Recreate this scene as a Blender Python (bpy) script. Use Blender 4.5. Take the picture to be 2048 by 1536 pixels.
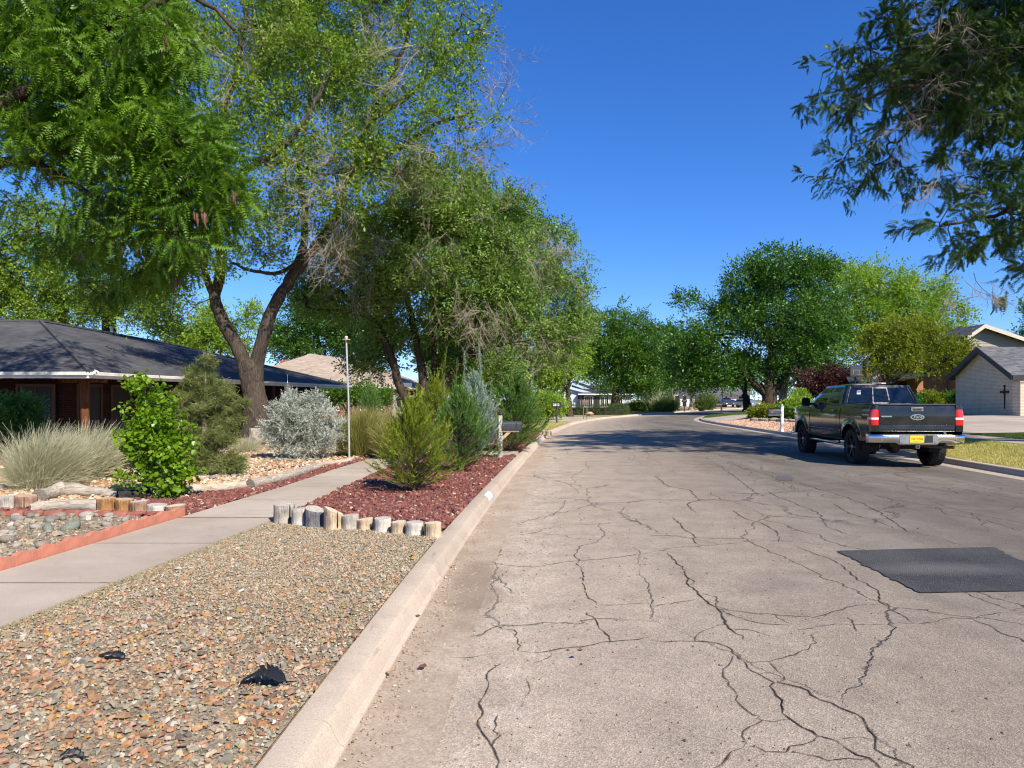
import bpy, bmesh, math
import numpy as np
from mathutils import Vector, Matrix

S = bpy.context.scene
COL = S.collection
for _o in list(bpy.data.objects):
    bpy.data.objects.remove(_o)
D2R = math.radians
RNG = np.random.default_rng(7)

# ------------------------------------------------------------ camera, sky, sun
EYE = 1.58
cam_d = bpy.data.cameras.new('camera')
cam = bpy.data.objects.new('camera', cam_d)
COL.objects.link(cam)
cam.location = (0, 0, EYE)
cam.rotation_euler = (D2R(90), 0, 0)
cam_d.sensor_width = 36.0
cam_d.lens = 1420 / 2048 * 36
cam_d.shift_y = 31 / 2048
cam_d.clip_start = 0.05
cam_d.clip_end = 3000
S.camera = cam

SUN_EL = D2R(41)
SHX, SHY = -0.65, 0.95                      # ground shadow of a 1 m post
sun_dir = Vector((-SHX, -SHY, math.hypot(SHX, SHY) * math.tan(SUN_EL))).normalized()
world = bpy.data.worlds.new('World')
S.world = world
world.use_nodes = True
_nt = world.node_tree
for _n in list(_nt.nodes):
    _nt.nodes.remove(_n)
_out = _nt.nodes.new('ShaderNodeOutputWorld')
_bg = _nt.nodes.new('ShaderNodeBackground')
_sky = _nt.nodes.new('ShaderNodeTexSky')
_sky.sky_type = 'NISHITA'
_sky.sun_disc = False
_sky.sun_elevation = SUN_EL
_sky.sun_rotation = math.atan2(sun_dir.x, sun_dir.y)
_sky.altitude = 1100
_sky.air_density = 0.75
_sky.dust_density = 0.0
_sky.ozone_density = 4.5
_hs = _nt.nodes.new('ShaderNodeHueSaturation')
_hs.inputs['Saturation'].default_value = 1.20
_hs.inputs['Value'].default_value = 1.0
_nt.links.new(_sky.outputs[0], _hs.inputs['Color'])
_tn = _nt.nodes.new('ShaderNodeMix'); _tn.data_type = 'RGBA'; _tn.blend_type = 'MULTIPLY'; _tn.inputs[0].default_value = 1.0
_tn.inputs[7].default_value = (0.93, 1.03, 1.50, 1)
_nt.links.new(_hs.outputs[0], _tn.inputs[6])
_ma = _nt.nodes.new('ShaderNodeVectorMath'); _ma.operation = 'MULTIPLY_ADD'; _ma.inputs[1].default_value = (.055,) * 3; _ma.inputs[2].default_value = (1,) * 3
_nt.links.new(_tn.outputs[2], _ma.inputs[0])
_dv = _nt.nodes.new('ShaderNodeVectorMath'); _dv.operation = 'DIVIDE'
_nt.links.new(_tn.outputs[2], _dv.inputs[0]); _nt.links.new(_ma.outputs[0], _dv.inputs[1])
_nt.links.new(_dv.outputs[0], _bg.inputs[0])
_nt.links.new(_bg.outputs[0], _out.inputs[0])
_bg.inputs[1].default_value = 0.12
sun_d = bpy.data.lights.new('sun', 'SUN')
sun_d.energy = 4.6
sun_d.angle = D2R(0.55)
sun_d.color = (1.0, 0.91, 0.77)
sun = bpy.data.objects.new('sun', sun_d)
COL.objects.link(sun)
sun.rotation_euler = sun_dir.to_track_quat('Z', 'Y').to_euler()
S.view_settings.view_transform = 'Standard'
S.view_settings.look = 'None'
S.view_settings.gamma = 1.0
S.view_settings.use_curve_mapping = False
S.view_settings.exposure = 0.7
S.cycles.max_bounces = 6
S.cycles.diffuse_bounces = 3
S.cycles.glossy_bounces = 3
S.cycles.transmission_bounces = 4
S.cycles.transparent_max_bounces = 8
S.cycles.caustics_reflective = False
S.cycles.caustics_refractive = False
S.cycles.use_denoising = True
S.cycles.filter_width = 1.1

# ------------------------------------------------------------ helpers
def P(px, py, d):
    """A pixel of the photograph and a distance, as a place in the world."""
    return np.array(((px - 1024) / 1420 * d, d, EYE + (799 - py) / 1420 * d))

def Gd(px, py, z=0.0):
    """A pixel on level ground of height z, as a place in the world."""
    d = 1420 * (EYE - z) / (py - 799)
    return np.array(((px - 1024) / 1420 * d, d, z))

def tag(o, label=None, cat=None, group=None, kind=None):
    if label: o['label'] = label
    if cat: o['category'] = cat
    if group: o['group'] = group
    if kind: o['kind'] = kind
    return o

def empty(name, loc=(0, 0, 0), rz=0.0, parent=None):
    o = bpy.data.objects.new(name, None)
    COL.objects.link(o)
    o.location = loc
    o.rotation_euler = (0, 0, rz)
    o.empty_display_size = 0.1
    if parent: o.parent = parent
    return o

def link(name, me, parent=None, loc=None):
    o = bpy.data.objects.new(name, me)
    COL.objects.link(o)
    if parent: o.parent = parent
    if loc is not None: o.location = loc
    return o

def npmesh(name, V, F, mat=None, parent=None, smooth=False, attr=None, attr_pt=None, loc=None):
    """V (n,3), F (m,k) with one k; attr = {name: per-face array}, attr_pt = per-point."""
    V = np.asarray(V, dtype=np.float32)
    F = np.asarray(F, dtype=np.int32)
    me = bpy.data.meshes.new(name)
    me.vertices.add(len(V))
    me.vertices.foreach_set('co', V.ravel())
    m, k = F.shape
    me.loops.add(m * k)
    me.loops.foreach_set('vertex_index', F.ravel())
    me.polygons.add(m)
    me.polygons.foreach_set('loop_start', np.arange(0, m * k, k, dtype=np.int32))
    me.polygons.foreach_set('loop_total', np.full(m, k, dtype=np.int32))
    me.polygons.foreach_set('use_smooth', np.full(m, smooth, dtype=bool))
    if attr:
        for a, val in attr.items():
            t = me.attributes.new(a, 'FLOAT', 'FACE')
            t.data.foreach_set('value', np.asarray(val, dtype=np.float32))
    if attr_pt:
        for a, val in attr_pt.items():
            t = me.attributes.new(a, 'FLOAT', 'POINT')
            t.data.foreach_set('value', np.asarray(val, dtype=np.float32))
    me.update(calc_edges=True)
    if mat: me.materials.append(mat)
    return link(name, me, parent, loc)

class MB:
    """A small mesh collector: boxes, prisms, tubes, lathes, quads."""
    def __init__(s):
        s.v = []; s.f = []
    def add(s, vs, fs):
        n = len(s.v)
        s.v += [tuple(map(float, p)) for p in vs]
        s.f += [tuple(i + n for i in f) for f in fs]
        return s
    def box(s, x0, x1, y0, y1, z0, z1):
        return s.add([(x0, y0, z0), (x1, y0, z0), (x1, y1, z0), (x0, y1, z0), (x0, y0, z1), (x1, y0, z1), (x1, y1, z1), (x0, y1, z1)],
                     [(0, 3, 2, 1), (4, 5, 6, 7), (0, 1, 5, 4), (1, 2, 6, 5), (2, 3, 7, 6), (3, 0, 4, 7)])
    def hexa(s, p):
        return s.add(p, [(0, 3, 2, 1), (4, 5, 6, 7), (0, 1, 5, 4), (1, 2, 6, 5), (2, 3, 7, 6), (3, 0, 4, 7)])
    def poly(s, pts):
        return s.add(pts, [tuple(range(len(pts)))])
    def prism(s, pts, d):
        """pts: planar loop, d: offset vector"""
        n = len(pts)
        d = np.array(d, float)
        a = [np.array(p, float) for p in pts]
        b = [p + d for p in a]
        fs = [tuple(range(n))[::-1], tuple(range(n, 2 * n))]
        fs += [(i, (i + 1) % n, (i + 1) % n + n, i + n) for i in range(n)]
        return s.add(a + b, fs)
    def tube(s, pts, rad, n=8, cap=True):
        pts = [np.array(p, float) for p in pts]
        if not hasattr(rad, '__len__'): rad = [rad] * len(pts)
        rings = []
        up = np.array((0.13, 0.21, 1.0))
        u = None
        for i, p in enumerate(pts):
            t = pts[min(i + 1, len(pts) - 1)] - pts[max(i - 1, 0)]
            t = t / (np.linalg.norm(t) + 1e-9)
            if u is None:
                u = np.cross(t, up)
                if np.linalg.norm(u) < 1e-3: u = np.cross(t, (1, 0, 0))
            u = u - t * np.dot(u, t); u = u / (np.linalg.norm(u) + 1e-9)
            w = np.cross(t, u)
            rings.append([p + rad[i] * (math.cos(a) * u + math.sin(a) * w) for a in [2 * math.pi * k / n for k in range(n)]])
        vs = [q for r in rings for q in r]
        fs = []
        for i in range(len(pts) - 1):
            for k in range(n):
                k2 = (k + 1) % n
                fs.append((i * n + k, i * n + k2, (i + 1) * n + k2, (i + 1) * n + k))
        if cap:
            fs.append(tuple(range(n))[::-1]); fs.append(tuple(range((len(pts) - 1) * n, len(pts) * n)))
        return s.add(vs, fs)
    def cyl(s, c, r, h, n=16, axis=2, r2=None):
        c = np.array(c, float); e = np.zeros(3); e[axis] = h
        return s.tube([c, c + e], [r, r if r2 is None else r2], n)
    def lathe(s, prof, c=(0, 0, 0), n=24, axis='z'):
        """prof: (r, h) list"""
        vs = []
        for r, h in prof:
            for k in range(n):
                a = 2 * math.pi * k / n
                x, y = r * math.cos(a), r * math.sin(a)
                p = (x, y, h) if axis == 'z' else ((h, x, y) if axis == 'x' else (x, h, y))
                vs.append((p[0] + c[0], p[1] + c[1], p[2] + c[2]))
        fs = [(i * n + k, i * n + (k + 1) % n, (i + 1) * n + (k + 1) % n, (i + 1) * n + k) for i in range(len(prof) - 1) for k in range(n)]
        return s.add(vs, fs)
    def grid(s, rows):
        """rows of equal length, points"""
        m = len(rows[0])
        vs = [p for r in rows for p in r]
        fs = [(i * m + j, i * m + j + 1, (i + 1) * m + j + 1, (i + 1) * m + j) for i in range(len(rows) - 1) for j in range(m - 1)]
        return s.add(vs, fs)
    def build(s, name, mat, parent=None, smooth=False, bevel=0, loc=None, sharp=35, recalc=True, solid=0):
        me = bpy.data.meshes.new(name)
        me.from_pydata(s.v, [], s.f)
        if recalc or bevel:
            bm = bmesh.new(); bm.from_mesh(me)
            if solid:
                bmesh.ops.recalc_face_normals(bm, faces=bm.faces)
                bmesh.ops.solidify(bm, geom=bm.faces[:], thickness=solid)
            if bevel:
                bmesh.ops.remove_doubles(bm, verts=bm.verts, dist=1e-5)
                es = [e for e in bm.edges if len(e.link_faces) == 2 and e.calc_face_angle(0) > 0.5]
                bmesh.ops.bevel(bm, geom=es, offset=bevel, segments=2, affect='EDGES', clamp_overlap=True)
            bmesh.ops.recalc_face_normals(bm, faces=bm.faces)
            bm.to_mesh(me); bm.free()
        me.materials.append(mat)
        if smooth or bevel:
            me.polygons.foreach_set('use_smooth', [True] * len(me.polygons))
            me.update()
            try: me.set_sharp_from_angle(angle=D2R(sharp))
            except Exception: pass
        return link(name, me, parent, loc)

# ------------------------------------------------------------ materials
class NT:
    def __init__(s, name):
        s.m = bpy.data.materials.new(name); s.m.use_nodes = True
        s.t = s.m.node_tree
        for n in list(s.t.nodes): s.t.nodes.remove(n)
        s.out = s.t.nodes.new('ShaderNodeOutputMaterial')
    def n(s, typ, props=None, **inp):
        n = s.t.nodes.new('ShaderNode' + typ)
        for k, v in (props or {}).items(): setattr(n, k, v)
        for k, v in inp.items():
            key = k.replace('_', ' ')
            sock = n.inputs[int(k[1:])] if (k[0] == 'i' and k[1:].isdigit()) else n.inputs[key]
            s.set(sock, v)
        return n
    def set(s, sock, v):
        if isinstance(v, bpy.types.NodeSocket): s.t.links.new(v, sock)
        elif isinstance(v, bpy.types.Node): s.t.links.new(v.outputs[0], sock)
        elif isinstance(v, tuple) and len(v) == 3 and sock.type == 'RGBA': sock.default_value = (*v, 1)
        else: sock.default_value = v
    def obj(s): return s.n('TexCoord').outputs['Object']
    def noise(s, scale, detail=4, rough=0.55, vec=None, out='Fac', dist=0.0):
        n = s.n('TexNoise', None, Scale=scale, Detail=detail, Roughness=rough, Distortion=dist)
        s.t.links.new(vec if vec is not None else s.obj(), n.inputs['Vector'])
        return n.outputs[out]
    def ramp(s, fac, stops, interp='LINEAR'):
        r = s.n('ValToRGB'); r.color_ramp.interpolation = interp
        e = r.color_ramp.elements
        while len(e) < len(stops): e.new(0.5)
        for i, (p, c) in enumerate(stops):
            e[i].position = p
            e[i].color = (*c, 1) if isinstance(c, tuple) else (c, c, c, 1)
        s.set(r.inputs[0], fac)
        return r.outputs[0]
    def mix(s, fac, a, b, mode='MIX'):
        m = s.n('Mix', {'data_type': 'RGBA', 'blend_type': mode})
        s.set(m.inputs[0], fac); s.set(m.inputs[6], a); s.set(m.inputs[7], b)
        return m.outputs[2]
    def math(s, op, a, b=0.0, c=None):
        m = s.n('Math', {'operation': op}); s.set(m.inputs[0], a); s.set(m.inputs[1], b)
        if c is not None: s.set(m.inputs[2], c)
        return m.outputs[0]
    def attr(s, name, out='Fac'):
        return s.n('Attribute', {'attribute_name': name}).outputs[out]
    def bump(s, h, dist=0.01, strength=1.0, normal=None):
        b = s.n('Bump', None, Strength=strength, Distance=dist, Height=h)
        if normal is not None: s.set(b.inputs['Normal'], normal)
        return b.outputs[0]
    def pbr(s, color, rough=0.8, normal=None, metal=0.0, spec=0.5, **kw):
        b = s.n('BsdfPrincipled')
        s.set(b.inputs['Base Color'], color); s.set(b.inputs['Roughness'], rough)
        s.set(b.inputs['Metallic'], metal); s.set(b.inputs['Specular IOR Level'], spec)
        if normal is not None: s.set(b.inputs['Normal'], normal)
        for k, v in kw.items(): s.set(b.inputs[k.replace('_', ' ')], v)
        return b
    def done(s, sh):
        s.t.links.new(sh.outputs[0] if isinstance(sh, bpy.types.Node) else sh, s.out.inputs[0])
        return s.m

def simple(name, col, rough=0.7, metal=0.0, spec=0.5, var=0.15, scale=6.0, bump=0.0, bscale=60.0, **kw):
    t = NT(name)
    f = t.noise(scale, 5)
    c1 = tuple(x * (1 - var) for x in col); c2 = tuple(min(1, x * (1 + var)) for x in col)
    c = t.ramp(f, [(0.3, c1), (0.7, c2)])
    nrm = t.bump(t.noise(bscale, 3), bump) if bump else None
    return t.done(t.pbr(c, rough, nrm, metal, spec, **kw))

def leaf_mat(name, c_dark, c_mid, c_light, trans=0.35, rough=0.45, big=0.35, spec=0.35, odd=None):
    """leaf colour from a per-leaf number and a broad clump noise"""
    t = NT(name)
    r = t.attr('rnd')
    cl = t.noise(big, 2)
    f = t.math('ADD', t.math('MULTIPLY', r, 0.6), t.math('MULTIPLY', cl, 0.5))
    stops = [(0.15, c_dark), (0.5, c_mid), (0.9, c_light)]
    c = t.ramp(f, stops)
    if odd:
        c = t.mix(t.ramp(r, [(odd[1], 0.0), (odd[1] + 0.01, 1.0)]), c, odd[0])
    b = t.pbr(c, rough, None, 0.0, spec)
    tr = t.n('BsdfTranslucent', None, Color=t.mix(1.0, c, (1.0, 1.15, 0.45), 'MULTIPLY'))
    m = t.n('MixShader'); m.inputs[0].default_value = trans
    t.t.links.new(b.outputs[0], m.inputs[1]); t.t.links.new(tr.outputs[0], m.inputs[2])
    return t.done(m)

def stone_mat(name, stops, rough=0.85, bscale=40, bump=0.004, objrnd=False, fleck=0.25):
    t = NT(name)
    r = t.n('ObjectInfo').outputs['Random'] if objrnd else t.attr('rnd')
    c = t.ramp(r, stops, 'CONSTANT' if not objrnd else 'LINEAR')
    f = t.noise(bscale, 4)
    c = t.mix(fleck, c, t.ramp(f, [(0.3, 0.1), (0.7, 0.9)]), 'OVERLAY')
    return t.done(t.pbr(c, rough, t.bump(f, bump)))

# scatter a template mesh many times into one mesh
def rot_to(dirs, spin):
    """matrices whose local +Y points along dirs, spun by angle around it"""
    y = dirs / (np.linalg.norm(dirs, axis=1, keepdims=True) + 1e-9)
    a = np.where(np.abs(y[:, 2:3]) > 0.95, np.array([[1.0, 0, 0]]), np.array([[0, 0, 1.0]]))
    x = np.cross(y, a); x /= np.linalg.norm(x, axis=1, keepdims=True) + 1e-9
    z = np.cross(x, y)
    c, s_ = np.cos(spin)[:, None], np.sin(spin)[:, None]
    x2 = x * c + z * s_; z2 = -x * s_ + z * c
    return np.stack([x2, y, z2], axis=2)

def scatter(tv, tf, pos, R, sc, rnd, per=None, jitter=0.25):
    """tv (t,3) tf (f,k); pos (n,3); R (n,3,3); sc (n,) or (n,3) -> V, F, face rnd"""
    n = len(pos); t = len(tv)
    sc = np.asarray(sc, float)
    sv = tv[None] * (sc[:, None, None] if sc.ndim == 1 else sc[:, None, :])
    V = np.einsum('nij,ntj->nti', R, sv) + pos[:, None, :]
    F = tf[None] + (np.arange(n) * t)[:, None, None]
    fr = np.repeat(rnd, len(tf))
    if per is not None:
        pv = np.tile(per, n)
        fr = fr * (1 - jitter) + pv * jitter
    return V.reshape(-1, 3), F.reshape(-1, tf.shape[1]), fr

def join_sc(parts):
    Vs, Fs, Rs = [], [], []; o = 0
    for V, F, r in parts:
        Vs.append(V); Fs.append(F + o); Rs.append(r); o += len(V)
    return np.concatenate(Vs), np.concatenate(Fs), np.concatenate(Rs)

def rand_rot(n, rng=RNG, flat=1.0):
    """random rotations about z with a tilt up to flat*90deg"""
    a = rng.uniform(0, 2 * np.pi, n); b = rng.normal(0, 0.5, n) * flat; c = rng.normal(0, 0.5, n) * flat
    ca, sa, cb, sb, cc, scc = np.cos(a), np.sin(a), np.cos(b), np.sin(b), np.cos(c), np.sin(c)
    Rz = np.zeros((n, 3, 3)); Rz[:, 0, 0] = ca; Rz[:, 0, 1] = -sa; Rz[:, 1, 0] = sa; Rz[:, 1, 1] = ca; Rz[:, 2, 2] = 1
    Rx = np.zeros((n, 3, 3)); Rx[:, 0, 0] = 1; Rx[:, 1, 1] = cb; Rx[:, 1, 2] = -sb; Rx[:, 2, 1] = sb; Rx[:, 2, 2] = cb
    Ry = np.zeros((n, 3, 3)); Ry[:, 1, 1] = 1; Ry[:, 0, 0] = cc; Ry[:, 0, 2] = scc; Ry[:, 2, 0] = -scc; Ry[:, 2, 2] = cc
    return Rz @ Rx @ Ry
# ------------------------------------------------------------ the lie of the land
_LY = np.array([-12, -6, 3, 6, 10, 17.8, 31.6, 45.8, 57.5, 66, 76, 90, 107, 140, 200, 420.])
_LX = np.array([-1.5, -1.2, -.80, -.70, -.41, .26, 1.58, 4.0, 7.3, 10.9, 15.2, 21.8, 30.6, 50, 92, 260.])
_RY = np.array([-12, 0, 14.4, 17.4, 30.7, 44, 50, 56, 64, 77, 86, 97.6, 112, 140, 200, 420.])
_RX = np.array([8.7, 9.4, 10.4, 10.72, 12.0, 12.9, 13.4, 14.7, 17.3, 23.0, 28.3, 38.5, 55, 98, 200, 640.])
_yy = np.linspace(-12, 420, 1729)
def _sm(a, k):
    p = np.pad(a, k, mode='reflect', reflect_type='odd')
    return np.convolve(p, np.ones(2 * k + 1) / (2 * k + 1), 'valid')
_Ls = _sm(_sm(np.interp(_yy, _LY, _LX), 10), 10); _Rs = _sm(_sm(np.interp(_yy, _RY, _RX), 10), 10)
def L(y): return np.interp(y, _yy, _Ls)
def R(y): return np.interp(y, _yy, _Rs)
YZ = 0.13
PAN = 0.46
def sstep(t):
    t = np.clip(t, 0, 1); return t * t * (3 - 2 * t)
def zroad(x, y):
    a, b = L(y) + PAN, R(y) - PAN
    u = np.clip((x - a) / (b - a), 0, 1)
    return 0.012 + 0.075 * (1 - (2 * u - 1) ** 2)
def zright(s):
    return YZ + 0.26 * sstep(s / 3.2) + 0.27 * sstep((s - 3) / 12)
def zr(x, y): return float(zright(x - R(y) - 0.2))

ROWS = np.concatenate([np.arange(-10, 30, 0.5), np.arange(30, 120, 1.5), np.arange(120, 421, 10)])

# ------------------------------------------------------------ materials of the ground
def m_asphalt():
    t = NT('worn_asphalt')
    co = t.obj()
    mp = t.n('Mapping', None, Vector=co); mp.inputs['Scale'].default_value = (1.0, 0.16, 1.0); mp.inputs['Rotation'].default_value = (0, 0, D2R(4))
    big = t.noise(0.9, 6, 0.62, mp.outputs[0])
    mid = t.noise(0.35, 5, 0.6, co)
    c = t.ramp(t.math('ADD', t.math('MULTIPLY', big, .6), t.math('MULTIPLY', mid, .4)), [(0.36, (.108, .094, .077)), (0.5, (.150, .131, .107)), (0.62, (.195, .171, .141))])
    # the left third of the road is paler and pinker with blown dust
    side = t.attr('u')
    c = t.mix(t.ramp(t.math('ADD', side, t.math('MULTIPLY', mid, 0.2)), [(0.10, 0.95), (0.24, .66), (0.66, 0.0)]), c, (.45, .365, .28))
    mp = t.n('Mapping', None, Vector=co); mp.inputs['Location'].default_value = (.30 / .5, -5.9 / 1.9, 0); mp.inputs['Scale'].default_value = (1 / .5, 1 / 1.9, 0)
    ln_ = t.n('VectorMath', {'operation': 'LENGTH'}, i0=mp.outputs[0])
    c = t.mix(t.ramp(t.math('ADD', ln_.outputs['Value'], t.math('MULTIPLY', t.noise(2.6, 5, .65, co), .9)), [(.75, .6), (1.45, 0.0)]), c, (.25, .192, .14))
    ef = t.n('Mapping', None, Vector=co); ef.inputs['Scale'].default_value = (3.0, 1.2, 1)
    em = t.math('MULTIPLY', t.ramp(t.noise(2.2, 6, .75, ef.outputs[0]), [(.49, 0.0), (.62, .5)]), t.ramp(side, [(.005, 0.0), (.022, 1.0), (.045, 1.0), (.065, 0.0)]))
    c = t.mix(em, c, (.58, .50, .42))
    sp = t.n('TexVoronoi', {'feature': 'F1'}, Scale=95.0, Vector=co)
    c = t.mix(0.26, c, t.ramp(sp.outputs['Color'], [(0.15, 0.06), (0.55, 0.5), (0.9, 0.95)]), 'OVERLAY')
    fine = t.noise(210, 2, 0.5, co)
    c = t.mix(0.35, c, t.ramp(fine, [(0.3, 0.12), (0.68, 0.9)]), 'OVERLAY')
    blot = t.noise(2.3, 6, 0.7, co)
    c = t.mix(0.36, c, t.ramp(blot, [(0.28, 0.22), (0.72, 0.78)]), 'OVERLAY')
    tar = t.ramp(t.noise(0.55, 4, 0.6, co, dist=0.6), [(0.60, 0.0), (0.72, 0.34)])
    c = t.mix(tar, c, (.105, .096, .092))
    # fine web of hairline cracks
    wp = t.n('Mapping', None, Vector=co); wp.inputs['Scale'].default_value = (1.0, 0.55, 1.0)
    wv = t.n('VectorMath', {'operation': 'ADD'}); t.set(wv.inputs[0], wp.outputs[0])
    nz = t.noise(1.8, 5, 0.65, co, out='Color'); sc_ = t.n('VectorMath', {'operation': 'SCALE'}); t.set(sc_.inputs[0], nz); sc_.inputs['Scale'].default_value = 0.32
    t.set(wv.inputs[1], sc_.outputs[0])
    cr = t.n('TexVoronoi', {'feature': 'DISTANCE_TO_EDGE'}, Scale=0.62, Vector=wv.outputs[0])
    msk = t.ramp(t.noise(0.5, 3, 0.5, co), [(0.38, 0.0), (0.5, 1.0)])
    line = t.math('MULTIPLY', t.ramp(cr.outputs['Distance'], [(0.0, 1.0), (0.007, 0.0)]), msk)
    c = t.mix(t.math('MULTIPLY', line, 0.75), c, (.05, .042, .038))
    h = t.math('ADD', t.math('MULTIPLY', fine, .5), t.math('MULTIPLY', sp.outputs['Distance'], .6))
    h = t.math('SUBTRACT', h, t.math('MULTIPLY', line, 2.0))
    return t.done(t.pbr(c, 0.88, t.bump(h, .005, 0.9), spec=0.3))

def m_concrete(name, c1, c2, stain=(.18, .16, .13), sc=1.0, scuff=False):
    t = NT(name); co = t.obj()
    c = t.ramp(t.noise(0.8 * sc, 6, .65, co), [(0.3, c1), (0.7, c2)])
    rn = t.n('ObjectInfo').outputs['Random']
    c = t.mix(0.22, c, t.ramp(rn, [(0, .3), (1, .7)]), 'OVERLAY')
    c = t.mix(t.ramp(t.noise(3.2, 7, .7, co), [(0.56, 0.0), (0.75, 0.45)]), c, stain)
    if scuff:
        mp = t.n('Mapping', None, Vector=co); mp.inputs['Scale'].default_value = (14, 1.3, 20)
        sf = t.noise(1.0, 6, .75, mp.outputs[0])
        c = t.mix(t.ramp(sf, [(0.60, 0.0), (0.68, 0.55)]), c, (.12, .11, .105))
        c = t.mix(t.ramp(sf, [(0.30, 0.5), (0.38, 0.0)]), c, (.66, .58, .50))
        c = t.mix(t.ramp(t.noise(1.7, 6, .7, co), [(0.5, 0.0), (0.7, 0.4)]), c, (.30, .255, .20))
    else:
        c = t.mix(t.ramp(t.noise(.55, 5, .65, co), [(0.40, 0.0), (0.68, 0.6)]), c, (.29, .235, .18))
    f = t.noise(150, 3, .6, co)
    c = t.mix(0.3, c, t.ramp(f, [(0.3, .2), (0.7, .85)]), 'OVERLAY')
    v = t.n('TexVoronoi', {'feature': 'F1'}, Scale=34.0, Vector=co)
    pit = t.ramp(v.outputs['Distance'], [(0.05, 1.0), (0.16, 0.0)])
    c = t.mix(t.math('MULTIPLY', pit, 0.5), c, (.12, .10, .085))
    sw = t.n('Mapping', None, Vector=co); sw.inputs['Scale'].default_value = (1.5, 60, 1)
    br = t.noise(1.0, 3, .5, sw.outputs[0])
    return t.done(t.pbr(c, .9, t.bump(t.math('ADD', f, t.math('MULTIPLY', br, .7)), .003), spec=.3))

def m_dirt(name, c1, c2, c3, sc=1.0, speck=0.4, fan=False):
    t = NT(name); co = t.obj()
    c = t.ramp(t.noise(1.6 * sc, 7, .7, co), [(0.32, c1), (0.5, c2), (0.68, c3)])
    v = t.n('TexVoronoi', {'feature': 'F1'}, Scale=70.0 * sc, Vector=co)
    c = t.mix(speck, c, t.ramp(v.outputs['Color'], [(0.1, .1), (.5, .5), (.9, .95)]), 'OVERLAY')
    if fan:
        mp = t.n('Mapping', None, Vector=co); mp.inputs['Location'].default_value = (.30 / .5, -5.9 / 1.9, 0); mp.inputs['Scale'].default_value = (1 / .5, 1 / 1.9, 0)
        ln_ = t.n('VectorMath', {'operation': 'LENGTH'}, i0=mp.outputs[0])
        c = t.mix(t.ramp(t.math('ADD', ln_.outputs['Value'], t.math('MULTIPLY', t.noise(2.6, 5, .65, co), .9)), [(.75, .65), (1.45, 0.0)]), c, (.25, .192, .14))
    return t.done(t.pbr(c, .95, t.bump(t.noise(130, 3, .6, co), .006), spec=.2))

def m_turf(name, c1, c2, c3, sc=1.0):
    t = NT(name); co = t.obj()
    c = t.ramp(t.noise(0.9 * sc, 6, .7, co), [(0.35, c1), (0.5, c2), (0.65, c3)])
    c = t.mix(.5, c, t.ramp(t.noise(60, 4, .7, co), [(0.3, .15), (0.7, .85)]), 'OVERLAY')
    return t.done(t.pbr(c, .95, t.bump(t.noise(40, 4, .7, co), .03), spec=.15))

M_ASPH = m_asphalt()
M_CURB = m_concrete('curb_concrete', (.44, .36, .275), (.52, .43, .335), scuff=True)
M_WALK = m_concrete('walk_concrete', (.40, .335, .27), (.49, .415, .34), sc=.8)
M_PAN = m_dirt('gutter_silt', (.34, .265, .195), (.42, .335, .25), (.50, .405, .31), 1.0, .18, True)
M_PANR = m_concrete('gutter_concrete', (.38, .32, .26), (.46, .39, .32))
M_YARD = m_dirt('dry_yard_soil', (.22, .16, .10), (.30, .22, .14), (.36, .27, .18))
M_YARDR = m_turf('far_yard_turf', (.09, .12, .03), (.16, .17, .05), (.26, .22, .10), .4)
M_LAVAB = m_dirt('lava_bed_soil', (.085, .03, .024), (.13, .045, .035), (.17, .07, .05))
M_GRAVB = m_dirt('gravel_bed_soil', (.20, .15, .095), (.27, .205, .14), (.33, .27, .19), 1.3, .6)
M_CRACK = simple('crack_shadow_dirt', (.058, .046, .038), .98, spec=.1, bump=.01, var=.7, scale=7)
M_PATCH = None

# ------------------------------------------------------------ yards, road, gutters
def strip(name, xa, xb, rows, cols, zf, mat, kind='structure', u=False, parent=None):
    ny, nx = len(rows), cols
    V = np.zeros((ny, nx, 3)); U = np.zeros((ny, nx))
    for i, y in enumerate(rows):
        w = np.linspace(0, 1, nx)
        a, b = xa(y), xb(y)
        x = a + (b - a) * w
        V[i, :, 0] = x; V[i, :, 1] = y; V[i, :, 2] = [zf(q, y) for q in x]
        U[i] = w
    idx = np.arange(ny * nx).reshape(ny, nx)
    F = np.stack([idx[:-1, :-1], idx[:-1, 1:], idx[1:, 1:], idx[1:, :-1]], -1).reshape(-1, 4)
    if (xb(0) < xa(0)): F = F[:, ::-1]
    o = npmesh(name, V.reshape(-1, 3), F, mat, parent, True, attr_pt={'u': U.ravel()} if u else None)
    if not parent: tag(o, kind=kind)
    return o

road = strip('road', lambda y: L(y) + PAN, lambda y: R(y) - PAN, ROWS, 22, zroad, M_ASPH, u=True)
gut_l = strip('left_gutter', lambda y: L(y) - 0.02, lambda y: L(y) + PAN, ROWS, 5, lambda x, y: 0.0 + 0.013 * min(1, max(0, (x - L(y)) / PAN)), M_PAN)
gut_r = strip('right_gutter', lambda y: R(y) - PAN, lambda y: R(y) + 0.02, ROWS, 5, lambda x, y: 0.013 * min(1, max(0, (R(y) - x) / PAN)), M_PANR)

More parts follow.
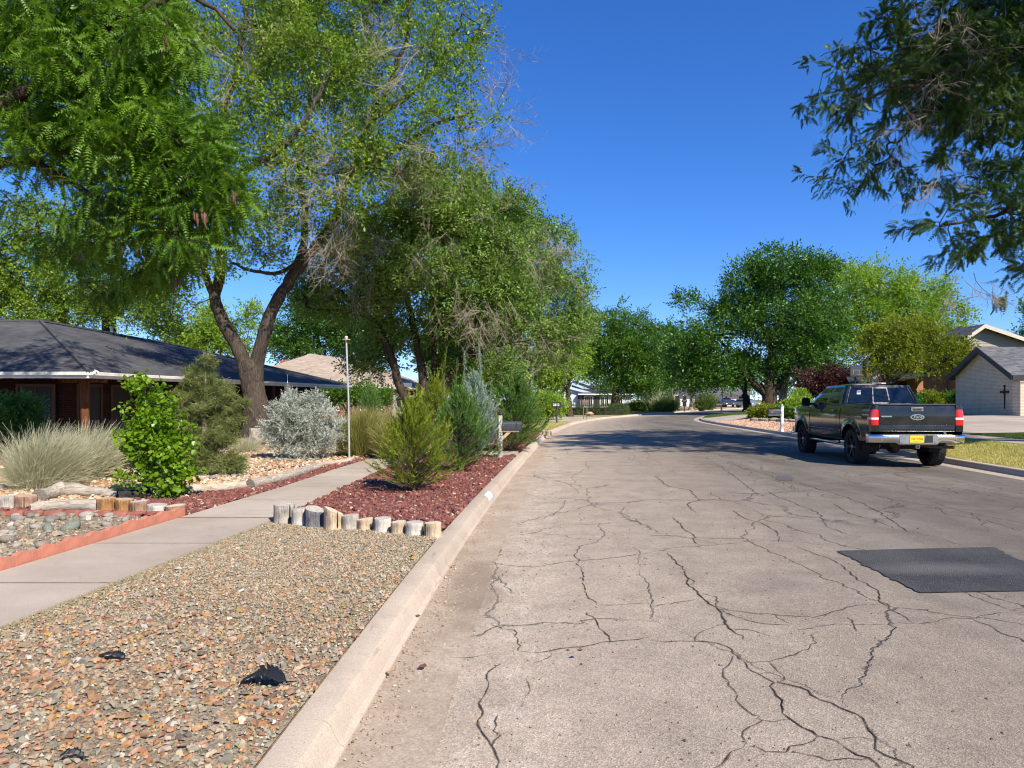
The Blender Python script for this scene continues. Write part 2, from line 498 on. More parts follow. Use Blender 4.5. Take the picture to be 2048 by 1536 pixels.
def yard_mesh(name, side, mat):
    offs = np.concatenate([[0, .5, 1, 1.6, 2.2, 2.8, 3.4, 4.2, 5, 6.5, 8, 10, 12.5, 15.5, 20, 30, 50, 90, 160, 320], ])
    V = []; ny = len(ROWS); nx = len(offs)
    for y in ROWS:
        for o_ in offs:
            if side < 0:
                x = L(y) - 0.19 - o_; z = YZ - (0.0 if o_ else 0.03)
            else:
                x = R(y) + 0.19 + o_; z = zright(o_) - (0.0 if o_ else 0.03)
            V.append((x, y, z))
    idx = np.arange(ny * nx).reshape(ny, nx)
    F = np.stack([idx[:-1, :-1], idx[:-1, 1:], idx[1:, 1:], idx[1:, :-1]], -1).reshape(-1, 4)
    if side < 0: F = F[:, ::-1]
    return tag(npmesh(name, V, F, mat, None, True), kind='structure')
yard_l = yard_mesh('yard_ground', -1, M_YARD)
yard_r = yard_mesh('right_yard_ground', 1, M_YARDR)
_m = MB(); _m.poly([(-1500, -600, -.6), (1500, -600, -.6), (1500, 2500, -.6), (-1500, 2500, -.6)])
tag(_m.build('ground', M_YARDR), kind='structure')
_m = MB(); _m.poly([(-500, 419, -.05), (900, 419, -.05), (900, 2400, -.05), (-500, 2400, -.05)])
tag(_m.build('far_ground', M_YARDR), kind='structure')

def sheet_poly(name, pts, z, mat, parent=None, kind='structure'):
    m = MB(); m.poly([(x, y, z) for x, y in pts])
    o = m.build(name, mat, parent)
    me = o.data
    if me.polygons[0].normal.z < 0: me.flip_normals()
    if not parent: tag(o, kind=kind)
    return o

# ------------------------------------------------------------ curbs in cast lengths
curb_l = tag(empty('left_curb'), kind='structure')
curb_r = tag(empty('right_curb'), kind='structure')
PROF = [(0.05, -.03), (0.045, .012), (.018, .03), (-.004, .075), (-.022, .112), (-.042, .129), (-.075, .137), (-.15, .139), (-.188, .135), (-.197, .125), (-.2, .03)]
def curb_piece(f, sgn, y0, y1, parent, low=0.0):
    n = 5; rows = []
    for y in np.linspace(y0, y1, n):
        rows.append([(f(y) + sgn * -px_ * 1.0 if False else f(y) + (px_ if sgn < 0 else -px_), y, pz * (1 - low) if pz > 0 else pz) for px_, pz in PROF])
    m = MB(); m.grid(rows)
    m.poly(rows[0]); m.poly(rows[-1][::-1])
    return m.build('curb_segment', M_CURB, parent, smooth=True, sharp=24)
y = -9.0
while y < 130:
    y1 = y + 3.05
    curb_piece(L, -1, y + .006, y1 - .006, curb_l)
    if y > -1: curb_piece(R, 1, y + .006, y1 - .006, curb_r, 0.0)
    y = y1

# ------------------------------------------------------------ left sidewalk slabs
_wy = np.array([0, 4, 8.4, 12, 14.6, 20, 30, 45.]); _wr = np.array([-3.5, -3.28, -2.86, -2.74, -2.66, -2.25, -1.3, .6]); _ww = np.array([1.16, 1.16, 1.2, 1.02, 1.0, 1.0, 1.0, 1.0])
def WR(y): return np.interp(y, _wy, _wr)
def WL(y): return np.interp(y, _wy, _wr) - np.interp(y, _wy, _ww)
walk = tag(empty('sidewalk'), kind='structure')
M_JOINT = simple('joint_dirt_mat', (.20, .155, .11), .95, var=.5, scale=9, spec=.1)
y = 8.6 - 1.525 * 5
while y < 40:
    y1 = y + 1.525
    g = 0.009 if abs(y - 8.6) > .1 else .013
    m = MB()
    m.hexa([(WL(y + g), y + g, .02), (WR(y + g), y + g, .02), (WR(y1 - g), y1 - g, .02), (WL(y1 - g), y1 - g, .02),
            (WL(y + g), y + g, .148), (WR(y + g), y + g, .148), (WR(y1 - g), y1 - g, .148), (WL(y1 - g), y1 - g, .148)])
    m.build('slab', M_WALK, walk, bevel=.006)
    jw = .020 if abs(y1 - 8.6) < .1 else .008
    m = MB(); m.poly([(WL(y1), y1 - jw, .1505), (WR(y1) - .01, y1 - jw * .8, .1505), (WR(y1) - .01, y1 + jw, .1505), (WL(y1), y1 + jw * .9, .1505)]); m.build('joint_dirt', M_JOINT, walk)
    y = y1
cw = tag(empty('crossing_walk'), kind='structure')
for k in range(2):
    xa = -2.28 + k * 1.2; xb = xa + 1.19 if k == 0 else L(19) - .205
    m = MB(); m.box(xa, xb, 18.35, 19.75, .02, .150); m.build('slab', M_WALK, cw, bevel=.006)
# driveway of the second house (left)
drive_l = tag(empty('left_driveway'), kind='structure')
for k in range(6):
    ya = 47.0 + k * 2.0
    m = MB(); m.hexa([(L(ya) - 14, ya, .03), (L(ya) - .25, ya, .03), (L(ya + 1.98) - .25, ya + 1.98, .03), (L(ya + 1.98) - 14, ya + 1.98, .03),
                      (L(ya) - 14, ya, .142), (L(ya) - .25, ya, .142), (L(ya + 1.98) - .25, ya + 1.98, .142), (L(ya + 1.98) - 14, ya + 1.98, .142)])
    m.build('slab', M_WALK, drive_l)

# ------------------------------------------------------------ zones laid over the right yard
def zone_r(name, y0, y1, s0, s1, mat, dz=.005, ns=None):
    rows = np.arange(y0, y1 + .01, .5)
    f0 = s0 if callable(s0) else (lambda y: s0); f1 = s1 if callable(s1) else (lambda y: s1)
    return strip(name, lambda y: R(y) + .2 + f0(y), lambda y: R(y) + .2 + f1(y), rows, ns or 16, lambda x, y: zright(x - R(y) - .2) + dz, mat)
M_DRY = m_turf('sunburnt_lawn', (.26, .24, .06), (.40, .34, .11), (.50, .42, .18), 1.5)
M_LAWN = m_turf('green_lawn', (.045, .085, .016), (.07, .12, .024), (.11, .15, .035), 1.5)
M_TANG = m_dirt('peach_gravel', (.34, .20, .12), (.46, .29, .18), (.55, .38, .26), .6, .8)
zone_r('parkway_lawn', 5, 23.4, 0.0, 2.6, M_DRY)
zone_r('front_lawn', 5, 24.0, 3.8, 22, M_LAWN, ns=30)
zone_r('parkway_gravel', 29.6, 46.5, 0.0, 2.5, M_TANG)
zone_r('island_lawn', 55.5, 66, 0.0, 6.0, M_LAWN)
zone_r('shaded_lawn', 66, 100, 0.0, 16, M_LAWN)
sw_r = tag(empty('right_sidewalk'), kind='structure')
y = 6.0
while y < 46:
    g = .006; ya, yb = y + g, y + 1.8 - g
    pts = []
    for z0 in (-.09, .018):
        for (yy_, s_) in ((ya, 2.65), (ya, 3.75), (yb, 3.75), (yb, 2.65)):
            pts.append((R(yy_) + .2 + s_, yy_, zright(s_) + z0))
    m = MB(); m.hexa(pts); m.build('slab', M_WALK, sw_r, bevel=.005)
    y += 1.8
drive_r = tag(empty('driveway'), kind='structure')
def drive_slab(ya, yb, sa, sb, parent, dz=.012):
    rows = [[(R(q) + .2 + s_, q, zright(s_) + dz) for s_ in np.linspace(sa, sb, 6)] for q in np.linspace(ya + .012, yb - .012, 3)]
    m = MB(); m.grid(rows); return m.build('slab', M_WALK, parent)
for k in range(2): drive_slab(23.6 + k * 2.9, 26.5 + k * 2.9, 0.0, 2.63, drive_r, .014)
for k in range(5):
    for j in range(4): drive_slab(24.4 + k * 3.2, 27.6 + k * 3.2, 3.78 + j * 3.3, 7.06 + j * 3.3, drive_r, .02)
drive_f = tag(empty('far_driveway'), kind='structure')
for k in range(3):
    for j in range(4): drive_slab(46.8 + k * 2.8, 49.58 + k * 2.8, 0.0 + j * 3.4, 3.38 + j * 3.4, drive_f, .02)

# ------------------------------------------------------------ left-hand beds
logline = [(-9.5, 9.9), (-7.2, 9.75), (-6.0, 10.0), (-5.2, 10.35), (-4.75, 11.4), (-4.35, 12.6), (-4.05, 14.3), (-3.75, 17.0), (-3.3, 20)]
lava_a = [(-2.82, 8.5), (-.9, 7.55)] + [(L(q) - .2, q) for q in np.arange(8, 18.3, 1)] + [(L(18.3) - .2, 18.3), (-2.36, 18.3)] + [(WR(q) + .01, q) for q in (16, 14, 12, 10, 8.6)]
lava_b = [(-2.2, 19.8)] + [(L(q) - .2, q) for q in (19.8, 22, 25, 28, 30.5)] + [(WR(30.5), 30.5)] + [(WR(q) + .01, q) for q in (27, 24, 21, 19.8)]
lava_c = [(WL(q) - .01, q) for q in (8.75, 10, 11.5, 13, 15, 17, 20)] + logline[::-1][:-2] + [(-7.2, 9.3), (-5.9, 8.95)]
near_gravel = [(WR(q) + .01, q) for q in (8.3, 7, 5.5, 4, 2)] + [(-3.6, 1.6), (-1.1, 1.6)] + [(L(q) - .2, q) for q in (2, 4, 6, 7.6)]
river_bed = [(WL(8.7) - .12, 8.7), (WL(6) - .1, 6), (WL(4) - .1, 4), (-8.5, 4), (-8.5, 8.9)]
tan_bed = logline + [(-3.3, 21.0), (-13, 21.0), (-17, 14), (-14, 9.6)]
zz = YZ + .004
sheet_poly('lava_rock_bed', lava_a, zz, M_LAVAB)
sheet_poly('far_lava_rock_bed', lava_b, zz, M_LAVAB)
sheet_poly('walkside_lava_bed', lava_c, zz, M_LAVAB)
gravel_bed = sheet_poly('gravel_bed', near_gravel, zz, M_GRAVB)
rock_bed = sheet_poly('river_rock_bed', river_bed, zz, M_GRAVB)
sheet_poly('tan_gravel_bed', tan_bed, zz, m_dirt('tan_bed_soil', (.30, .20, .11), (.40, .28, .17), (.50, .38, .25), 1.0, .7))
M_THIN = m_turf('thin_dry_lawn', (.16, .17, .05), (.28, .24, .10), (.38, .30, .17), 1.2)
sheet_poly('corner_lawn', [(WR(30.6) - 3, 30.7)] + [(L(q) - .2, q) for q in (30.7, 34, 38, 42, 46.8)] + [(-8, 46.8), (-6, 36)], zz, M_THIN)
sheet_poly('hedge_lawn', [(L(59.2) - .2 - 11, 59.2)] + [(L(q) - .2, q) for q in (59.2, 64, 70, 78, 88, 100, 107)] + [(10, 107), (-2, 75)], zz, M_THIN)

# ------------------------------------------------------------ point sampling in a polygon
def inpoly(x, y, poly):
    poly = np.asarray(poly); n = len(poly); r = np.zeros(len(x), bool); j = n - 1
    for i in range(n):
        xi, yi = poly[i]; xj, yj = poly[j]
        c = ((yi > y) != (yj > y)) & (x < (xj - xi) * (y - yi) / (yj - yi + 1e-12) + xi)
        r ^= c; j = i
    return r
def sample(poly, n, dens=None, rng=RNG):
    p = np.asarray(poly); lo, hi = p.min(0), p.max(0); out = []
    tot = 0
    while tot < n:
        q = rng.uniform(lo, hi, (n * 2, 2))
        q = q[inpoly(q[:, 0], q[:, 1], p)]
        if dens is not None: q = q[rng.uniform(0, 1, len(q)) < dens(q)]
        out.append(q); tot += len(q)
    return np.concatenate(out)[:n]

def chip_templates(k, rng, flat=.5, jit=.28, tiny=False):
    cube = np.array([(-1, -1, -1), (1, -1, -1), (1, 1, -1), (-1, 1, -1), (-1, -1, 1), (1, -1, 1), (1, 1, 1), (-1, 1, 1)], float) * .5
    F = np.array([(0, 3, 2, 1), (4, 5, 6, 7), (0, 1, 5, 4), (1, 2, 6, 5), (2, 3, 7, 6), (3, 0, 4, 7)])
    out = []
    if tiny:
        F = np.array([(0, 1, 4), (1, 2, 4), (2, 3, 4), (3, 0, 4)])
        for _ in range(k):
            v = np.array([(-.5, -.5, -.4), (.5, -.5, -.4), (.5, .5, -.4), (-.5, .5, -.4), (0, 0, .5)]) + rng.normal(0, .17, (5, 3)); v[:, 2] *= flat * 1.3; out.append((v, F))
        return out
    F = F[1:]
    for _ in range(k):
        v = cube.copy(); v[4:, :2] *= rng.uniform(.45, .85)
        v += rng.normal(0, jit * .5, v.shape)
        v[:, 0] *= rng.uniform(.9, 1.3); v[:, 1] *= rng.uniform(.6, .95); v[:, 2] *= flat
        out.append((v, F))
    return out

def chips(name, pts, size, mat, z, flat=.5, tilt=.45, rng=RNG, zj=.006, parent=None, tiny=False):
    tm = chip_templates(8, rng, flat, tiny=tiny)
    who = rng.integers(0, 8, len(pts)); parts = []
    for k in range(8):
        q = pts[who == k]; n = len(q)
        if not n: continue
        s_ = size[who == k]
        pos = np.column_stack([q, np.full(n, z) + s_ * flat * .30 + rng.uniform(0, zj, n)])
        parts.append(scatter(tm[k][0], tm[k][1], pos, rand_rot(n, rng, tilt), s_, rng.uniform(0, 1, n)))
    V, F, r = join_sc(parts)
    o = npmesh(name, V, F, mat, parent, attr={'rnd': r})
    return tag(o, kind='stuff')

CH = [(0, (.36, .19, .085)), (.13, (.42, .25, .13)), (.25, (.27, .13, .07)), (.34, (.38, .30, .20)), (.46, (.27, .25, .18)), (.55, (.44, .34, .25)), (.63, (.21, .20, .155)), (.71, (.40, .22, .14)), (.83, (.32, .27, .20)), (.91, (.50, .44, .36)), (.94, (.42, .24, .06)), (.975, (.13, .10, .08))]
M_CHIP = stone_mat('quarry_chips', CH)
M_CHIPO = stone_mat('quarry_chips_single', CH, objrnd=True)
M_GREY = stone_mat('grey_grit', [(0, (.33, .285, .20)), (.3, (.26, .24, .17)), (.5, (.40, .34, .24)), (.7, (.20, .18, .13)), (.82, (.44, .30, .19)), (.96, (.54, .49, .41))])
M_LAVA = stone_mat('lava_rock', [(0, (.20, .062, .045)), (.2, (.145, .048, .040)), (.4, (.245, .09, .062)), (.6, (.175, .06, .05)), (.75, (.10, .042, .040)), (.88, (.30, .14, .105)), (.965, (.46, .36, .26))], bscale=90, bump=.006)
M_TANC = stone_mat('tan_pebbles', [(0, (.46, .27, .14)), (.2, (.54, .36, .21)), (.4, (.38, .22, .12)), (.55, (.58, .46, .32)), (.7, (.42, .36, .29)), (.85, (.62, .53, .42)), (.95, (.27, .17, .10))])

r1 = np.random.default_rng(11)
def clump(q, f=1.7, ph=0.0):     # 0..1 patchiness of the near bed
    return .5 + .5 * np.sin(q[:, 0] * f * 2.1 + ph + np.sin(q[:, 1] * f)) * np.cos(q[:, 1] * f * 1.3 + ph * .7)
pts = sample(near_gravel, 12500, rng=r1)
coarse = r1.uniform(0, 1, len(pts)) < np.clip(1.25 - .23 * pts[:, 1], .10, 1) + .25 * clump(pts) * (pts[:, 1] < 7)
sz = np.where(coarse, r1.uniform(.015, .036, len(pts)), r1.uniform(.009, .02, len(pts)))
chips('gravel', pts, sz, M_CHIP, zz, .42, .5, r1, .012)
pts = sample(near_gravel, 22000, lambda q: np.clip(.25 + .3 * (q[:, 1] - 3.5), .2, 1), r1)
chips('grit', pts, r1.uniform(.006, .016, len(pts)), M_GREY, zz + .004, .6, .4, r1, .012, tiny=True)
# the largest chips, each its own piece
tmc = chip_templates(14, r1, .42, .25); cms = []
for v, f in tmc:
    me = bpy.data.meshes.new('stone_chip'); me.from_pydata([tuple(a) for a in v], [], [tuple(map(int, a)) for a in f]); me.materials.append(M_CHIPO); cms.append(me)
pts = sample(near_gravel, 290, lambda q: np.clip(1.25 - .23 * (q[:, 1] - 2), .03, 1), r1)
Rm = rand_rot(290, r1, .35)
for k in range(290):
    o = link('stone_chip', cms[k % 14], gravel_bed)
    s_ = float(r1.uniform(.032, .054))
    o.matrix_world = Matrix.Translation((float(pts[k, 0]), float(pts[k, 1]), zz + .018)) @ Matrix([[*map(float, row)] for row in Rm[k]]).to_4x4() @ Matrix.Diagonal((s_, s_, s_, 1))
# lava rock
def dn(y0): return lambda q: np.clip((y0 / np.maximum(q[:, 1], 1)) ** 1.3, .08, 1)
pts = sample(lava_a, 11000, dn(8), r1)
chips('lava_rock', pts, r1.uniform(.026, .056, len(pts)), M_LAVA, zz, .6, .7, r1, .016)
pts = sample(lava_b, 3500, dn(20), r1)
chips('far_lava_rock', pts, r1.uniform(.035, .065, len(pts)), M_LAVA, zz, .6, .7, r1, .015)
pts = sample(lava_c, 5000, dn(9), r1)
chips('walkside_lava_rock', pts, r1.uniform(.028, .06, len(pts)), M_LAVA, zz, .6, .7, r1, .016)
pts = sample(tan_bed, 10000, dn(9.5), r1)
chips('tan_gravel', pts, r1.uniform(.03, .07, len(pts)), M_TANC, zz, .5, .5, r1, .014)
pts = sample(river_bed, 900, dn(5), r1)
chips('rock_bed_pebbles', pts, r1.uniform(.03, .07, 900), M_GREY, zz, .6, .4, r1, .012)
pts = sample(river_bed, 7000, dn(5), r1)
chips('rock_bed_grit', pts, r1.uniform(.008, .026, len(pts)), M_GREY, zz, .6, .4, r1, .012, tiny=True)
_pp = np.column_stack([r1.uniform(0, 2.45, 5000), r1.uniform(29.6, 46.4, 5000)])
_pw = np.column_stack([R(_pp[:, 1]) + .2 + _pp[:, 0], _pp[:, 1]])
V = []
o = chips('parkway_pebbles', _pw, r1.uniform(.04, .08, 5000), stone_mat('peach_pebbles', [(0, (.55, .32, .20)), (.3, (.62, .42, .29)), (.6, (.42, .24, .15)), (.8, (.66, .52, .40))]), 0.0, .55, .5, r1)
_v = np.empty(len(o.data.vertices) * 3, np.float32); o.data.vertices.foreach_get('co', _v); _v = _v.reshape(-1, 3)
_v[:, 2] += zright(_v[:, 0] - R(_v[:, 1]) - .2); o.data.vertices.foreach_set('co', _v.ravel())
# river stones, every one a piece of the bed
M_RIV = stone_mat('river_stone', [(0, (.20, .19, .155)), (.2, (.31, .275, .22)), (.35, (.16, .18, .14)), (.5, (.28, .21, .15)), (.65, (.22, .21, .185)), (.85, (.36, .32, .265)), (1, (.17, .145, .12))], objrnd=True, bscale=14, bump=.003, fleck=.5)
rms = []
for k in range(9):
    bm = bmesh.new(); bmesh.ops.create_icosphere(bm, subdivisions=2, radius=.5)
    a = r1.uniform(.75, 1.25, 3)
    for v in bm.verts:
        n = math.sin(v.co.x * 5 + k) * math.cos(v.co.y * 4 + 2 * k) * .07
        v.co = Vector((v.co.x * a[0] * 1.15, v.co.y * a[1] * .85, v.co.z * .62 * a[2])) * (1 + n)
        v.co += Vector(r1.normal(0, .014, 3))
    me = bpy.data.meshes.new('river_stone'); bm.to_mesh(me); bm.free(); me.materials.append(M_RIV)
    me.polygons.foreach_set('use_smooth', [True] * len(me.polygons)); rms.append(me)
placed = []
for tr in range(7000):
    if len(placed) >= 290: break
    q = np.array((r1.uniform(-7.5, -4.3), r1.uniform(4.9, 8.85)))
    if q[0] > WL(q[1]) - .2: continue
    s_ = float(r1.choice([.055, .085, .11, .145, .185], p=[.34, .3, .2, .11, .05]))
    if any((q[0] - a[0]) ** 2 + (q[1] - a[1]) ** 2 < (.40 * (s_ + a[2])) ** 2 for a in placed): continue
    placed.append((q[0], q[1], s_))
    o = link('river_stone', rms[len(placed) % 9], rock_bed)
    o.location = (q[0], q[1], zz + s_ * .17); o.rotation_euler = (r1.normal(0, .15), r1.normal(0, .15), r1.uniform(0, 6.28)); o.scale = (s_, s_, s_)

# ------------------------------------------------------------ road cracks, tar patch
def ribbon(pts, w0, w1, seed, jag=.35):
    """ground polyline -> jagged tapering ribbon on the road"""
    rg = np.random.default_rng(seed)
    P2 = [np.array(p, float) for p in pts]
    out = [P2[0]]
    for a, b in zip(P2[:-1], P2[1:]):
        Ls = np.linalg.norm(b - a); n = max(2, int(Ls / .045)) if Ls < 4 else max(2, int(Ls / .12))
        nrm = np.array((-(b - a)[1], (b - a)[0])) / (Ls + 1e-9)
        off = 0
        for i in range(1, n):
            off = off * .75 + rg.normal(0, .009) * (1 + jag)
            out.append(a + (b - a) * i / n + nrm * off * math.sin(math.pi * i / n) ** .4)
        out.append(b)
    out = np.array(out); n = len(out)
    d = np.gradient(out, axis=0); d /= np.linalg.norm(d, axis=1, keepdims=True) + 1e-9
    nn = np.column_stack([-d[:, 1], d[:, 0]])
    t = np.linspace(0, 1, n)
    w = .48 * (w0 + (w1 - w0) * t) * np.clip(np.minimum(t, 1 - t) * 14, .15, 1) * rg.uniform(.35, 1.5, n)
    a = out + nn * w[:, None] * .5; b = out - nn * w[:, None] * .5
    return a, b
class Rib:
    def __init__(s): s.V = []; s.F = []
    def add(s, a, b, dz=.004):
        base = len(s.V)
        for p, q in zip(a, b):
            s.V.append((p[0], p[1], zroad(p[0], p[1]) + dz)); s.V.append((q[0], q[1], zroad(q[0], q[1]) + dz))
        for i in range(len(a) - 1):
            s.F.append((base + 2 * i, base + 2 * i + 1, base + 2 * i + 3, base + 2 * i + 2))
rib = Rib(); halo = Rib()
def mk_halo():
    t = NT('crack_edge_dirt'); co = t.obj()
    b = t.pbr(t.ramp(t.noise(14, 4, .7, co), [(.35, (.075, .058, .045)), (.65, (.15, .118, .09))]), .95)
    tr = t.n('BsdfTransparent'); m = t.n('MixShader'); t.set(m.inputs[0], t.ramp(t.noise(9, 5, .75, co), [(.42, 0.0), (.62, .75)]))
    t.t.links.new(tr.outputs[0], m.inputs[1]); t.t.links.new(b.outputs[0], m.inputs[2]); return t.done(m)
M_HALO = mk_halo()
_radd = rib.add
def _both(a, b):
    _radd(a, b); c = (a + b) / 2; w = (a - b) / 2; n = np.linalg.norm(w, axis=1, keepdims=True) + 1e-9
    w2 = w / n * (n * 1.9 + .004); halo.add(c + w2, c - w2, .0022)
rib.add = _both
def zA(l): return [Gd(1300 + x / 2.415, 900 + y / 2.415, .05)[:2] for x, y in l]
def zB(l): return [Gd(600 + x / 2.866, 1000 + y / 2.866, .03)[:2] for x, y in l]
CA = [([(85, 500), (125, 550), (180, 620), (230, 695), (265, 730), (320, 765), (365, 830), (400, 880), (450, 920)], .020, .014),
      ([(0, 915), (220, 925), (320, 935), (400, 985), (465, 1040), (530, 1090), (600, 1130), (600, 1170), (635, 1240), (670, 1300), (740, 1350), (810, 1390), (900, 1415), (960, 1460), (1060, 1500), (1120, 1560)], .008, .016),
      ([(600, 1130), (680, 1145), (780, 1195), (880, 1235), (960, 1275), (1030, 1310), (1060, 1370), (1090, 1430), (1140, 1490), (1280, 1580)], .013, .014),
      ([(235, 695), (320, 715), (330, 765), (450, 790), (570, 800), (650, 812), (790, 822), (860, 805), (950, 775), (1090, 765)], .012, .006),
      ([(685, 470), (780, 510), (870, 540), (940, 590), (1000, 645), (1070, 680), (1110, 720), (1105, 745), (1170, 795), (1240, 830), (1270, 855)], .010, .012),
      ([(0, 755), (100, 745), (235, 728)], .007, .007), ([(400, 1000), (355, 1060), (355, 1100), (405, 1160), (415, 1210), (480, 1270), (530, 1290), (545, 1310)], .006, .008),
      ([(545, 1310), (480, 1340), (450, 1440), (370, 1490), (280, 1560)], .006, .007), ([(450, 1440), (560, 1460), (660, 1465), (740, 1430), (810, 1390)], .007, .006),
      ([(670, 1465), (760, 1480), (860, 1510), (960, 1500), (1060, 1500)], .006, .006), ([(910, 1410), (1000, 1400), (1085, 1412)], .006, .006),
      ([(1540, 835), (1640, 870), (1700, 910), (1806, 950), (1900, 1000)], .009, .013), ([(110, 330), (150, 370), (200, 410), (215, 450), (250, 470)], .018, .012),
      ([(0, 500), (100, 480), (330, 465), (430, 460), (500, 448), (620, 450), (830, 470)], .010, .007), ([(0, 415), (120, 418), (330, 460)], .010, .01),
      ([(400, 300), (450, 335), (540, 365), (610, 405), (620, 455)], .014, .012), ([(20, 130), (90, 180), (190, 200), (240, 250), (180, 270), (220, 310), (240, 310)], .022, .018),
      ([(380, 60), (440, 95), (560, 125), (650, 160), (760, 185), (870, 215), (950, 240), (1060, 290), (1170, 355), (1240, 410), (1380, 435), (1500, 475)], .016, .018),
      ([(570, 210), (620, 240), (700, 270), (830, 330), (850, 385), (950, 425), (1020, 435)], .016, .012), ([(180, 50), (330, 85), (400, 130), (520, 225), (620, 250)], .016, .014),
      ([(880, 270), (960, 320), (1090, 355), (1190, 400)], .014, .012), ([(920, 140), (1000, 175), (1060, 160), (1240, 180), (1400, 200), (1520, 215)], .014, .014),
      ([(1160, 120), (1330, 160), (1500, 190), (1700, 240), (1850, 280)], .014, .012), ([(1380, 285), (1430, 325), (1560, 340), (1640, 360), (1720, 385), (1850, 420)], .012, .012),
      ([(1440, 140), (1560, 175), (1700, 205), (1850, 215)], .014, .012), ([(1090, 230), (1250, 265), (1380, 285)], .01, .01),
      ([(570, 1025), (620, 1080), (625, 1130)], .006, .007), ([(810, 890), (805, 945), (700, 1000), (580, 1030), (460, 1030)], .006, .006), ([(590, 800), (640, 830), (690, 855)], .006, .006),
      ([(330, 770), (470, 830), (560, 850), (690, 855)], .008, .006), ([(380, 870), (500, 880), (580, 905)], .007, .006), ([(950, 820), (985, 860), (1000, 890)], .006, .006),
      ([(1500, 700), (1640, 760), (1760, 800), (1830, 760)], .006, .007), ([(1280, 860), (1400, 840), (1540, 835), (1700, 810)], .006, .006), ([(220, 925), (240, 885), (330, 850), (365, 845)], .006, .006),
      ([(180, 620), (215, 640), (205, 670)], .008, .006), ([(740, 1350), (700, 1320), (640, 1310), (545, 1310)], .005, .005), ([(720, 880), (800, 865), (900, 855), (1100, 860), (1280, 858)], .005, .005)]
CB = [([(1720, 140), (1750, 210), (1700, 250), (1600, 270), (1570, 320), (1620, 430), (1650, 560), (1700, 610), (1840, 610), (2006, 605)], .010, .009), ([(1100, 345), (1250, 375), (1400, 375), (1550, 355), (1700, 350), (2006, 315)], .008, .009),
      ([(1200, 395), (1140, 430), (1180, 470), (1230, 530)], .008, .006), ([(1640, 650), (1700, 700), (1740, 760), (1780, 820)], .009, .009), ([(1250, 865), (1450, 860), (1650, 840), (1780, 820), (2006, 800)], .008, .009),
      ([(1100, 700), (1160, 730), (1230, 740), (1250, 790), (1250, 860)], .009, .006), ([(1150, 930), (1070, 990), (1080, 1060), (1040, 1130), (1020, 1250), (1050, 1330), (1100, 1400), (1125, 1560)], .008, .010),
      ([(1130, 1230), (1150, 1340), (1100, 1400)], .006, .006), ([(1860, 50), (1850, 90), (1930, 120), (1960, 150)], .012, .010), ([(1310, 1000), (1320, 1090), (1270, 1180)], .003, .003), ([(1150, 205), (1300, 190), (1500, 140), (1700, 150), (2006, 120)], .008, .006),
      ([(1520, 0), (1490, 60), (1380, 110)], .010, .008), ([(1040, 880), (960, 890), (870, 885)], .004, .004), ([(1340, 930), (1440, 870)], .003, .003)]
k = 0
for l, a, b in CA: rib.add(*ribbon(zA(l), a, b, 100 + k)); k += 1
for l, a, b in CB: rib.add(*ribbon(zB(l), a, b, 100 + k)); k += 1
# long wandering cracks further along the carriageway
rg = np.random.default_rng(5)
for c in range(92):
    u = rg.uniform(.06, .95); y = rg.uniform(6.0, 38) if c < 80 else rg.uniform(38, 70); pl = []
    if u < .5 and y < 10: y += 3
    ln = rg.uniform(1.5, 7) * (1 if c < 80 else 2)
    cross = rg.uniform() < .3
    q = y
    for s_ in range(12):
        a, b = L(q) + PAN, R(q) - PAN
        pl.append((a + (b - a) * np.clip(u, .02, .98), q))
        if cross: u += rg.uniform(.01, .05); q += rg.normal(0, .12)
        else: u += rg.normal(0, .012); q += ln / 12
        if u > .98: break
    if len(pl) > 2: rib.add(*ribbon(pl, rg.uniform(.005, .014), rg.uniform(.004, .012), 300 + c))
npmesh('crack', rib.V, rib.F, M_CRACK, road)
npmesh('crack_dirt', halo.V, halo.F, M_HALO, road)

def asphalt_new():
    t = NT('patch_asphalt'); co = t.obj()
    v = t.n('TexVoronoi', {'feature': 'F1'}, Scale=110.0, Vector=co)
    c = t.ramp(v.outputs['Color'], [(0.1, (.022, .022, .024)), (.5, (.05, .049, .05)), (.85, (.09, .087, .084)), (1, (.26, .24, .21))])
    c = t.mix(t.ramp(t.noise(1.1, 3, .5, co), [(.40, 0.0), (.68, .45)]), c, (.15, .138, .126))
    q = Gd(1890, 1142, .07); mp = t.n('Mapping', {'vector_type': 'POINT'}, Vector=co); mp.inputs['Location'].default_value = (-q[0] / 1.1, -q[1] / .42, 0); mp.inputs['Scale'].default_value = (1 / 1.1, 1 / .42, 0)
    ln_ = t.n('VectorMath', {'operation': 'LENGTH'}, i0=mp.outputs[0])
    c = t.mix(t.ramp(t.math('ADD', ln_.outputs['Value'], t.math('MULTIPLY', t.noise(3, 4, .6, co), .5)), [(.3, .5), (1.15, 0.0)]), c, (.24, .225, .205))
    return t.done(t.pbr(c, .75, t.bump(v.outputs['Distance'], .012), spec=.4))
M_PATCH = asphalt_new()
def road_sheet(name, poly, dz, mat, nsub=26, parent=road, rag=.014):
    """a convex quad-ish patch that follows the camber; poly = 4 ground corners"""
    p = [np.array(q, float) for q in poly]; rows = []
    rg_ = np.random.default_rng(3)
    for i in range(nsub + 1):
        a = p[0] + (p[3] - p[0]) * i / nsub; b = p[1] + (p[2] - p[1]) * i / nsub
        rows.append([(*(a + (b - a) * j / nsub), 0) for j in range(nsub + 1)])
    rows = [[(x + (rg_.normal(0, rag) if (i in (0, nsub) or j in (0, nsub)) else 0), y_, zroad(x, y_) + dz) for j, (x, y_, _) in enumerate(r)] for i, r in enumerate(rows)]
    m = MB(); m.grid(rows); o = m.build(name, mat, parent)
    if sum(f.normal.z for f in o.data.polygons) < 0: o.data.flip_normals()
    return o
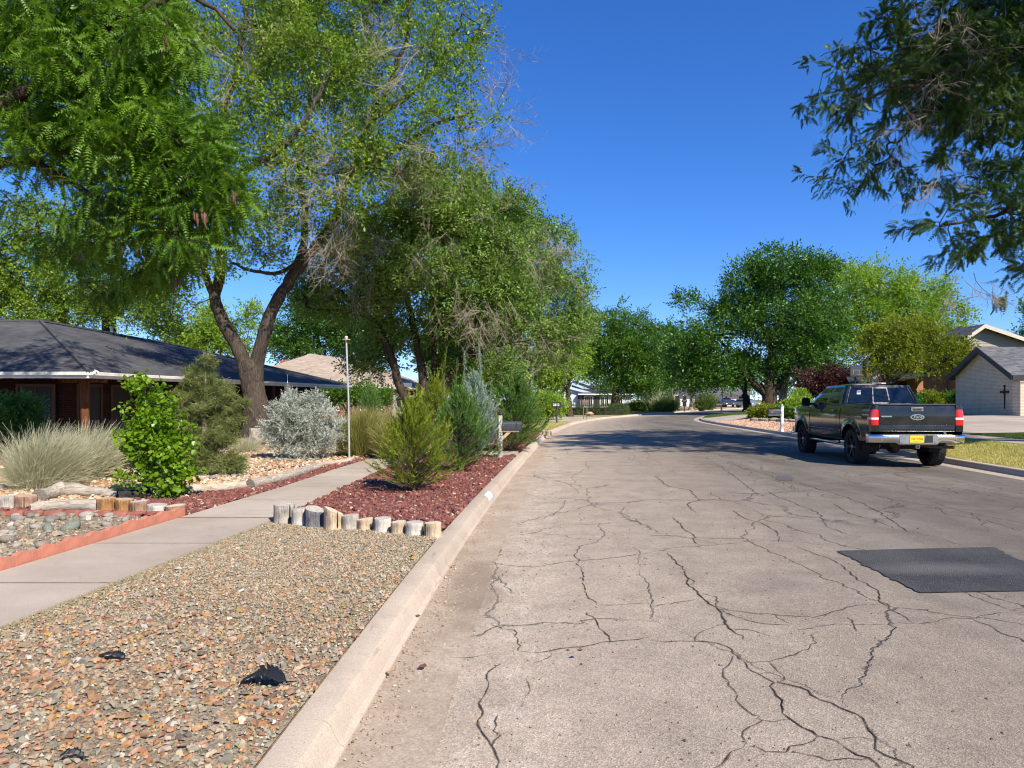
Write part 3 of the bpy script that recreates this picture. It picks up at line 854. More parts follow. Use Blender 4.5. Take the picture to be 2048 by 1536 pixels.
G = lambda x, y_: Gd(x, y_, .07)[:2]
road_sheet('tar_patch', [G(1838, 1190), G(2180, 1186), G(1985, 1099), G(1675, 1105)], .008, M_PATCH)
road_sheet('oil_stain', [G(1552, 962), G(1586, 963), G(1583, 953), G(1556, 954)], .0065, simple('oil_stain', (.10, .09, .088), .8), 5)

# silt fans, crumbs and leaves in the near gutter
pts = []
rg = np.random.default_rng(21)
n = 2300
yv = 2.2 + rg.gamma(2.2, 2.6, n); off = np.abs(rg.normal(0, .28, n))
gp = np.column_stack([L(yv) + .02 + off, yv])
tm = chip_templates(6, rg, .5, tiny=True)
parts = []
wh = rg.integers(0, 6, n)
for k in range(6):
    q = gp[wh == k]; m_ = len(q)
    zq = np.where(q[:, 0] < L(q[:, 1]) + PAN, .008, zroad(q[:, 0], q[:, 1])) + .004
    parts.append(scatter(tm[k][0], tm[k][1], np.column_stack([q, zq]), rand_rot(m_, rg, .3), rg.gamma(2, .0025, m_) + .003, rg.uniform(0, 1, m_)))
V, F, r = join_sc(parts)
tag(npmesh('gutter_grit', V, F, stone_mat('gutter_grit_mat', [(0, (.30, .22, .16)), (.3, (.38, .29, .21)), (.62, (.19, .14, .10)), (.75, (.44, .35, .27)), (.95, (.50, .33, .14))]), attr={'rnd': r}), kind='stuff')

# crumbs and specks blown over the carriageway
n = 2600; yv = rg.uniform(2.3, 12, n); xv = L(yv) + PAN + rg.gamma(1.4, 1.3, n)
parts = [scatter(tm[k][0], tm[k][1], np.column_stack([xv[k::6], yv[k::6], zroad(xv[k::6], yv[k::6]) + .003]), rand_rot(len(xv[k::6]), rg, .3), rg.gamma(1.6, .0028, len(xv[k::6])) + .0025, rg.uniform(0, 1, len(xv[k::6]))) for k in range(6)]
V, F, r = join_sc(parts)
tag(npmesh('road_grit', V, F, stone_mat('road_grit_mat', [(0, (.10, .075, .06)), (.4, (.20, .15, .12)), (.7, (.36, .30, .24)), (.93, (.22, .10, .06))]), attr={'rnd': r}), kind='stuff')
# ------------------------------------------------------------ growing things
def m_bark(name, c1, c2, sc=1.0, bump=.03):
    t = NT(name); co = t.obj()
    mp = t.n('Mapping', None, Vector=co); mp.inputs['Scale'].default_value = (9 * sc, 9 * sc, 1.6 * sc)
    f = t.noise(1.6, 6, .7, mp.outputs[0], dist=.4)
    c = t.ramp(f, [(.3, c1), (.65, c2)])
    c = t.mix(.4, c, t.ramp(t.noise(1.3, 3, .5, co), [(.3, .3), (.7, .7)]), 'OVERLAY')
    return t.done(t.pbr(c, .95, t.bump(f, bump), spec=.15))
M_BARK = m_bark('grey_brown_bark', (.03, .022, .016), (.125, .10, .08), 1.4, .06)
M_BARKD = m_bark('dark_bark', (.028, .021, .015), (.10, .075, .055))
M_BARKP = m_bark('pale_bark', (.16, .13, .10), (.38, .33, .27))
M_TWIG = simple('dead_twig', (.34, .29, .22), .9, spec=.1)
M_TWIGD = simple('live_twig', (.13, .095, .07), .9, spec=.1)

def sprig_tpl(n, llen, lwid, rng, spread=1.0, up=.3, curl=.0):
    """alternate leaves along a unit stem on +Y; each leaf one rhombus"""
    V = []; F = []; per = []
    for i in range(n):
        t = (i + .5) / n; side = 1 if i % 2 else -1
        b = np.array((0, t, -curl * t * t))
        a = rng.uniform(.5, 1.2) * spread
        d = np.array((side * math.sin(a), math.cos(a), rng.normal(up, .35))); d /= np.linalg.norm(d)
        if i == n - 1: d = np.array((rng.normal(0, .2), 1, rng.normal(0, .2)))
        w = np.cross(d, np.array((0, 0, 1.0)) + rng.normal(0, .45, 3)); w /= np.linalg.norm(w) + 1e-9
        l_ = llen * rng.uniform(.6, 1.35)
        k = len(V)
        V += [b, b + d * l_ * .5 + w * lwid * .5, b + d * l_, b + d * l_ * .5 - w * lwid * .5]
        F.append((k, k + 1, k + 2, k + 3)); per.append(rng.uniform())
    return np.array(V), np.array(F), np.array(per)

def broad_tpl(n, llen, rng, up=.5):
    """rounded folded leaves of two quads each"""
    V = []; F = []; per = []
    for i in range(n):
        t = (i + .6) / n; a = rng.uniform(0, 6.28)
        b = np.array((0, t, 0))
        d = np.array((math.cos(a), rng.normal(.1, .4), math.sin(a))); d /= np.linalg.norm(d)
        w = np.cross(d, (0, .3, 1.0)); w /= np.linalg.norm(w) + 1e-9; u = np.cross(w, d)
        l_ = llen * rng.uniform(.6, 1.2); h = l_ * .52; k = len(V)
        b = b + d * l_ * .3
        V += [b, b + d * l_ * .28 + w * h + u * h * .3, b + d * l_ * .72 + w * h * .72 + u * h * .2, b + d * l_, b + d * l_ * .72 - w * h * .72 + u * h * .2, b + d * l_ * .28 - w * h + u * h * .3]
        F += [(k, k + 1, k + 2, k + 3), (k, k + 3, k + 4, k + 5)]; q = rng.uniform(); per += [q, q]
    return np.array(V), np.array(F), np.array(per)

def frond_tpl(n, llen, lwid, rng, droop=.45):
    V = []; F = []; per = []
    for i in range(n):
        t = .12 + .88 * i / (n - 1)
        for s_ in (-1, 1):
            b = np.array((0, t, -droop * t * t)); a = rng.normal(1.15, .12)
            taper = math.sin(math.pi * min(1, t * .75 + .2)) ** .5
            d = np.array((s_ * math.sin(a), math.cos(a), -.25 + rng.normal(0, .15)))
            k = len(V); l_ = llen * taper
            V += [b + (0, -lwid * .5, 0), b + (0, lwid * .5, 0), b + d * l_]
            F.append((k, k + 1, k + 2)); per.append(rng.uniform())
    return np.array(V), np.array(F), np.array(per)

def spray_tpl(n, rng, nl=.16, w=.018, fan=.6, taper=True):
    """feathery conifer spray: short narrow blades all along a unit axis"""
    V = []; F = []; per = []
    for i in range(n):
        t = (i + rng.uniform()) / n
        a = rng.uniform(0, 6.28); b = np.array((0, t * .95, 0)); l_ = nl * rng.uniform(.6, 1.2) * ((1.15 - t) if taper else 1)
        d = np.array((math.cos(a) * fan, 1.0, math.sin(a) * fan)); d /= np.linalg.norm(d)
        ww = np.cross(d, rng.normal(0, 1, 3)); ww /= np.linalg.norm(ww) + 1e-9
        k = len(V)
        V += [b - ww * w * .5, b + ww * w * .5, b + d * l_ + ww * w * .3, b + d * l_ - ww * w * .3]
        F.append((k, k + 1, k + 2, k + 3)); per.append(rng.uniform())
    return np.array(V), np.array(F), np.array(per)

def seg_tubes(A, B, ra, rb, n=3):
    """many straight tapered tubes at once"""
    A = np.asarray(A); B = np.asarray(B); m = len(A)
    d = B - A; d /= np.linalg.norm(d, axis=1, keepdims=True) + 1e-9
    a = np.where(np.abs(d[:, 2:3]) > .9, np.array([[1., 0, 0]]), np.array([[0, 0, 1.]]))
    u = np.cross(d, a); u /= np.linalg.norm(u, axis=1, keepdims=True) + 1e-9; w = np.cross(d, u)
    ang = np.arange(n) * 2 * np.pi / n
    ring = np.cos(ang)[None, :, None] * u[:, None, :] + np.sin(ang)[None, :, None] * w[:, None, :]
    V = np.concatenate([A[:, None] + ring * np.asarray(ra)[:, None, None], B[:, None] + ring * np.asarray(rb)[:, None, None]], axis=1)
    F = np.array([(k, (k + 1) % n, (k + 1) % n + n, k + n) for k in range(n)])
    F = F[None] + (np.arange(m) * 2 * n)[:, None, None]
    return V.reshape(-1, 3), F.reshape(-1, 4)

def blob_pts(blobs, n, rng, shell=.55):
    """targets in ellipsoids; blob = (centre, (rx,ry,rz))"""
    vol = np.array([b[1][0] * b[1][2] * b[1][1] ** .5 * (b[2] if len(b) > 2 else 1) for b in blobs]); who = rng.choice(len(blobs), n, p=vol / vol.sum())
    C = np.array([b[0] for b in blobs])[who]; Rr = np.array([b[1] for b in blobs])[who]
    d = rng.normal(0, 1, (n, 3)); d /= np.linalg.norm(d, axis=1, keepdims=True)
    return C + d * Rr * (rng.uniform(0, 1, n) ** (1 / 3 * shell * 1.6))[:, None]

def bpx(px, py, d, r, ry=None, dep=None):
    r_ = r / 1420 * d; rz = (ry or r) / 1420 * d
    return (P(px, py, d), (r_, dep if dep else max(r_, .8 * rz), rz))

def smooth_poly(pts, k=4):
    """Catmull-Rom through 3-D points"""
    p = np.array(pts, float)
    if len(p) < 3: 
        return np.array([p[0] + (p[-1] - p[0]) * t for t in np.linspace(0, 1, k + 1)])
    q = np.vstack([2 * p[0] - p[1], p, 2 * p[-1] - p[-2]]); out = []
    for i in range(1, len(q) - 2):
        for t in np.linspace(0, 1, k, endpoint=False):
            a, b, c, d = q[i - 1], q[i], q[i + 1], q[i + 2]
            out.append(.5 * ((2 * b) + (c - a) * t + (2 * a - 5 * b + 4 * c - d) * t * t + (3 * b - a - 3 * c + d) * t ** 3))
    out.append(p[-1]); return np.array(out)

def tree(name, label, cat, limbs, blobs, nt, clump, spr, tpls, leafm, barkm, seed, tip=.008, group=None, up=.25, outw=.5, droop=0.0,
         bare=None, sides=10, seg=.7, along=.35, twigm=None, rcap=1e9, lscale=(.8, 1.25), minr=0.0, leafname='foliage', kind=None, shell=.55, knobs=True, flatc=.75):
    """limbs: [(points, r0, r1)], first is the trunk. nt targets in the blobs are joined to the limbs by branches; every target carries a clump
    (radius clump) of spr sprigs taken from tpls."""
    rng = np.random.default_rng(seed)
    root = empty(name, tuple(np.array(limbs[0][0][0], float)))
    base = np.array(limbs[0][0][0], float)
    tag(root, label, cat, group, kind)
    nodes = []; par = []; fixed = []; dirs = []
    tr = MB()
    for li, (pts, r0, r1) in enumerate(limbs):
        q = smooth_poly(pts, 5); n = len(q)
        wob = rng.normal(0, 1, (n, 3)) * np.linspace(0, 1, n)[:, None] * min(r0 * .25, .05); wob[0] = 0
        q = q + wob
        rr = r0 + (r1 - r0) * np.linspace(0, 1, n) ** .8
        if li == 0:
            rr = rr * (1 + .55 * np.exp(-np.linspace(0, 1, n) * n * .45))
        if knobs: rr = rr * rng.uniform(.93, 1.1, n)
        tr.tube(q - base, list(rr), sides if r0 > .12 else 7)
        k0 = len(nodes)
        for i in range(n):
            nodes.append(q[i]); fixed.append(rr[i]); par.append(-1 if i == 0 else len(nodes) - 2)
            dirs.append(q[min(i + 1, n - 1)] - q[max(i - 1, 0)])
    if tr.v: tr.build('trunk', barkm, root, smooth=True, sharp=80, recalc=False)
    ntr = len(nodes)
    T = blob_pts(blobs, nt, rng, shell)
    cen = np.array(nodes)
    dmin = np.array([np.min(np.linalg.norm(cen - t, axis=1)) for t in T])
    T = T[np.argsort(dmin)]
    N = np.zeros((ntr + nt * 14, 3)); N[:ntr] = nodes; cnt = ntr
    D = np.zeros_like(N); D[:ntr] = dirs
    pen = np.zeros(len(N)); 
    st = np.array([l for l in range(ntr)])
    low = np.zeros(len(N)); 
    # trunk feet do not sprout
    z0 = base[2]
    pen[:ntr] = np.where(np.array(fixed) > .55 * limbs[0][1], 1.5, 0)
    tips = []
    for t in T:
        dd = np.linalg.norm(N[:cnt] - t, axis=1) + pen[:cnt]
        k = int(np.argmin(dd)); a = N[k]; dist = np.linalg.norm(t - a)
        if dist < 1e-3: continue
        n = int(min(10, max(2, dist / seg)))
        dk = D[k] / (np.linalg.norm(D[k]) + 1e-9)
        b = a + (dk * .35 + np.array((0, 0, .2 * up))) * dist
        prev = k
        for i in range(1, n + 1):
            s_ = i / n
            p = (1 - s_) ** 2 * a + 2 * s_ * (1 - s_) * b + s_ * s_ * t
            if i < n: p = p + rng.normal(0, .06, 3) * min(dist, 2.0) * .6
            N[cnt] = p; D[cnt] = p - N[prev]; par.append(prev); fixed.append(0); pen[cnt] = 0
            prev = cnt; cnt += 1
        tips.append(prev)
    N = N[:cnt]; D = D[:cnt]; par = np.array(par); r = np.array(fixed, float)
    acc = np.zeros(cnt)
    isT = np.zeros(cnt, bool); isT[tips] = True
    for i in range(cnt - 1, ntr - 1, -1):
        ri = (acc[i] + (tip ** 2.2 if (isT[i] or acc[i] == 0) else 0)) ** (1 / 2.2)
        r[i] = min(max(ri, tip), rcap)
        acc[par[i]] += ri ** 2.2
    idx = np.arange(ntr, cnt)
    if len(idx):
        pr = np.minimum(r[par[idx]], r[idx] * 1.35)
        thick = r[idx] > .028
        Vs = []; Fs = []; o = 0
        for msk, ns in ((thick, 6), (~thick, 3)):
            if msk.any():
                V, F = seg_tubes(N[par[idx[msk]]], N[idx[msk]], pr[msk], r[idx[msk]] * .97, ns)
                Vs.append(V); Fs.append(F + o); o += len(V)
        tag(npmesh('branches', np.concatenate(Vs) - base, np.concatenate(Fs), barkm, root, True), kind='stuff')
    # sprigs
    tips = np.array(tips)
    nsp = len(tips) * spr
    who = np.repeat(tips, spr)
    al = rng.uniform(0, 1, nsp) < along
    pw = par[who]
    f = rng.uniform(0, 1, (nsp, 1)) * al[:, None]
    anchor = N[who] * (1 - f) + N[pw] * f
    dn_ = D[who] / (np.linalg.norm(D[who], axis=1, keepdims=True) + 1e-9)
    dv = rng.normal(0, 1, (nsp, 3)); dv /= np.linalg.norm(dv, axis=1, keepdims=True)
    dv = dv + dn_ * outw + np.array((0, 0, up - droop))
    dv /= np.linalg.norm(dv, axis=1, keepdims=True)
    rad = clump * rng.uniform(0, 1, nsp) ** .6
    off = rng.normal(0, 1, (nsp, 3)); off /= np.linalg.norm(off, axis=1, keepdims=True); off[:, 2] *= flatc
    pos = anchor + (off * .55 + dv * .45) * rad[:, None]
    if minr: pos[:, 2] = np.maximum(pos[:, 2], minr)
    kt = rng.integers(0, len(tpls), nsp); parts = []
    base_r = rng.uniform(0, 1, len(tips)); tr_ = np.repeat(base_r, spr)
    rnd = np.clip(tr_ * .45 + rng.uniform(0, 1, nsp) * .55, 0, 1)
    scl = rng.uniform(lscale[0], lscale[1], nsp)
    for k, (tv, tf, per, size) in enumerate(tpls):
        m_ = kt == k
        if not m_.any(): continue
        R_ = rot_to(dv[m_], rng.normal(0, .75, m_.sum()) if not droop else rng.normal(0, .9, m_.sum()))
        parts.append(scatter(tv, tf, pos[m_], R_, scl[m_] * size, rnd[m_], per, .3))
    V, F, rr = join_sc(parts)
    tag(npmesh(leafname, V - base, F, leafm, root, attr={'rnd': rr}), kind='stuff')
    if twigm:   # fine stalks that carry the sprigs
        sel = rng.uniform(0, 1, nsp) < .22
        V, F = seg_tubes(anchor[sel], pos[sel] + dv[sel] * .1, np.full(sel.sum(), tip * .55), np.full(sel.sum(), tip * .3), 3)
        tag(npmesh('twigs', V - base, F, twigm, root), kind='stuff')
    if bare:    # bundles of leafless twigs: (blobs, bundles, length, mat, droop, fan)
        bb, nb, bl, bm_, bd, rad_ = bare
        c = blob_pts(bb, nb, rng, .8)
        A = []; B = []; ra = []; rb = []
        cc = np.mean([b[0] for b in blobs], axis=0)
        for q in c:
            k = int(np.argmin(np.linalg.norm(N - q, axis=1))); s0 = N[k]
            main = q - s0; main /= np.linalg.norm(main) + 1e-9
            main = main + np.array((0, 0, -bd)) * rng.uniform(.3, 1.4) + rng.normal(0, .25, 3); main /= np.linalg.norm(main)
            def rec(p, d, ln, rr_, dep):
                n = (2, 3, 4)[dep]; q0 = p
                for i in range(n):
                    d = d + rng.normal(0, .13, 3) + np.array((0, 0, -bd * .07)); d /= np.linalg.norm(d)
                    q1 = q0 + d * ln / n
                    A.append(q0); B.append(q1); ra.append(rr_ * (1 - i / n * .5)); rb.append(rr_ * (1 - (i + 1) / n * .5))
                    if dep > 0 and rng.uniform() < .95:
                        for _ in range(2 if dep > 1 else 2):
                            dd = d + rng.normal(0, .55, 3); dd /= np.linalg.norm(dd)
                            rec(q1, dd, ln * rng.uniform(.35, .6), rr_ * .6, dep - 1)
                    q0 = q1
            rec(s0 * .3 + q * .7, main, bl * rng.uniform(.6, 1.3), rad_, 2)
        V, F = seg_tubes(A, B, ra, rb, 3)
        tag(npmesh('bare_twigs', V - base, F, bm_, root), kind='stuff')
    return root

def tplset(fn, k, size, *a, **kw):
    rg_ = np.random.default_rng(kw.pop('seed', 5)); out = []
    for _ in range(k):
        v, f, p = fn(*[x if x != 'rng' else rg_ for x in a], **kw); out.append((v, f, p, size))
    return out

# leaf colours
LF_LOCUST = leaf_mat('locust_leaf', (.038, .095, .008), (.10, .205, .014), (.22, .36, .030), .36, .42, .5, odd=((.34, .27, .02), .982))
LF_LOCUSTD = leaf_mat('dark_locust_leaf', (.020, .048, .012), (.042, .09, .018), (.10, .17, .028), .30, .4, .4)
LF_ELM = leaf_mat('elm_leaf', (.075, .14, .015), (.18, .28, .026), (.26, .36, .04), .36, .45, .35)
LF_ELMG = leaf_mat('grey_green_leaf', (.075, .14, .025), (.18, .29, .055), (.25, .35, .08), .34, .45, .35)
LF_DEEP = leaf_mat('deep_green_leaf', (.020, .07, .010), (.062, .155, .018), (.12, .24, .03), .28, .4, .3)
LF_MID = leaf_mat('mid_green_leaf', (.030, .09, .012), (.085, .19, .022), (.14, .26, .03), .35, .4, .3)
LF_YEL = leaf_mat('yellow_green_leaf', (.10, .20, .018), (.23, .36, .035), (.44, .55, .09), .42, .45, .25)
LF_OLIVE = leaf_mat('olive_gold_leaf', (.09, .12, .010), (.19, .23, .015), (.34, .36, .03), .38, .5, .3)
LF_PURP = leaf_mat('maroon_leaf', (.035, .010, .012), (.065, .020, .022), (.12, .045, .04), .25, .45, .5)

# ------------------------------------------------------------ the near locust, upper left
fr = tplset(frond_tpl, 5, .31, 9, .19, .10, 'rng', seed=3)
tl = [(-13.4, 12.8, YZ), (-13.2, 12.8, 2.2), (-12.9, 12.6, 4.2)]
t0 = tree('locust_tree', 'leafy locust tree overhanging the left garden with feathery hanging foliage', 'tree',
     [(tl, .34, .27),
      ([tl[-1], (-11.4, 12.4, 5.0), P(-60, 345, 12.5), P(40, 322, 12.5), P(120, 352, 12.4), P(230, 420, 12.2), P(330, 450, 12.0)], .15, .025),
      ([tl[-1], (-11.2, 12.3, 5.9), P(-90, 240, 12.0), P(60, 180, 11.8), P(190, 62, 11.8), P(290, 18, 11.7), P(372, -20, 11.7), P(470, 60, 11.7)], .17, .03),
      ([tl[-1], (-12.4, 13.1, 6.8), (-11.2, 14, 9.2), (-9.6, 15, 11.4)], .18, .05),
      ([tl[-1], (-14, 11.5, 6.8), (-15.5, 11, 9.4)], .16, .05)],
     [bpx(40, 40, 12.2, 130, dep=1.2), bpx(190, 150, 12.0, 125, dep=1.0), bpx(320, 110, 11.7, 85, 90, .9), bpx(110, 270, 12.4, 110, 80, 1.0), bpx(290, 270, 11.8, 120, 110, .9), bpx(395, 300, 11.8, 75, 110, .7),
      bpx(250, 420, 12.5, 110, 90, 1.0), bpx(370, 440, 12.1, 90, 80, .8), bpx(300, 520, 13.2, 80, 60, .8), bpx(435, 355, 11.8, 50, 70, .5), bpx(140, 490, 13.6, 60, 40, .8), bpx(20, 230, 12.6, 60, 70, .8), bpx(230, 10, 12.0, 110, 50, 1.0),
      bpx(40, 405, 14.4, 45, 22, .6), bpx(455, 400, 12.2, 40, 55, .5), bpx(220, 570, 14.1, 50, 35, .6),
      ((-12.0, 13.5, 10.5), (3.6, 3.0, 2.2), .12), ((-9.4, 15.5, 11.6), (2.8, 2.4, 1.2), .12), ((-15.5, 11.5, 9.0), (2.8, 2.6, 2.2), .2), ((-14.5, 15.5, 8.0), (2.6, 2.4, 1.8), .12)],
     1380, .40, 17, fr, LF_LOCUST, M_BARKD, 31, tip=.005, up=0.0, droop=.42, outw=.8, seg=.35, along=.5, twigm=None, lscale=(.7, 1.25), shell=.8)

# ------------------------------------------------------------ the near locust, right
frd = tplset(frond_tpl, 5, .255, 8, .27, .14, 'rng', seed=4)
tb = [(17.4, 17.0, zr(17.4, 17.0)), (17.2, 17.0, 2.4), (16.6, 17.0, 4.2)]
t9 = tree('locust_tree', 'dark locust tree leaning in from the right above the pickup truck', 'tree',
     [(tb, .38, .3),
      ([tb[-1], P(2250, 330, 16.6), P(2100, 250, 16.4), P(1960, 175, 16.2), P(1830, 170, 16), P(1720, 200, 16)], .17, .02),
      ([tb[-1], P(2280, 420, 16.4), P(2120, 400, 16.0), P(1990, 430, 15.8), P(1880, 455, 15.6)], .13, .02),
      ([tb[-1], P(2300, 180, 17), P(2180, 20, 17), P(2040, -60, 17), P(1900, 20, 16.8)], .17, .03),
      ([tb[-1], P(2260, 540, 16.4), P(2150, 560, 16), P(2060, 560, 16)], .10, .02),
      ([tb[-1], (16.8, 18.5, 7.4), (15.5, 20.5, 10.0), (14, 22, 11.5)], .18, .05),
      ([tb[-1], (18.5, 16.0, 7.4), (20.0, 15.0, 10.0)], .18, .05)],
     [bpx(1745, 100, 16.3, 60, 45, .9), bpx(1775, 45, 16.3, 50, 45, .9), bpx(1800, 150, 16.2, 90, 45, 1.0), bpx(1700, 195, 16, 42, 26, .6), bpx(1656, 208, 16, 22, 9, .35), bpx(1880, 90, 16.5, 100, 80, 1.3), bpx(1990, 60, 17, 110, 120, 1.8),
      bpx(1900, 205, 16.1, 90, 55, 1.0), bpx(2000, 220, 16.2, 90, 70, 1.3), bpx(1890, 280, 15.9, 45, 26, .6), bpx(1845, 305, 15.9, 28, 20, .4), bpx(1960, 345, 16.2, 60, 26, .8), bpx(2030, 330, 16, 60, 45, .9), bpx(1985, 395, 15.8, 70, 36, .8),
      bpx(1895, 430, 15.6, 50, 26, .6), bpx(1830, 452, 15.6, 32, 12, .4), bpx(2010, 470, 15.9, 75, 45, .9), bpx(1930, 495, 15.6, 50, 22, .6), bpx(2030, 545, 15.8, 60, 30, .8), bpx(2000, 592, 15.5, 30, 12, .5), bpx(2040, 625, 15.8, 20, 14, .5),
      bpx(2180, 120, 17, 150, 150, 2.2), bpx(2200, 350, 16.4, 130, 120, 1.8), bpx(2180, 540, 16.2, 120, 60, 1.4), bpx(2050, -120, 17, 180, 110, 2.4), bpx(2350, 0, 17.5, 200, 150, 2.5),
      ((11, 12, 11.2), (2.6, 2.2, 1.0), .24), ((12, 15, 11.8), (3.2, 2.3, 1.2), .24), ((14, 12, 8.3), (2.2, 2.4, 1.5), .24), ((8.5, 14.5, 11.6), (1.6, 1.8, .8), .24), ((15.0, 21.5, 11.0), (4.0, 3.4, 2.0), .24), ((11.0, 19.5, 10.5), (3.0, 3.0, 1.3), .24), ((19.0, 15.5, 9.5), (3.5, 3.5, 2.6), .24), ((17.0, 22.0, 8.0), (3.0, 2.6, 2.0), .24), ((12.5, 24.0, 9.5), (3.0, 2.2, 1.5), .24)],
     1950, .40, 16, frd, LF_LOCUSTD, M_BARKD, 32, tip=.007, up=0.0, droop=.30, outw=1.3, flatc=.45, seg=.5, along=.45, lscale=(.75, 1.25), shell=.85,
     bare=([bpx(1890, 110, 16, 60, 60, .6), bpx(1950, 60, 16, 70, 60, .6), bpx(1790, 230, 16, 60, 20, .5), bpx(1900, 340, 15.8, 60, 20, .5), bpx(1940, 580, 15.5, 40, 30, .5)], 34, .9, M_TWIG, .6, .010))

# ------------------------------------------------------------ the big forked tree in front of the dark-roofed house
sp1 = tplset(sprig_tpl, 6, .42, 5, .29, .155, 'rng', seed=8)
d1 = 27.0
def Q(px, py, d=d1): return P(px, py, d)
t1base = np.array(((515 - 1024) / 1420 * d1, d1, YZ))
t1 = tree('forked_tree', 'tall forked shade tree with a thick leaning trunk beside the dark-roofed house', 'tree',
     [([t1base, Q(513, 830), Q(508, 780), Q(502, 745), Q(499, 722)], .50, .33),
      ([Q(505, 810), Q(497, 760), Q(478, 700), Q(445, 640), Q(430, 595), Q(441, 540), Q(438, 470, 26.5), Q(430, 380, 26), Q(445, 250, 25.5), Q(480, 100, 25), Q(500, -60, 25)], .33, .07),
      ([Q(508, 810), Q(510, 760), Q(522, 690), Q(545, 620), Q(580, 560), Q(625, 500), Q(668, 440, 26.5), Q(700, 350, 26), Q(740, 240, 25.5), Q(800, 120, 25), Q(830, -20, 25)], .33, .06),
      ([Q(580, 560), Q(605, 500, 27), Q(610, 430, 28), Q(600, 330, 29), Q(620, 180, 30), Q(640, 20, 30)], .19, .06),
      ([Q(432, 395, 26), Q(500, 335, 24.5), Q(560, 300, 24), Q(620, 225, 24), Q(648, 160, 24)], .15, .05),
      ([Q(530, 330, 24.2), Q(585, 322, 24), Q(650, 350, 24), Q(730, 335, 24), Q(800, 350, 24)], .08, .03),
      ([Q(430, 595), Q(410, 545, 26.6), Q(405, 490, 26), Q(370, 430, 25)], .17, .06),
      ([Q(620, 505), Q(560, 545, 26.5), Q(500, 540, 26), Q(455, 520, 25.5)], .10, .04),
      ([Q(700, 350, 26), Q(790, 300, 25), Q(870, 250, 24.5), Q(950, 220, 24)], .13, .03),
      ([Q(740, 240, 25.5), Q(830, 180, 25), Q(900, 90, 25), Q(930, 20, 25)], .12, .03),
      ([Q(432, 395, 26), Q(360, 330, 26), Q(280, 230, 26), Q(220, 100, 26)], .14, .05)],
     [bpx(470, 415, 26, 75, 60), bpx(400, 520, 26, 60, 40), bpx(340, 580, 26, 60, 45), bpx(560, 425, 25, 80, 60), bpx(600, 330, 24.5, 95, 75), bpx(500, 240, 25, 95, 85), bpx(690, 290, 24.5, 85, 70),
      bpx(620, 150, 25, 100, 85), bpx(740, 170, 25, 75, 80), bpx(480, 90, 25.5, 90, 80), bpx(560, 20, 25.5, 90, 50), bpx(860, 70, 25, 70, 70), bpx(950, 70, 25, 42, 50), bpx(900, 150, 24.5, 60, 55), bpx(840, 240, 24.5, 85, 60), bpx(940, 230, 24, 52, 40),
      bpx(800, 330, 24.5, 95, 50), bpx(930, 320, 24, 50, 30), bpx(710, 400, 24.5, 90, 45), bpx(520, 510, 26, 60, 26), bpx(300, 640, 26, 45, 25), bpx(690, 480, 26, 60, 40), bpx(720, 20, 25.5, 45, 40), bpx(800, -60, 26, 150, 60), bpx(520, -120, 27, 180, 90),
      bpx(300, 80, 26, 120, 100), bpx(300, 280, 26.5, 100, 80), bpx(640, -140, 29, 200, 90), bpx(640, 100, 30, 120, 100)],
     1700, .60, 19, sp1, LF_ELM, M_BARK, 41, tip=.008, up=.2, outw=.5, twigm=M_TWIGD, sides=16, lscale=(.75, 1.3),
     bare=([bpx(680, 400, 24, 70, 70, 1), bpx(660, 480, 24.5, 50, 60, 1), bpx(980, 190, 24, 40, 60, 1), bpx(985, 260, 24, 45, 45, 1), bpx(960, 120, 24.5, 45, 50, 1), bpx(560, 60, 25, 70, 60, 1), bpx(800, 130, 24.5, 70, 60, 1), bpx(760, 60, 25, 60, 50, 1), bpx(860, 310, 24, 110, 35, 1), bpx(680, 330, 24, 60, 50, 1), bpx(470, 130, 25, 60, 80, 1)], 150, 1.3, M_TWIG, .35, .010))

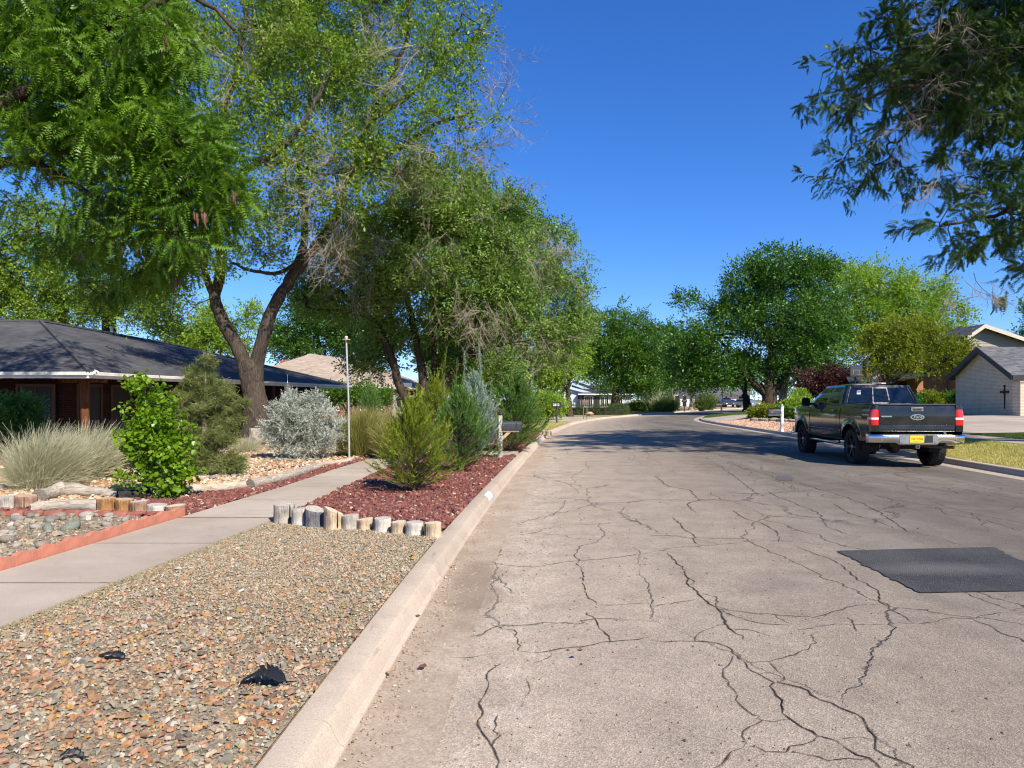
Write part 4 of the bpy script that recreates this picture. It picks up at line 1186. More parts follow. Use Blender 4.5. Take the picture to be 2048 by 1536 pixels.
# ------------------------------------------------------------ second big tree (several leaning stems)
sp2 = tplset(sprig_tpl, 6, .44, 5, .31, .17, 'rng', seed=9)
d2 = 32.0
def Q2(px, py, d=d2): return P(px, py, d)
t2base = np.array(((838 - 1024) / 1420 * d2, d2, YZ))
t2 = tree('spreading_tree', 'spreading multi-stemmed tree with grey dead twigs behind the junipers', 'tree',
     [([t2base, Q2(842, 850), Q2(846, 825)], .42, .38),
      ([Q2(840, 845), Q2(800, 775), Q2(782, 710), Q2(745, 640), Q2(700, 600, 31), Q2(650, 560, 31)], .25, .08),
      ([Q2(848, 845), Q2(846, 760), Q2(832, 680), Q2(815, 600), Q2(802, 560), Q2(790, 470)], .24, .07),
      ([Q2(852, 840), Q2(872, 770), Q2(868, 690), Q2(880, 600), Q2(900, 500), Q2(920, 420)], .22, .06),
      ([Q2(855, 840), Q2(895, 760), Q2(935, 710), Q2(965, 672), Q2(972, 625), Q2(990, 560, 31), Q2(1020, 500, 31)], .20, .05),
      ([Q2(745, 640), Q2(690, 622, 31.5), Q2(620, 618, 31)], .10, .04),
      ([Q2(935, 715), Q2(1000, 690, 31), Q2(1060, 680, 30)], .09, .03)],
     [bpx(690, 520, 31, 60, 50), bpx(770, 470, 31, 75, 60), bpx(860, 430, 31, 80, 60), bpx(940, 460, 31, 80, 60), bpx(1000, 500, 31, 60, 50), bpx(840, 540, 30, 85, 50), bpx(760, 580, 31, 70, 45), bpx(950, 560, 30.5, 80, 55),
      bpx(690, 610, 31.5, 65, 35), bpx(890, 640, 31.5, 75, 45), bpx(980, 650, 31, 60, 50), bpx(790, 660, 32.5, 60, 40), bpx(740, 720, 33, 50, 30), bpx(840, 370, 32, 60, 35), bpx(950, 390, 32, 70, 35), bpx(1030, 430, 31.5, 40, 35), bpx(1040, 610, 31, 50, 50), bpx(1000, 740, 31, 50, 35), bpx(900, 720, 33, 60, 40), bpx(620, 580, 32, 40, 40)],
     1300, .70, 19, sp2, LF_ELMG, M_BARKD, 42, tip=.009, up=.1, outw=.5, twigm=M_TWIGD, sides=12, lscale=(.75, 1.3),
     bare=([bpx(920, 600, 29.5, 80, 50, 1), bpx(840, 500, 29.5, 90, 60, 1), bpx(980, 620, 29.5, 60, 60, 1), bpx(700, 500, 29.5, 60, 70, 1), bpx(1010, 520, 30, 60, 60, 1), bpx(740, 560, 30, 60, 40, 1), bpx(1020, 400, 30.5, 45, 40, 1), bpx(940, 400, 30, 80, 40, 1)], 95, 1.3, M_TWIG, .7, .010))

sp3 = tplset(sprig_tpl, 5, .5, 5, .32, .18, 'rng', seed=10)
t3 = tree('roadside_tree', 'broad leafy tree with a twiggy bare underside standing near the left curb', 'tree',
     [([np.array((0.95, 43.0, YZ)), P(1054, 800, 43), P(1052, 740, 43), P(1048, 690, 43)], .30, .22),
      ([P(1048, 700, 43), P(1020, 620, 43), P(1000, 540, 43)], .16, .05), ([P(1048, 700, 43), P(1085, 620, 43), P(1110, 520, 43)], .16, .05), ([P(1050, 740, 43), P(1110, 680, 43), P(1150, 630, 43)], .12, .04)],
     [bpx(1050, 480, 43, 50, 45), bpx(1110, 480, 43, 42, 40), bpx(1080, 560, 42.5, 70, 50), bpx(1140, 590, 43, 42, 42), bpx(1130, 660, 43, 55, 45), bpx(1165, 640, 43.5, 30, 40), bpx(1060, 640, 43, 60, 50), bpx(1010, 560, 43.5, 50, 50), bpx(1090, 720, 43, 50, 32), bpx(1150, 530, 43, 22, 30)],
     420, .85, 20, sp3, LF_ELMG, M_BARKD, 43, tip=.012, up=.1, lscale=(.75, 1.25), twigm=M_TWIGD,
     bare=([bpx(1060, 700, 41.5, 45, 40, 1), bpx(1030, 660, 41.5, 40, 40, 1), bpx(1090, 500, 41.5, 60, 50, 1)], 50, 1.7, M_TWIG, .8, .013))

# ------------------------------------------------------------ further trees
sp4 = tplset(sprig_tpl, 5, .75, 5, .30, .20, 'rng', seed=12)
def far_tree(name, label, base_px, d, zb, blobs, n, leafm, seed, clump=1.3, spr=17, r0=.3, bark=M_BARKD, limbs=None, up=.2, cl=.66, lscale=(.8, 1.25), tpl=sp4, tip=.02, cat='tree'):
    b = P(base_px, 799, d); b[2] = zb
    C = [bpx(x, y_, d + (dd[0] if dd else 0), r_, ry_) for (x, y_, r_, ry_, *dd) in blobs]
    top = np.mean([c[0] for c in C], axis=0); hi = max(c[0][2] for c in C)
    if limbs is None:
        fork = b + (top - b) * np.array((.25, .25, .42))
        limbs = [([b, (b + fork) / 2, fork], r0, r0 * .8)]
        for c in sorted(C, key=lambda c: -c[1][0])[:5]: limbs.append(([fork, (fork + c[0]) / 2 + (0, 0, .6), c[0]], r0 * .5, r0 * .15))
    return tree(name, label, cat, limbs, C, n, clump * cl, spr, tpl, leafm, bark, seed, tip=tip, up=up, seg=1.5, lscale=lscale, sides=9)
d4 = 68
zb4 = .45
b4 = P(1540, 799, d4); b4[2] = zb4
far_tree('big_shade_tree', 'biggest dark green shade tree with a massive forked trunk across the street', 1540, d4, zb4,
     [(1560, 545, 75, 50), (1500, 570, 60, 45), (1620, 555, 50, 50), (1475, 640, 55, 45), (1415, 690, 60, 45), (1375, 612, 26, 22), (1375, 690, 45, 45), (1560, 640, 80, 60), (1640, 640, 55, 55), (1450, 745, 55, 28), (1520, 725, 60, 40), (1400, 750, 50, 25), (1600, 725, 60, 35), (1435, 625, 30, 30), (1650, 530, 22, 20), (1355, 745, 30, 25)],
     620, LF_DEEP, 51, 1.5, 22, 0.9,
     limbs=[([b4, P(1538, 790, d4), P(1535, 765, d4)], .66, .6), ([P(1535, 775, d4), P(1545, 700, d4), P(1560, 620, d4), P(1565, 540, d4)], .55, .15), ([P(1535, 790, d4), P(1505, 765, d4), P(1470, 720, d4), P(1440, 680, d4)], .45, .12),
            ([P(1545, 790, d4), P(1575, 740, d4), P(1600, 680, d4), P(1630, 620, d4)], .4, .12), ([P(1545, 700, d4), P(1520, 640, d4), P(1500, 580, d4)], .3, .1)])
b4b = np.array((P(1562, 799, 70)[0], 70, zb4)); 
far_tree('pale_trunk_tree', 'slimmer pale-trunked tree right beside the massive shade tree', 1562, 71, zb4, [(1590, 690, 40, 35), (1620, 700, 35, 30), (1570, 660, 30, 40)], 90, LF_DEEP, 52, 1.2, 17, .42, M_BARKP)
far_tree('slim_tree', 'slim dark trunk standing on the shaded lawn left of the massive shade tree', 1496, 76, .35, [(1490, 735, 40, 28), (1460, 750, 30, 20)], 70, LF_DEEP, 53, 1.3, 17, .42, M_BARKD)
far_tree('yellow_green_tree', 'tall bright yellow-green tree behind the pickup truck', 1745, 78, .7,
     [(1700, 565, 55, 38), (1760, 570, 55, 45), (1825, 600, 55, 45), (1880, 590, 34, 34), (1905, 650, 34, 45), (1655, 640, 40, 55), (1720, 640, 60, 55), (1790, 660, 60, 50), (1850, 670, 55, 50), (1690, 700, 50, 30), (1925, 690, 22, 30), (1620, 640, 28, 40)],
     600, LF_YEL, 54, 1.8, 20, .5)
far_tree('golden_juniper_tree', 'rounded golden-olive tree in front of the orange brick house', 1755, 52, .65,
     [(1790, 675, 48, 34), (1745, 705, 36, 30), (1850, 690, 50, 34), (1890, 725, 46, 26), (1810, 730, 60, 26), (1735, 745, 18, 16), (1840, 655, 30, 20), (1920, 700, 24, 24)],
     300, LF_OLIVE, 55, .8, 17, .3, lscale=(.5, .8))
far_tree('purple_leaf_tree', 'low spreading tree with dark maroon leaves beyond the truck cab', 1668, 60, .6,
     [(1620, 765, 34, 24), (1660, 758, 42, 22), (1702, 765, 36, 24), (1640, 785, 40, 16), (1690, 785, 40, 14)], 170, LF_PURP, 56, .9, 17, .22, lscale=(.5, .85))
far_tree('round_shade_tree', 'round dark green tree behind the clipped hedge', 1228, 85, YZ,
     [(1250, 640, 36, 32), (1212, 655, 34, 36), (1245, 700, 52, 42), (1290, 700, 42, 45), (1205, 725, 34, 42), (1270, 750, 48, 30), (1215, 765, 26, 20), (1300, 655, 22, 20), (1190, 690, 20, 40), (1240, 782, 26, 9), (1282, 778, 26, 12)],
     330, LF_MID, 57, 1.6, 21, .5, lscale=(.85, 1.35))
far_tree('street_tree', 'dark leafy tree in the middle distance with a slim pale trunk', 1347, 92, .13,
     [(1335, 700, 36, 40), (1315, 745, 30, 30), (1355, 745, 36, 26), (1370, 705, 26, 30), (1330, 665, 24, 18)], 170, LF_DEEP, 58, 1.6, 19, .30, M_BARKP, lscale=(.85, 1.35))
far_tree('street_tree', 'small leafy tree with a crooked tan trunk at the far bend', 1383, 98, .13,
     [(1385, 755, 30, 24), (1405, 765, 26, 16), (1370, 770, 20, 14)], 90, LF_DEEP, 59, 1.5, 18, .34, M_BARKP, lscale=(.85, 1.3))
far_tree('light_green_tree', 'light green tree behind the yellow-green roadside bush', 1140, 60, YZ,
     [(1140, 690, 34, 30), (1112, 730, 38, 36), (1152, 725, 24, 28), (1098, 770, 30, 22), (1145, 660, 18, 20), (1095, 700, 24, 30)], 230, LF_YEL, 60, 1.1, 20, .25, lscale=(.6, 1.0))
far_tree('backyard_tree', 'dark green tree rising behind the pink-roofed house', 640, 74, YZ,
     [(600, 650, 46, 36), (660, 655, 46, 36), (712, 650, 42, 40), (560, 685, 36, 28), (730, 700, 40, 25), (630, 610, 46, 26), (690, 690, 50, 20), (540, 655, 22, 26), (610, 700, 50, 22), (770, 680, 35, 40)], 380, LF_DEEP, 61, 1.5, 20, .45)
far_tree('backyard_tree', 'yellow-green tree just over the far end of the dark roof', 430, 58, YZ,
     [(400, 690, 40, 26), (450, 680, 32, 32), (350, 680, 36, 22), (480, 700, 26, 22), (420, 640, 36, 30), (500, 640, 22, 34)], 190, LF_YEL, 62, 1.1, 18, .3, lscale=(.6, 1.0))
far_tree('backyard_locust', 'airy locust with thin twin trunks behind the left end of the dark roof', 225, 43, YZ,
     [(70, 450, 70, 50), (40, 540, 70, 60), (150, 560, 75, 60), (230, 620, 60, 40), (110, 630, 80, 40), (300, 600, 50, 45), (20, 620, 50, 50), (330, 650, 40, 22), (180, 500, 60, 40), (-60, 560, 80, 80)],
     820, LF_ELM, 63, 1.2, 15, .26, limbs=[([np.array((P(225, 799, 43)[0], 43, YZ)), P(212, 640, 43), P(230, 560, 43), P(250, 480, 43)], .3, .12), ([np.array((P(245, 799, 43)[0], 43.3, YZ)), P(228, 660, 43.3), P(250, 600, 43.3), P(300, 560, 43)], .22, .06),
      ([np.array((P(140, 799, 44)[0], 44, YZ)), P(130, 640, 44), P(110, 560, 44), P(80, 470, 44)], .25, .08)], lscale=(.45, .8))
far_tree('distant_tree', 'tree at the far end of the street behind the parked cars', 1440, 190, .1,
     [(1405, 770, 26, 12), (1440, 765, 26, 14), (1475, 768, 26, 14), (1510, 770, 22, 12)], 120, LF_MID, 64, 2.6, 16, .5, lscale=(1.6, 2.4))
far_tree('distant_tree', 'distant tree glimpsed between the shade trees and the maroon tree', 1600, 150, .1,
     [(1590, 750, 30, 22), (1630, 745, 30, 22), (1670, 750, 30, 20), (1560, 765, 22, 14), (1580, 786, 30, 9), (1640, 785, 34, 10), (1535, 780, 18, 9), (1700, 780, 30, 12)], 150, LF_MID, 65, 2.4, 16, .5, lscale=(1.4, 2.2))
far_tree('distant_tree', 'distant tree closing the gap behind the round shade tree', 1300, 140, .1,
     [(1290, 740, 30, 30), (1330, 750, 30, 22), (1250, 740, 30, 30), (1180, 740, 30, 36), (1220, 700, 30, 30)], 150, LF_MID, 66, 2.4, 18, .5, lscale=(1.4, 2.2))
far_tree('garden_tree', 'leafy tree between the spreading tree and the pink-roofed house', 905, 60, YZ,
     [(880, 700, 50, 40), (940, 700, 50, 40), (1000, 700, 50, 40), (980, 760, 50, 30), (900, 765, 50, 25), (1040, 750, 36, 30)], 300, LF_DEEP, 67, 1.3, 19, .3)
far_tree('side_garden_tree', 'green tree above the cream gable garage on the right', 2100, 70, .7,
     [(2090, 640, 40, 60), (2060, 690, 20, 30)], 60, LF_MID, 68, 1.4, 17, .3)

far_tree('distant_tree', 'low dark tree belt closing the view under the far branches', 1340, 175, .1,
     [(1270, 785, 26, 12), (1310, 782, 26, 12), (1345, 778, 24, 12), (1380, 775, 24, 12), (1240, 780, 24, 14)], 110, LF_DEEP, 69, 2.6, 16, .5, lscale=(1.5, 2.3))
far_tree('garden_tree', 'leafy bush-like tree in front of the second brick house, under the leaning limb', 690, 45, YZ,
     [(650, 793, 36, 10), (705, 788, 36, 13), (760, 796, 30, 10)], 70, LF_MID, 70, .9, 17, .15, lscale=(.5, .9))

m = MB(); rg_ = np.random.default_rng(9)
for px, py, d in ((103, 345, 12.2), (124, 345, 12.2), (262, 212, 11.6), (392, 420, 11.5), (407, 428, 11.5), (328, 72, 11.4), (275, 492, 12.4), (350, 555, 12.6), (470, 385, 11.6), (160, 500, 12.8)):
    for k in range(4):
        q = P(px, py, d) + rg_.normal(0, .03, 3) - np.array(t0.location); a = rg_.uniform(-.35, .35); l_ = rg_.uniform(.16, .26)
        m.tube(smooth_poly([q, q + (a * .10, .01, -l_ * .5), q + (a * .02, .03, -l_)], 3), [.008, .016, .019, .018, .014, .010, .006][:7], 5)
tag(m.build('seed_pods', simple('seed_pod', (.16, .075, .05), .7, var=.3), t0), kind='stuff')
# ------------------------------------------------------------ houses
def m_shingle(name, c1, c2, row=.145, tint=.3):
    t = NT(name); co = t.obj(); sx = t.n('SeparateXYZ', None, Vector=co)
    z = t.math('MULTIPLY', sx.outputs[2], 1.0 / row * 2.4)      # courses follow height on a pitched roof
    fr = t.math('FRACT', z)
    fl = t.math('FLOOR', z)
    cv = t.n('CombineXYZ'); t.set(cv.inputs[0], t.math('MULTIPLY', sx.outputs[0], 3.4)); t.set(cv.inputs[1], t.math('MULTIPLY', sx.outputs[1], 3.4)); t.set(cv.inputs[2], fl)
    wn = t.n('TexWhiteNoise', {'noise_dimensions': '3D'}); sn = t.n('VectorMath', {'operation': 'FLOOR'}); t.set(sn.inputs[0], cv.outputs[0]); t.set(wn.inputs['Vector'], sn.outputs[0])
    c = t.ramp(t.noise(.7, 5, .6, co), [(.3, c1), (.7, c2)])
    c = t.mix(tint, c, t.ramp(wn.outputs[0], [(0, .2), (1, .8)]), 'OVERLAY')
    c = t.mix(t.ramp(fr, [(0.0, .55), (.14, 0.0)]), c, tuple(x * .35 for x in c1))
    c = t.mix(.3, c, t.ramp(t.noise(90, 3, .6, co), [(.3, .2), (.7, .8)]), 'OVERLAY')
    return t.done(t.pbr(c, .92, t.bump(fr, .012, .8), spec=.2))

def m_brick(name, c1, c2, mortar, bw=.22, bh=.075, rot=0.0, bumpd=.006):
    t = NT(name); co = t.obj(); sx = t.n('SeparateXYZ', None, Vector=co)
    u = t.math('ADD', sx.outputs[0], sx.outputs[1])
    cv = t.n('CombineXYZ'); t.set(cv.inputs[0], u); t.set(cv.inputs[1], sx.outputs[2])
    b = t.n('TexBrick', {'offset': .5}, Scale=1.0, Vector=cv.outputs[0])
    t.set(b.inputs['Color1'], c1); t.set(b.inputs['Color2'], c2); t.set(b.inputs['Mortar'], mortar)
    b.inputs['Mortar Size'].default_value = .009; b.inputs['Brick Width'].default_value = bw; b.inputs['Row Height'].default_value = bh; b.inputs['Mortar Smooth'].default_value = .2
    c = t.mix(.35, b.outputs['Color'], t.ramp(t.noise(2.5, 6, .7, co), [(.3, .25), (.7, .75)]), 'OVERLAY')
    return t.done(t.pbr(c, .9, t.bump(b.outputs['Fac'], -bumpd), spec=.2))

M_SHD = m_shingle('charcoal_shingles', (.052, .053, .058), (.10, .10, .105))
M_SHP = m_shingle('pinkish_shingles', (.34, .27, .21), (.43, .35, .28))
M_SHG = m_shingle('grey_shingles', (.085, .088, .095), (.15, .152, .16), tint=.5)
M_SHB = m_shingle('blue_black_shingles', (.028, .032, .045), (.05, .055, .07))
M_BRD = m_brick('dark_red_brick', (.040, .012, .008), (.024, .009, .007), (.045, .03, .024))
M_BRR = m_brick('mottled_red_brick', (.24, .085, .06), (.30, .16, .12), (.38, .32, .28))
M_BRO = m_brick('orange_brick', (.42, .17, .085), (.34, .13, .065), (.42, .33, .26))
M_BRC = m_brick('cream_brick', (.76, .63, .48), (.70, .57, .43), (.46, .37, .28), .26, .080, bumpd=.012)
M_WHITE = simple('white_paint', (.74, .73, .70), .6, var=.06)
M_FASC = simple('weathered_white_fascia', (.76, .73, .66), .7, var=.14, scale=3)
M_BLUEW = simple('pale_blue_siding', (.50, .60, .74), .7, var=.05)
M_BLACKT = simple('black_trim', (.025, .025, .028), .5)
M_WOODF = simple('stained_wood_frame', (.075, .028, .011), .6, var=.25, scale=4)
M_TANB = simple('tan_siding', (.34, .30, .24), .8, var=.06)
M_TANF = simple('cream_fascia', (.55, .50, .40), .7)
M_DARKIN = simple('dark_interior', (.012, .012, .013), .9)
M_SCREEN = simple('screen_mesh', (.022, .023, .024), .7, var=.3, scale=60)
def m_glass(name, col=(.02, .025, .03), rough=.05):
    t = NT(name); return t.done(t.pbr(col, rough, None, 0.0, .7))
M_GLASS = m_glass('window_glass')
M_METAL = simple('grey_metal', (.45, .45, .46), .35, metal=.9)
M_CONC = simple('weathered_concrete', (.42, .37, .31), .9, var=.12, bump=.004)

def slab_poly(name, pts, thick, mat, parent, up=True):
    """a roof plane: polygon with thickness downwards"""
    m = MB(); p = [np.array(q, float) for q in pts]
    m.prism(p, (0, 0, -thick))
    return m.build(name, mat, parent)
def wall_seg(name, a, b, z0, z1, th, mat, parent):
    a = np.array(a, float); b = np.array(b, float); d = (b - a) / np.linalg.norm(b - a); n = np.array((-d[1], d[0])) * th
    m = MB(); m.hexa([(*a, z0), (*b, z0), (*(b + n), z0), (*(a + n), z0), (*a, z1), (*b, z1), (*(b + n), z1), (*(a + n), z1)])
    return m.build(name, mat, parent)
def window(parent, a, b, z0, z1, out, framem, glassm=M_GLASS, fw=.07, bars=1, name='window'):
    """a framed window between ground points a and b lying on the wall face; out = outward normal"""
    a = np.array(a, float); b = np.array(b, float); L_ = np.linalg.norm(b - a); d = (b - a) / L_; o = np.array(out, float)
    def bx(m, u0, u1, w0, w1, e0, e1):
        pts = []
        for w in (w0, w1):
            for (u, e) in ((u0, e0), (u1, e0), (u1, e1), (u0, e1)):
                q = a + d * u + o * e; pts.append((*q, w))
        m.hexa(pts)
    m = MB()
    bx(m, 0, fw, z0, z1, 0.002, .05); bx(m, L_ - fw, L_, z0, z1, 0.002, .05); bx(m, fw, L_ - fw, z1 - fw, z1, 0.002, .05); bx(m, fw, L_ - fw, z0, z0 + fw, 0.002, .06)
    f = m.build(name, framem, parent)
    m = MB(); bx(m, fw, L_ - fw, z0 + fw, z1 - fw, .004, .012); m.build('pane', glassm, f)
    for i in range(bars):
        m = MB(); u = fw + (L_ - 2 * fw) * (i + 1) / (bars + 1); bx(m, u - .018, u + .018, z0 + fw, z1 - fw, .013, .035); m.build('mullion', framem, f)
    return f

# ---- house 1: charcoal hip roof, deep porch
EA = 2.40
h1 = empty('brick_house', (-13.0, 22.0, YZ)); tag(h1, 'low dark brick house with a charcoal shingle hip roof and deep shaded porch', 'house')
def rel(o, pts): return [tuple(np.array(p, float) - np.array(o.location)) for p in pts]
class HB:
    """builds parts in world coordinates under a house whose empty stands at its base"""
    def __init__(s, root): s.root = root; s.inv = -np.array(root.location, float)
    def fix(s, o): o.location = Vector(s.inv); return o
H = HB(h1)
A_, B_ = np.array((-12.9, 21.6)), np.array((-9.8, 43.0))
pk = np.array((-17.8, 26.8, 4.52)); re_ = np.array((-18.2, 37.6, 4.50)); wl = np.array((-36, 26.0, 4.42))
zt = EA + .03
Aw = (*A_, zt); Bw = (*B_, zt); Ww = (-36, 21.4, zt)
Cw = (-22.5, 45.5, zt); Dw = (-36, 31.5, zt)
H.fix(slab_poly('roof', [Aw, Bw, tuple(re_), tuple(pk)], .05, M_SHD, h1))
H.fix(slab_poly('roof', [Ww, Aw, tuple(pk), tuple(wl)], .05, M_SHD, h1))
H.fix(slab_poly('roof', [Bw, Cw, tuple(re_)], .05, M_SHD, h1))
H.fix(slab_poly('roof', [tuple(wl), tuple(pk), tuple(re_), Cw, (-24, 31.5, zt), Dw], .05, M_SHD, h1))
m = MB()
for p, q in ((Aw, pk), (pk, re_), (re_, Bw), (pk, wl)):
    p = np.array(p); q = np.array(q)
    m.tube([p + (0, 0, .02), q + (0, 0, .02)], .07, 5)
H.fix(m.build('ridge_cap', M_SHD, h1))
def fascia(root, hb, a, b, z, mat, h=.19, g=.02, out=(0, 0)):
    a = np.array(a, float); b = np.array(b, float); d = (b - a) / np.linalg.norm(b - a); n = np.array((d[1], -d[0]))
    m = MB()
    m.hexa([(*(a + n * .001), z - h), (*(b + n * .001), z - h), (*(b - n * .03), z - h), (*(a - n * .03), z - h), (*(a + n * .001), z), (*(b + n * .001), z), (*(b - n * .03), z), (*(a - n * .03), z)])
    hb.fix(m.build('fascia', mat, root))
    m = MB(); P4 = [(.005, z - .105), (.085, z - .095), (.10, z - .01), (.09, z + .0), (.08, z - .012), (.07, z - .085), (.004, z - .092)]
    pts = [(*(a + n * e), w) for e, w in P4]
    m.prism(pts, (*(b - a), 0)); hb.fix(m.build('gutter', mat, root))
fascia(h1, H, (-36, 21.4), A_, zt - .01, M_FASC); fascia(h1, H, A_, B_, zt - .01, M_FASC)
# soffit, walls set back under the eaves
m = MB(); m.poly([(*Ww[:2], zt - .14), (*A_, zt - .14), (*B_, zt - .14), (*Cw[:2], zt - .14), (-36, 31, zt - .14)]); H.fix(m.build('soffit', M_WOODF, h1))
wa, wb = np.array((-14.9, 23.6)), np.array((-11.6, 42.4))
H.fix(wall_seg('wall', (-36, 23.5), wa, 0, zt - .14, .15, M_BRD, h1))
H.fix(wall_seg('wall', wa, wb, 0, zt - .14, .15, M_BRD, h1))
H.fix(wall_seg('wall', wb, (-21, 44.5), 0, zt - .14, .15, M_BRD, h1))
so = (0, -1)
dw = (wb - wa) / np.linalg.norm(wb - wa); eo = (dw[1], -dw[0])
def onE(t): return wa + dw * t
for x0, x1 in ((-19.6, -17.4), (-24, -21.6)):
    H.fix(window(h1, (x0, 23.5), (x1, 23.5), .55, 2.05, so, M_WOODF, M_SCREEN, .07, 1))
for a, b, z0, nm in ((.5, 1.7, .25, 'window'), (2.1, 3.2, .12, 'door'), (3.9, 5.6, .5, 'window'), (7.6, 9.2, .6, 'window'), (11.4, 13.0, .6, 'window'), (15, 16.8, .6, 'window')):
    H.fix(window(h1, onE(a), onE(b), z0, 2.12, eo, M_WOODF, M_SCREEN if a < 4 else M_GLASS, .09, 1 if nm == 'window' else 0, nm))
for x0, x1 in ((-16.4, -15.1),):
    H.fix(window(h1, (x0, 23.5), (x1, 23.5), .15, 2.1, so, M_WOODF, M_SCREEN, .09, 1))
# carved porch post with a corbel, and slim square posts
m = MB(); m.tube([(-13.6, 22.6, YZ), (-13.58, 22.6, .8), (-13.62, 22.62, 1.5), (-13.6, 22.6, 2.3)], [.14, .125, .13, .15], 12)
m.hexa([(-14.3, 22.5, 2.12), (-12.95, 22.5, 2.12), (-12.95, 22.7, 2.12), (-14.3, 22.7, 2.12), (-14.45, 22.5, 2.27), (-12.9, 22.5, 2.27), (-12.9, 22.7, 2.27), (-14.45, 22.7, 2.27)])
H.fix(m.build('porch_post', m_bark('carved_post_wood', (.06, .022, .012), (.22, .09, .04), 1.2, .02), h1, smooth=True))
for t in (5.4, 9.2, 12.8, 16.2):
    q = A_ + (B_ - A_) * t / 21.6 + np.array((-.45, 0))
    m = MB(); m.box(q[0] - .06, q[0] + .06, q[1] - .06, q[1] + .06, YZ, zt - .14); H.fix(m.build('porch_post', M_WOODF, h1))
# roof vent pipes
m = MB(); m.cyl((-18.6, 33.0, 4.2), .06, .75, 10); m.cyl((-18.6, 33.0, 4.88), .10, .10, 10); H.fix(m.build('vent_pipe', M_METAL, h1))
# string of small eave lights clip and floodlight
m = MB(); m.tube([P(186, 745, 22.0), P(190, 741, 21.6), P(196, 744, 21.4)], .03, 6); m.box(*[v for c in zip(P(190, 745, 21.5) - .04, P(190, 745, 21.5) + .04) for v in c]); H.fix(m.build('eave_light', M_WHITE, h1))

# ---- house 2: pinkish hip roof, red brick, grey timber gate
h2 = empty('brick_house', (-11.5, 51, YZ)); tag(h2, 'red brick house with a pale pinkish hip roof beyond the leaning tree', 'house')
H = HB(h2)
zt = 2.55
a, b = np.array((-10.6, 50.0)), np.array((-6.8, 68.0)); ap = np.array((-15.9, 56.0, 5.2)); ar = np.array((-14.2, 65, 5.2)); w = np.array((-21.8, 51.4))
c2 = np.array((-18, 71.5))
H.fix(slab_poly('roof', [(*w, zt), (*a, zt), tuple(ap)], .06, M_SHP, h2))
H.fix(slab_poly('roof', [(*a, zt), (*b, zt), tuple(ar), tuple(ap)], .06, M_SHP, h2))
H.fix(slab_poly('roof', [(*b, zt), (*c2, zt), tuple(ar)], .06, M_SHP, h2))
H.fix(slab_poly('roof', [(*c2, zt), (*w, zt), tuple(ap), tuple(ar)], .06, M_SHP, h2))
fascia(h2, H, w, a, zt - .01, M_WHITE); fascia(h2, H, a, b, zt - .01, M_WHITE)
m = MB(); m.poly([(*w, zt - .15), (*a, zt - .15), (*b, zt - .15), (*c2, zt - .15)]); H.fix(m.build('soffit', M_WHITE, h2))
wa2, wb2 = np.array((-11.5, 50.9)), np.array((-7.9, 67.4))
H.fix(wall_seg('wall', (-21, 52), wa2, 0, zt - .15, .15, M_BRR, h2)); H.fix(wall_seg('wall', wa2, wb2, 0, zt - .15, .15, M_BRR, h2)); H.fix(wall_seg('wall', wb2, (-17.5, 70.8), 0, zt - .15, .15, M_BRR, h2))
d_ = (wb2 - wa2) / np.linalg.norm(wb2 - wa2); e_ = (d_[1], -d_[0])
for t0_, t1_ in ((1.4, 2.5), (4.4, 5.5), (8.5, 10.3), (12.8, 14.4)):
    H.fix(window(h2, wa2 + d_ * t0_, wa2 + d_ * t1_, .75, 2.1, e_, M_WHITE, M_GLASS, .1, 1))
for x0, x1 in ((-13.6, -12.4), (-17.6, -16.2)):
    yq = 51.0 + (-11.5 - (x0 + x1) / 2) * .115
    H.fix(window(h2, (x0, yq + .0), (x1, yq - .14), .75, 2.1, (0.0, -1.0), M_WHITE, M_GLASS, .12, 1))
m = MB(); m.box(-8.9, -8.3, 58.2, 58.9, 2.6, 2.95); H.fix(m.build('roof_vent', M_METAL, h2))
m = MB(); m.cyl((-13.3, 60, 4.6), .12, .95, 10); H.fix(m.build('vent_pipe', M_WHITE, h2))
# red flue behind the ridge (on its own house further back)
ch = empty('chimney', tuple(P(580, 799, 66) * (1, 1, 0) + (0, 0, YZ))); tag(ch, 'small red metal chimney just left of the pinkish roof peak', 'chimney')
q = P(580, 799, 66); m = MB(); m.box(-.75, .75, -.5, .5, 0, 5.05)
for k in range(5): m.box(-.70 + k * .32, -.58 + k * .32, -.53, -.505, 3.3, 5.06)
m.build('flue', simple('red_metal', (.42, .11, .07), .6), ch)
# grey board gate beside house 2
gt = empty('timber_gate', (P(815, 0, 48)[0], 48.0, YZ)); tag(gt, 'weathered grey board fence panel below the eave of the pink-roofed house', 'fence')
mg = simple('weathered_board', (.34, .32, .30), .9, var=.25, scale=3)
for k in range(9):
    m = MB(); x = -1.0 + k * .19; m.box(x, x + .175, 0, .02, 0, 1.75 + .03 * math.sin(k * 7)); m.build('board', mg, gt)
for z in (.4, 1.4):
    m = MB(); m.box(-1.0, .72, .021, .06, z, z + .09); m.build('rail', mg, gt)

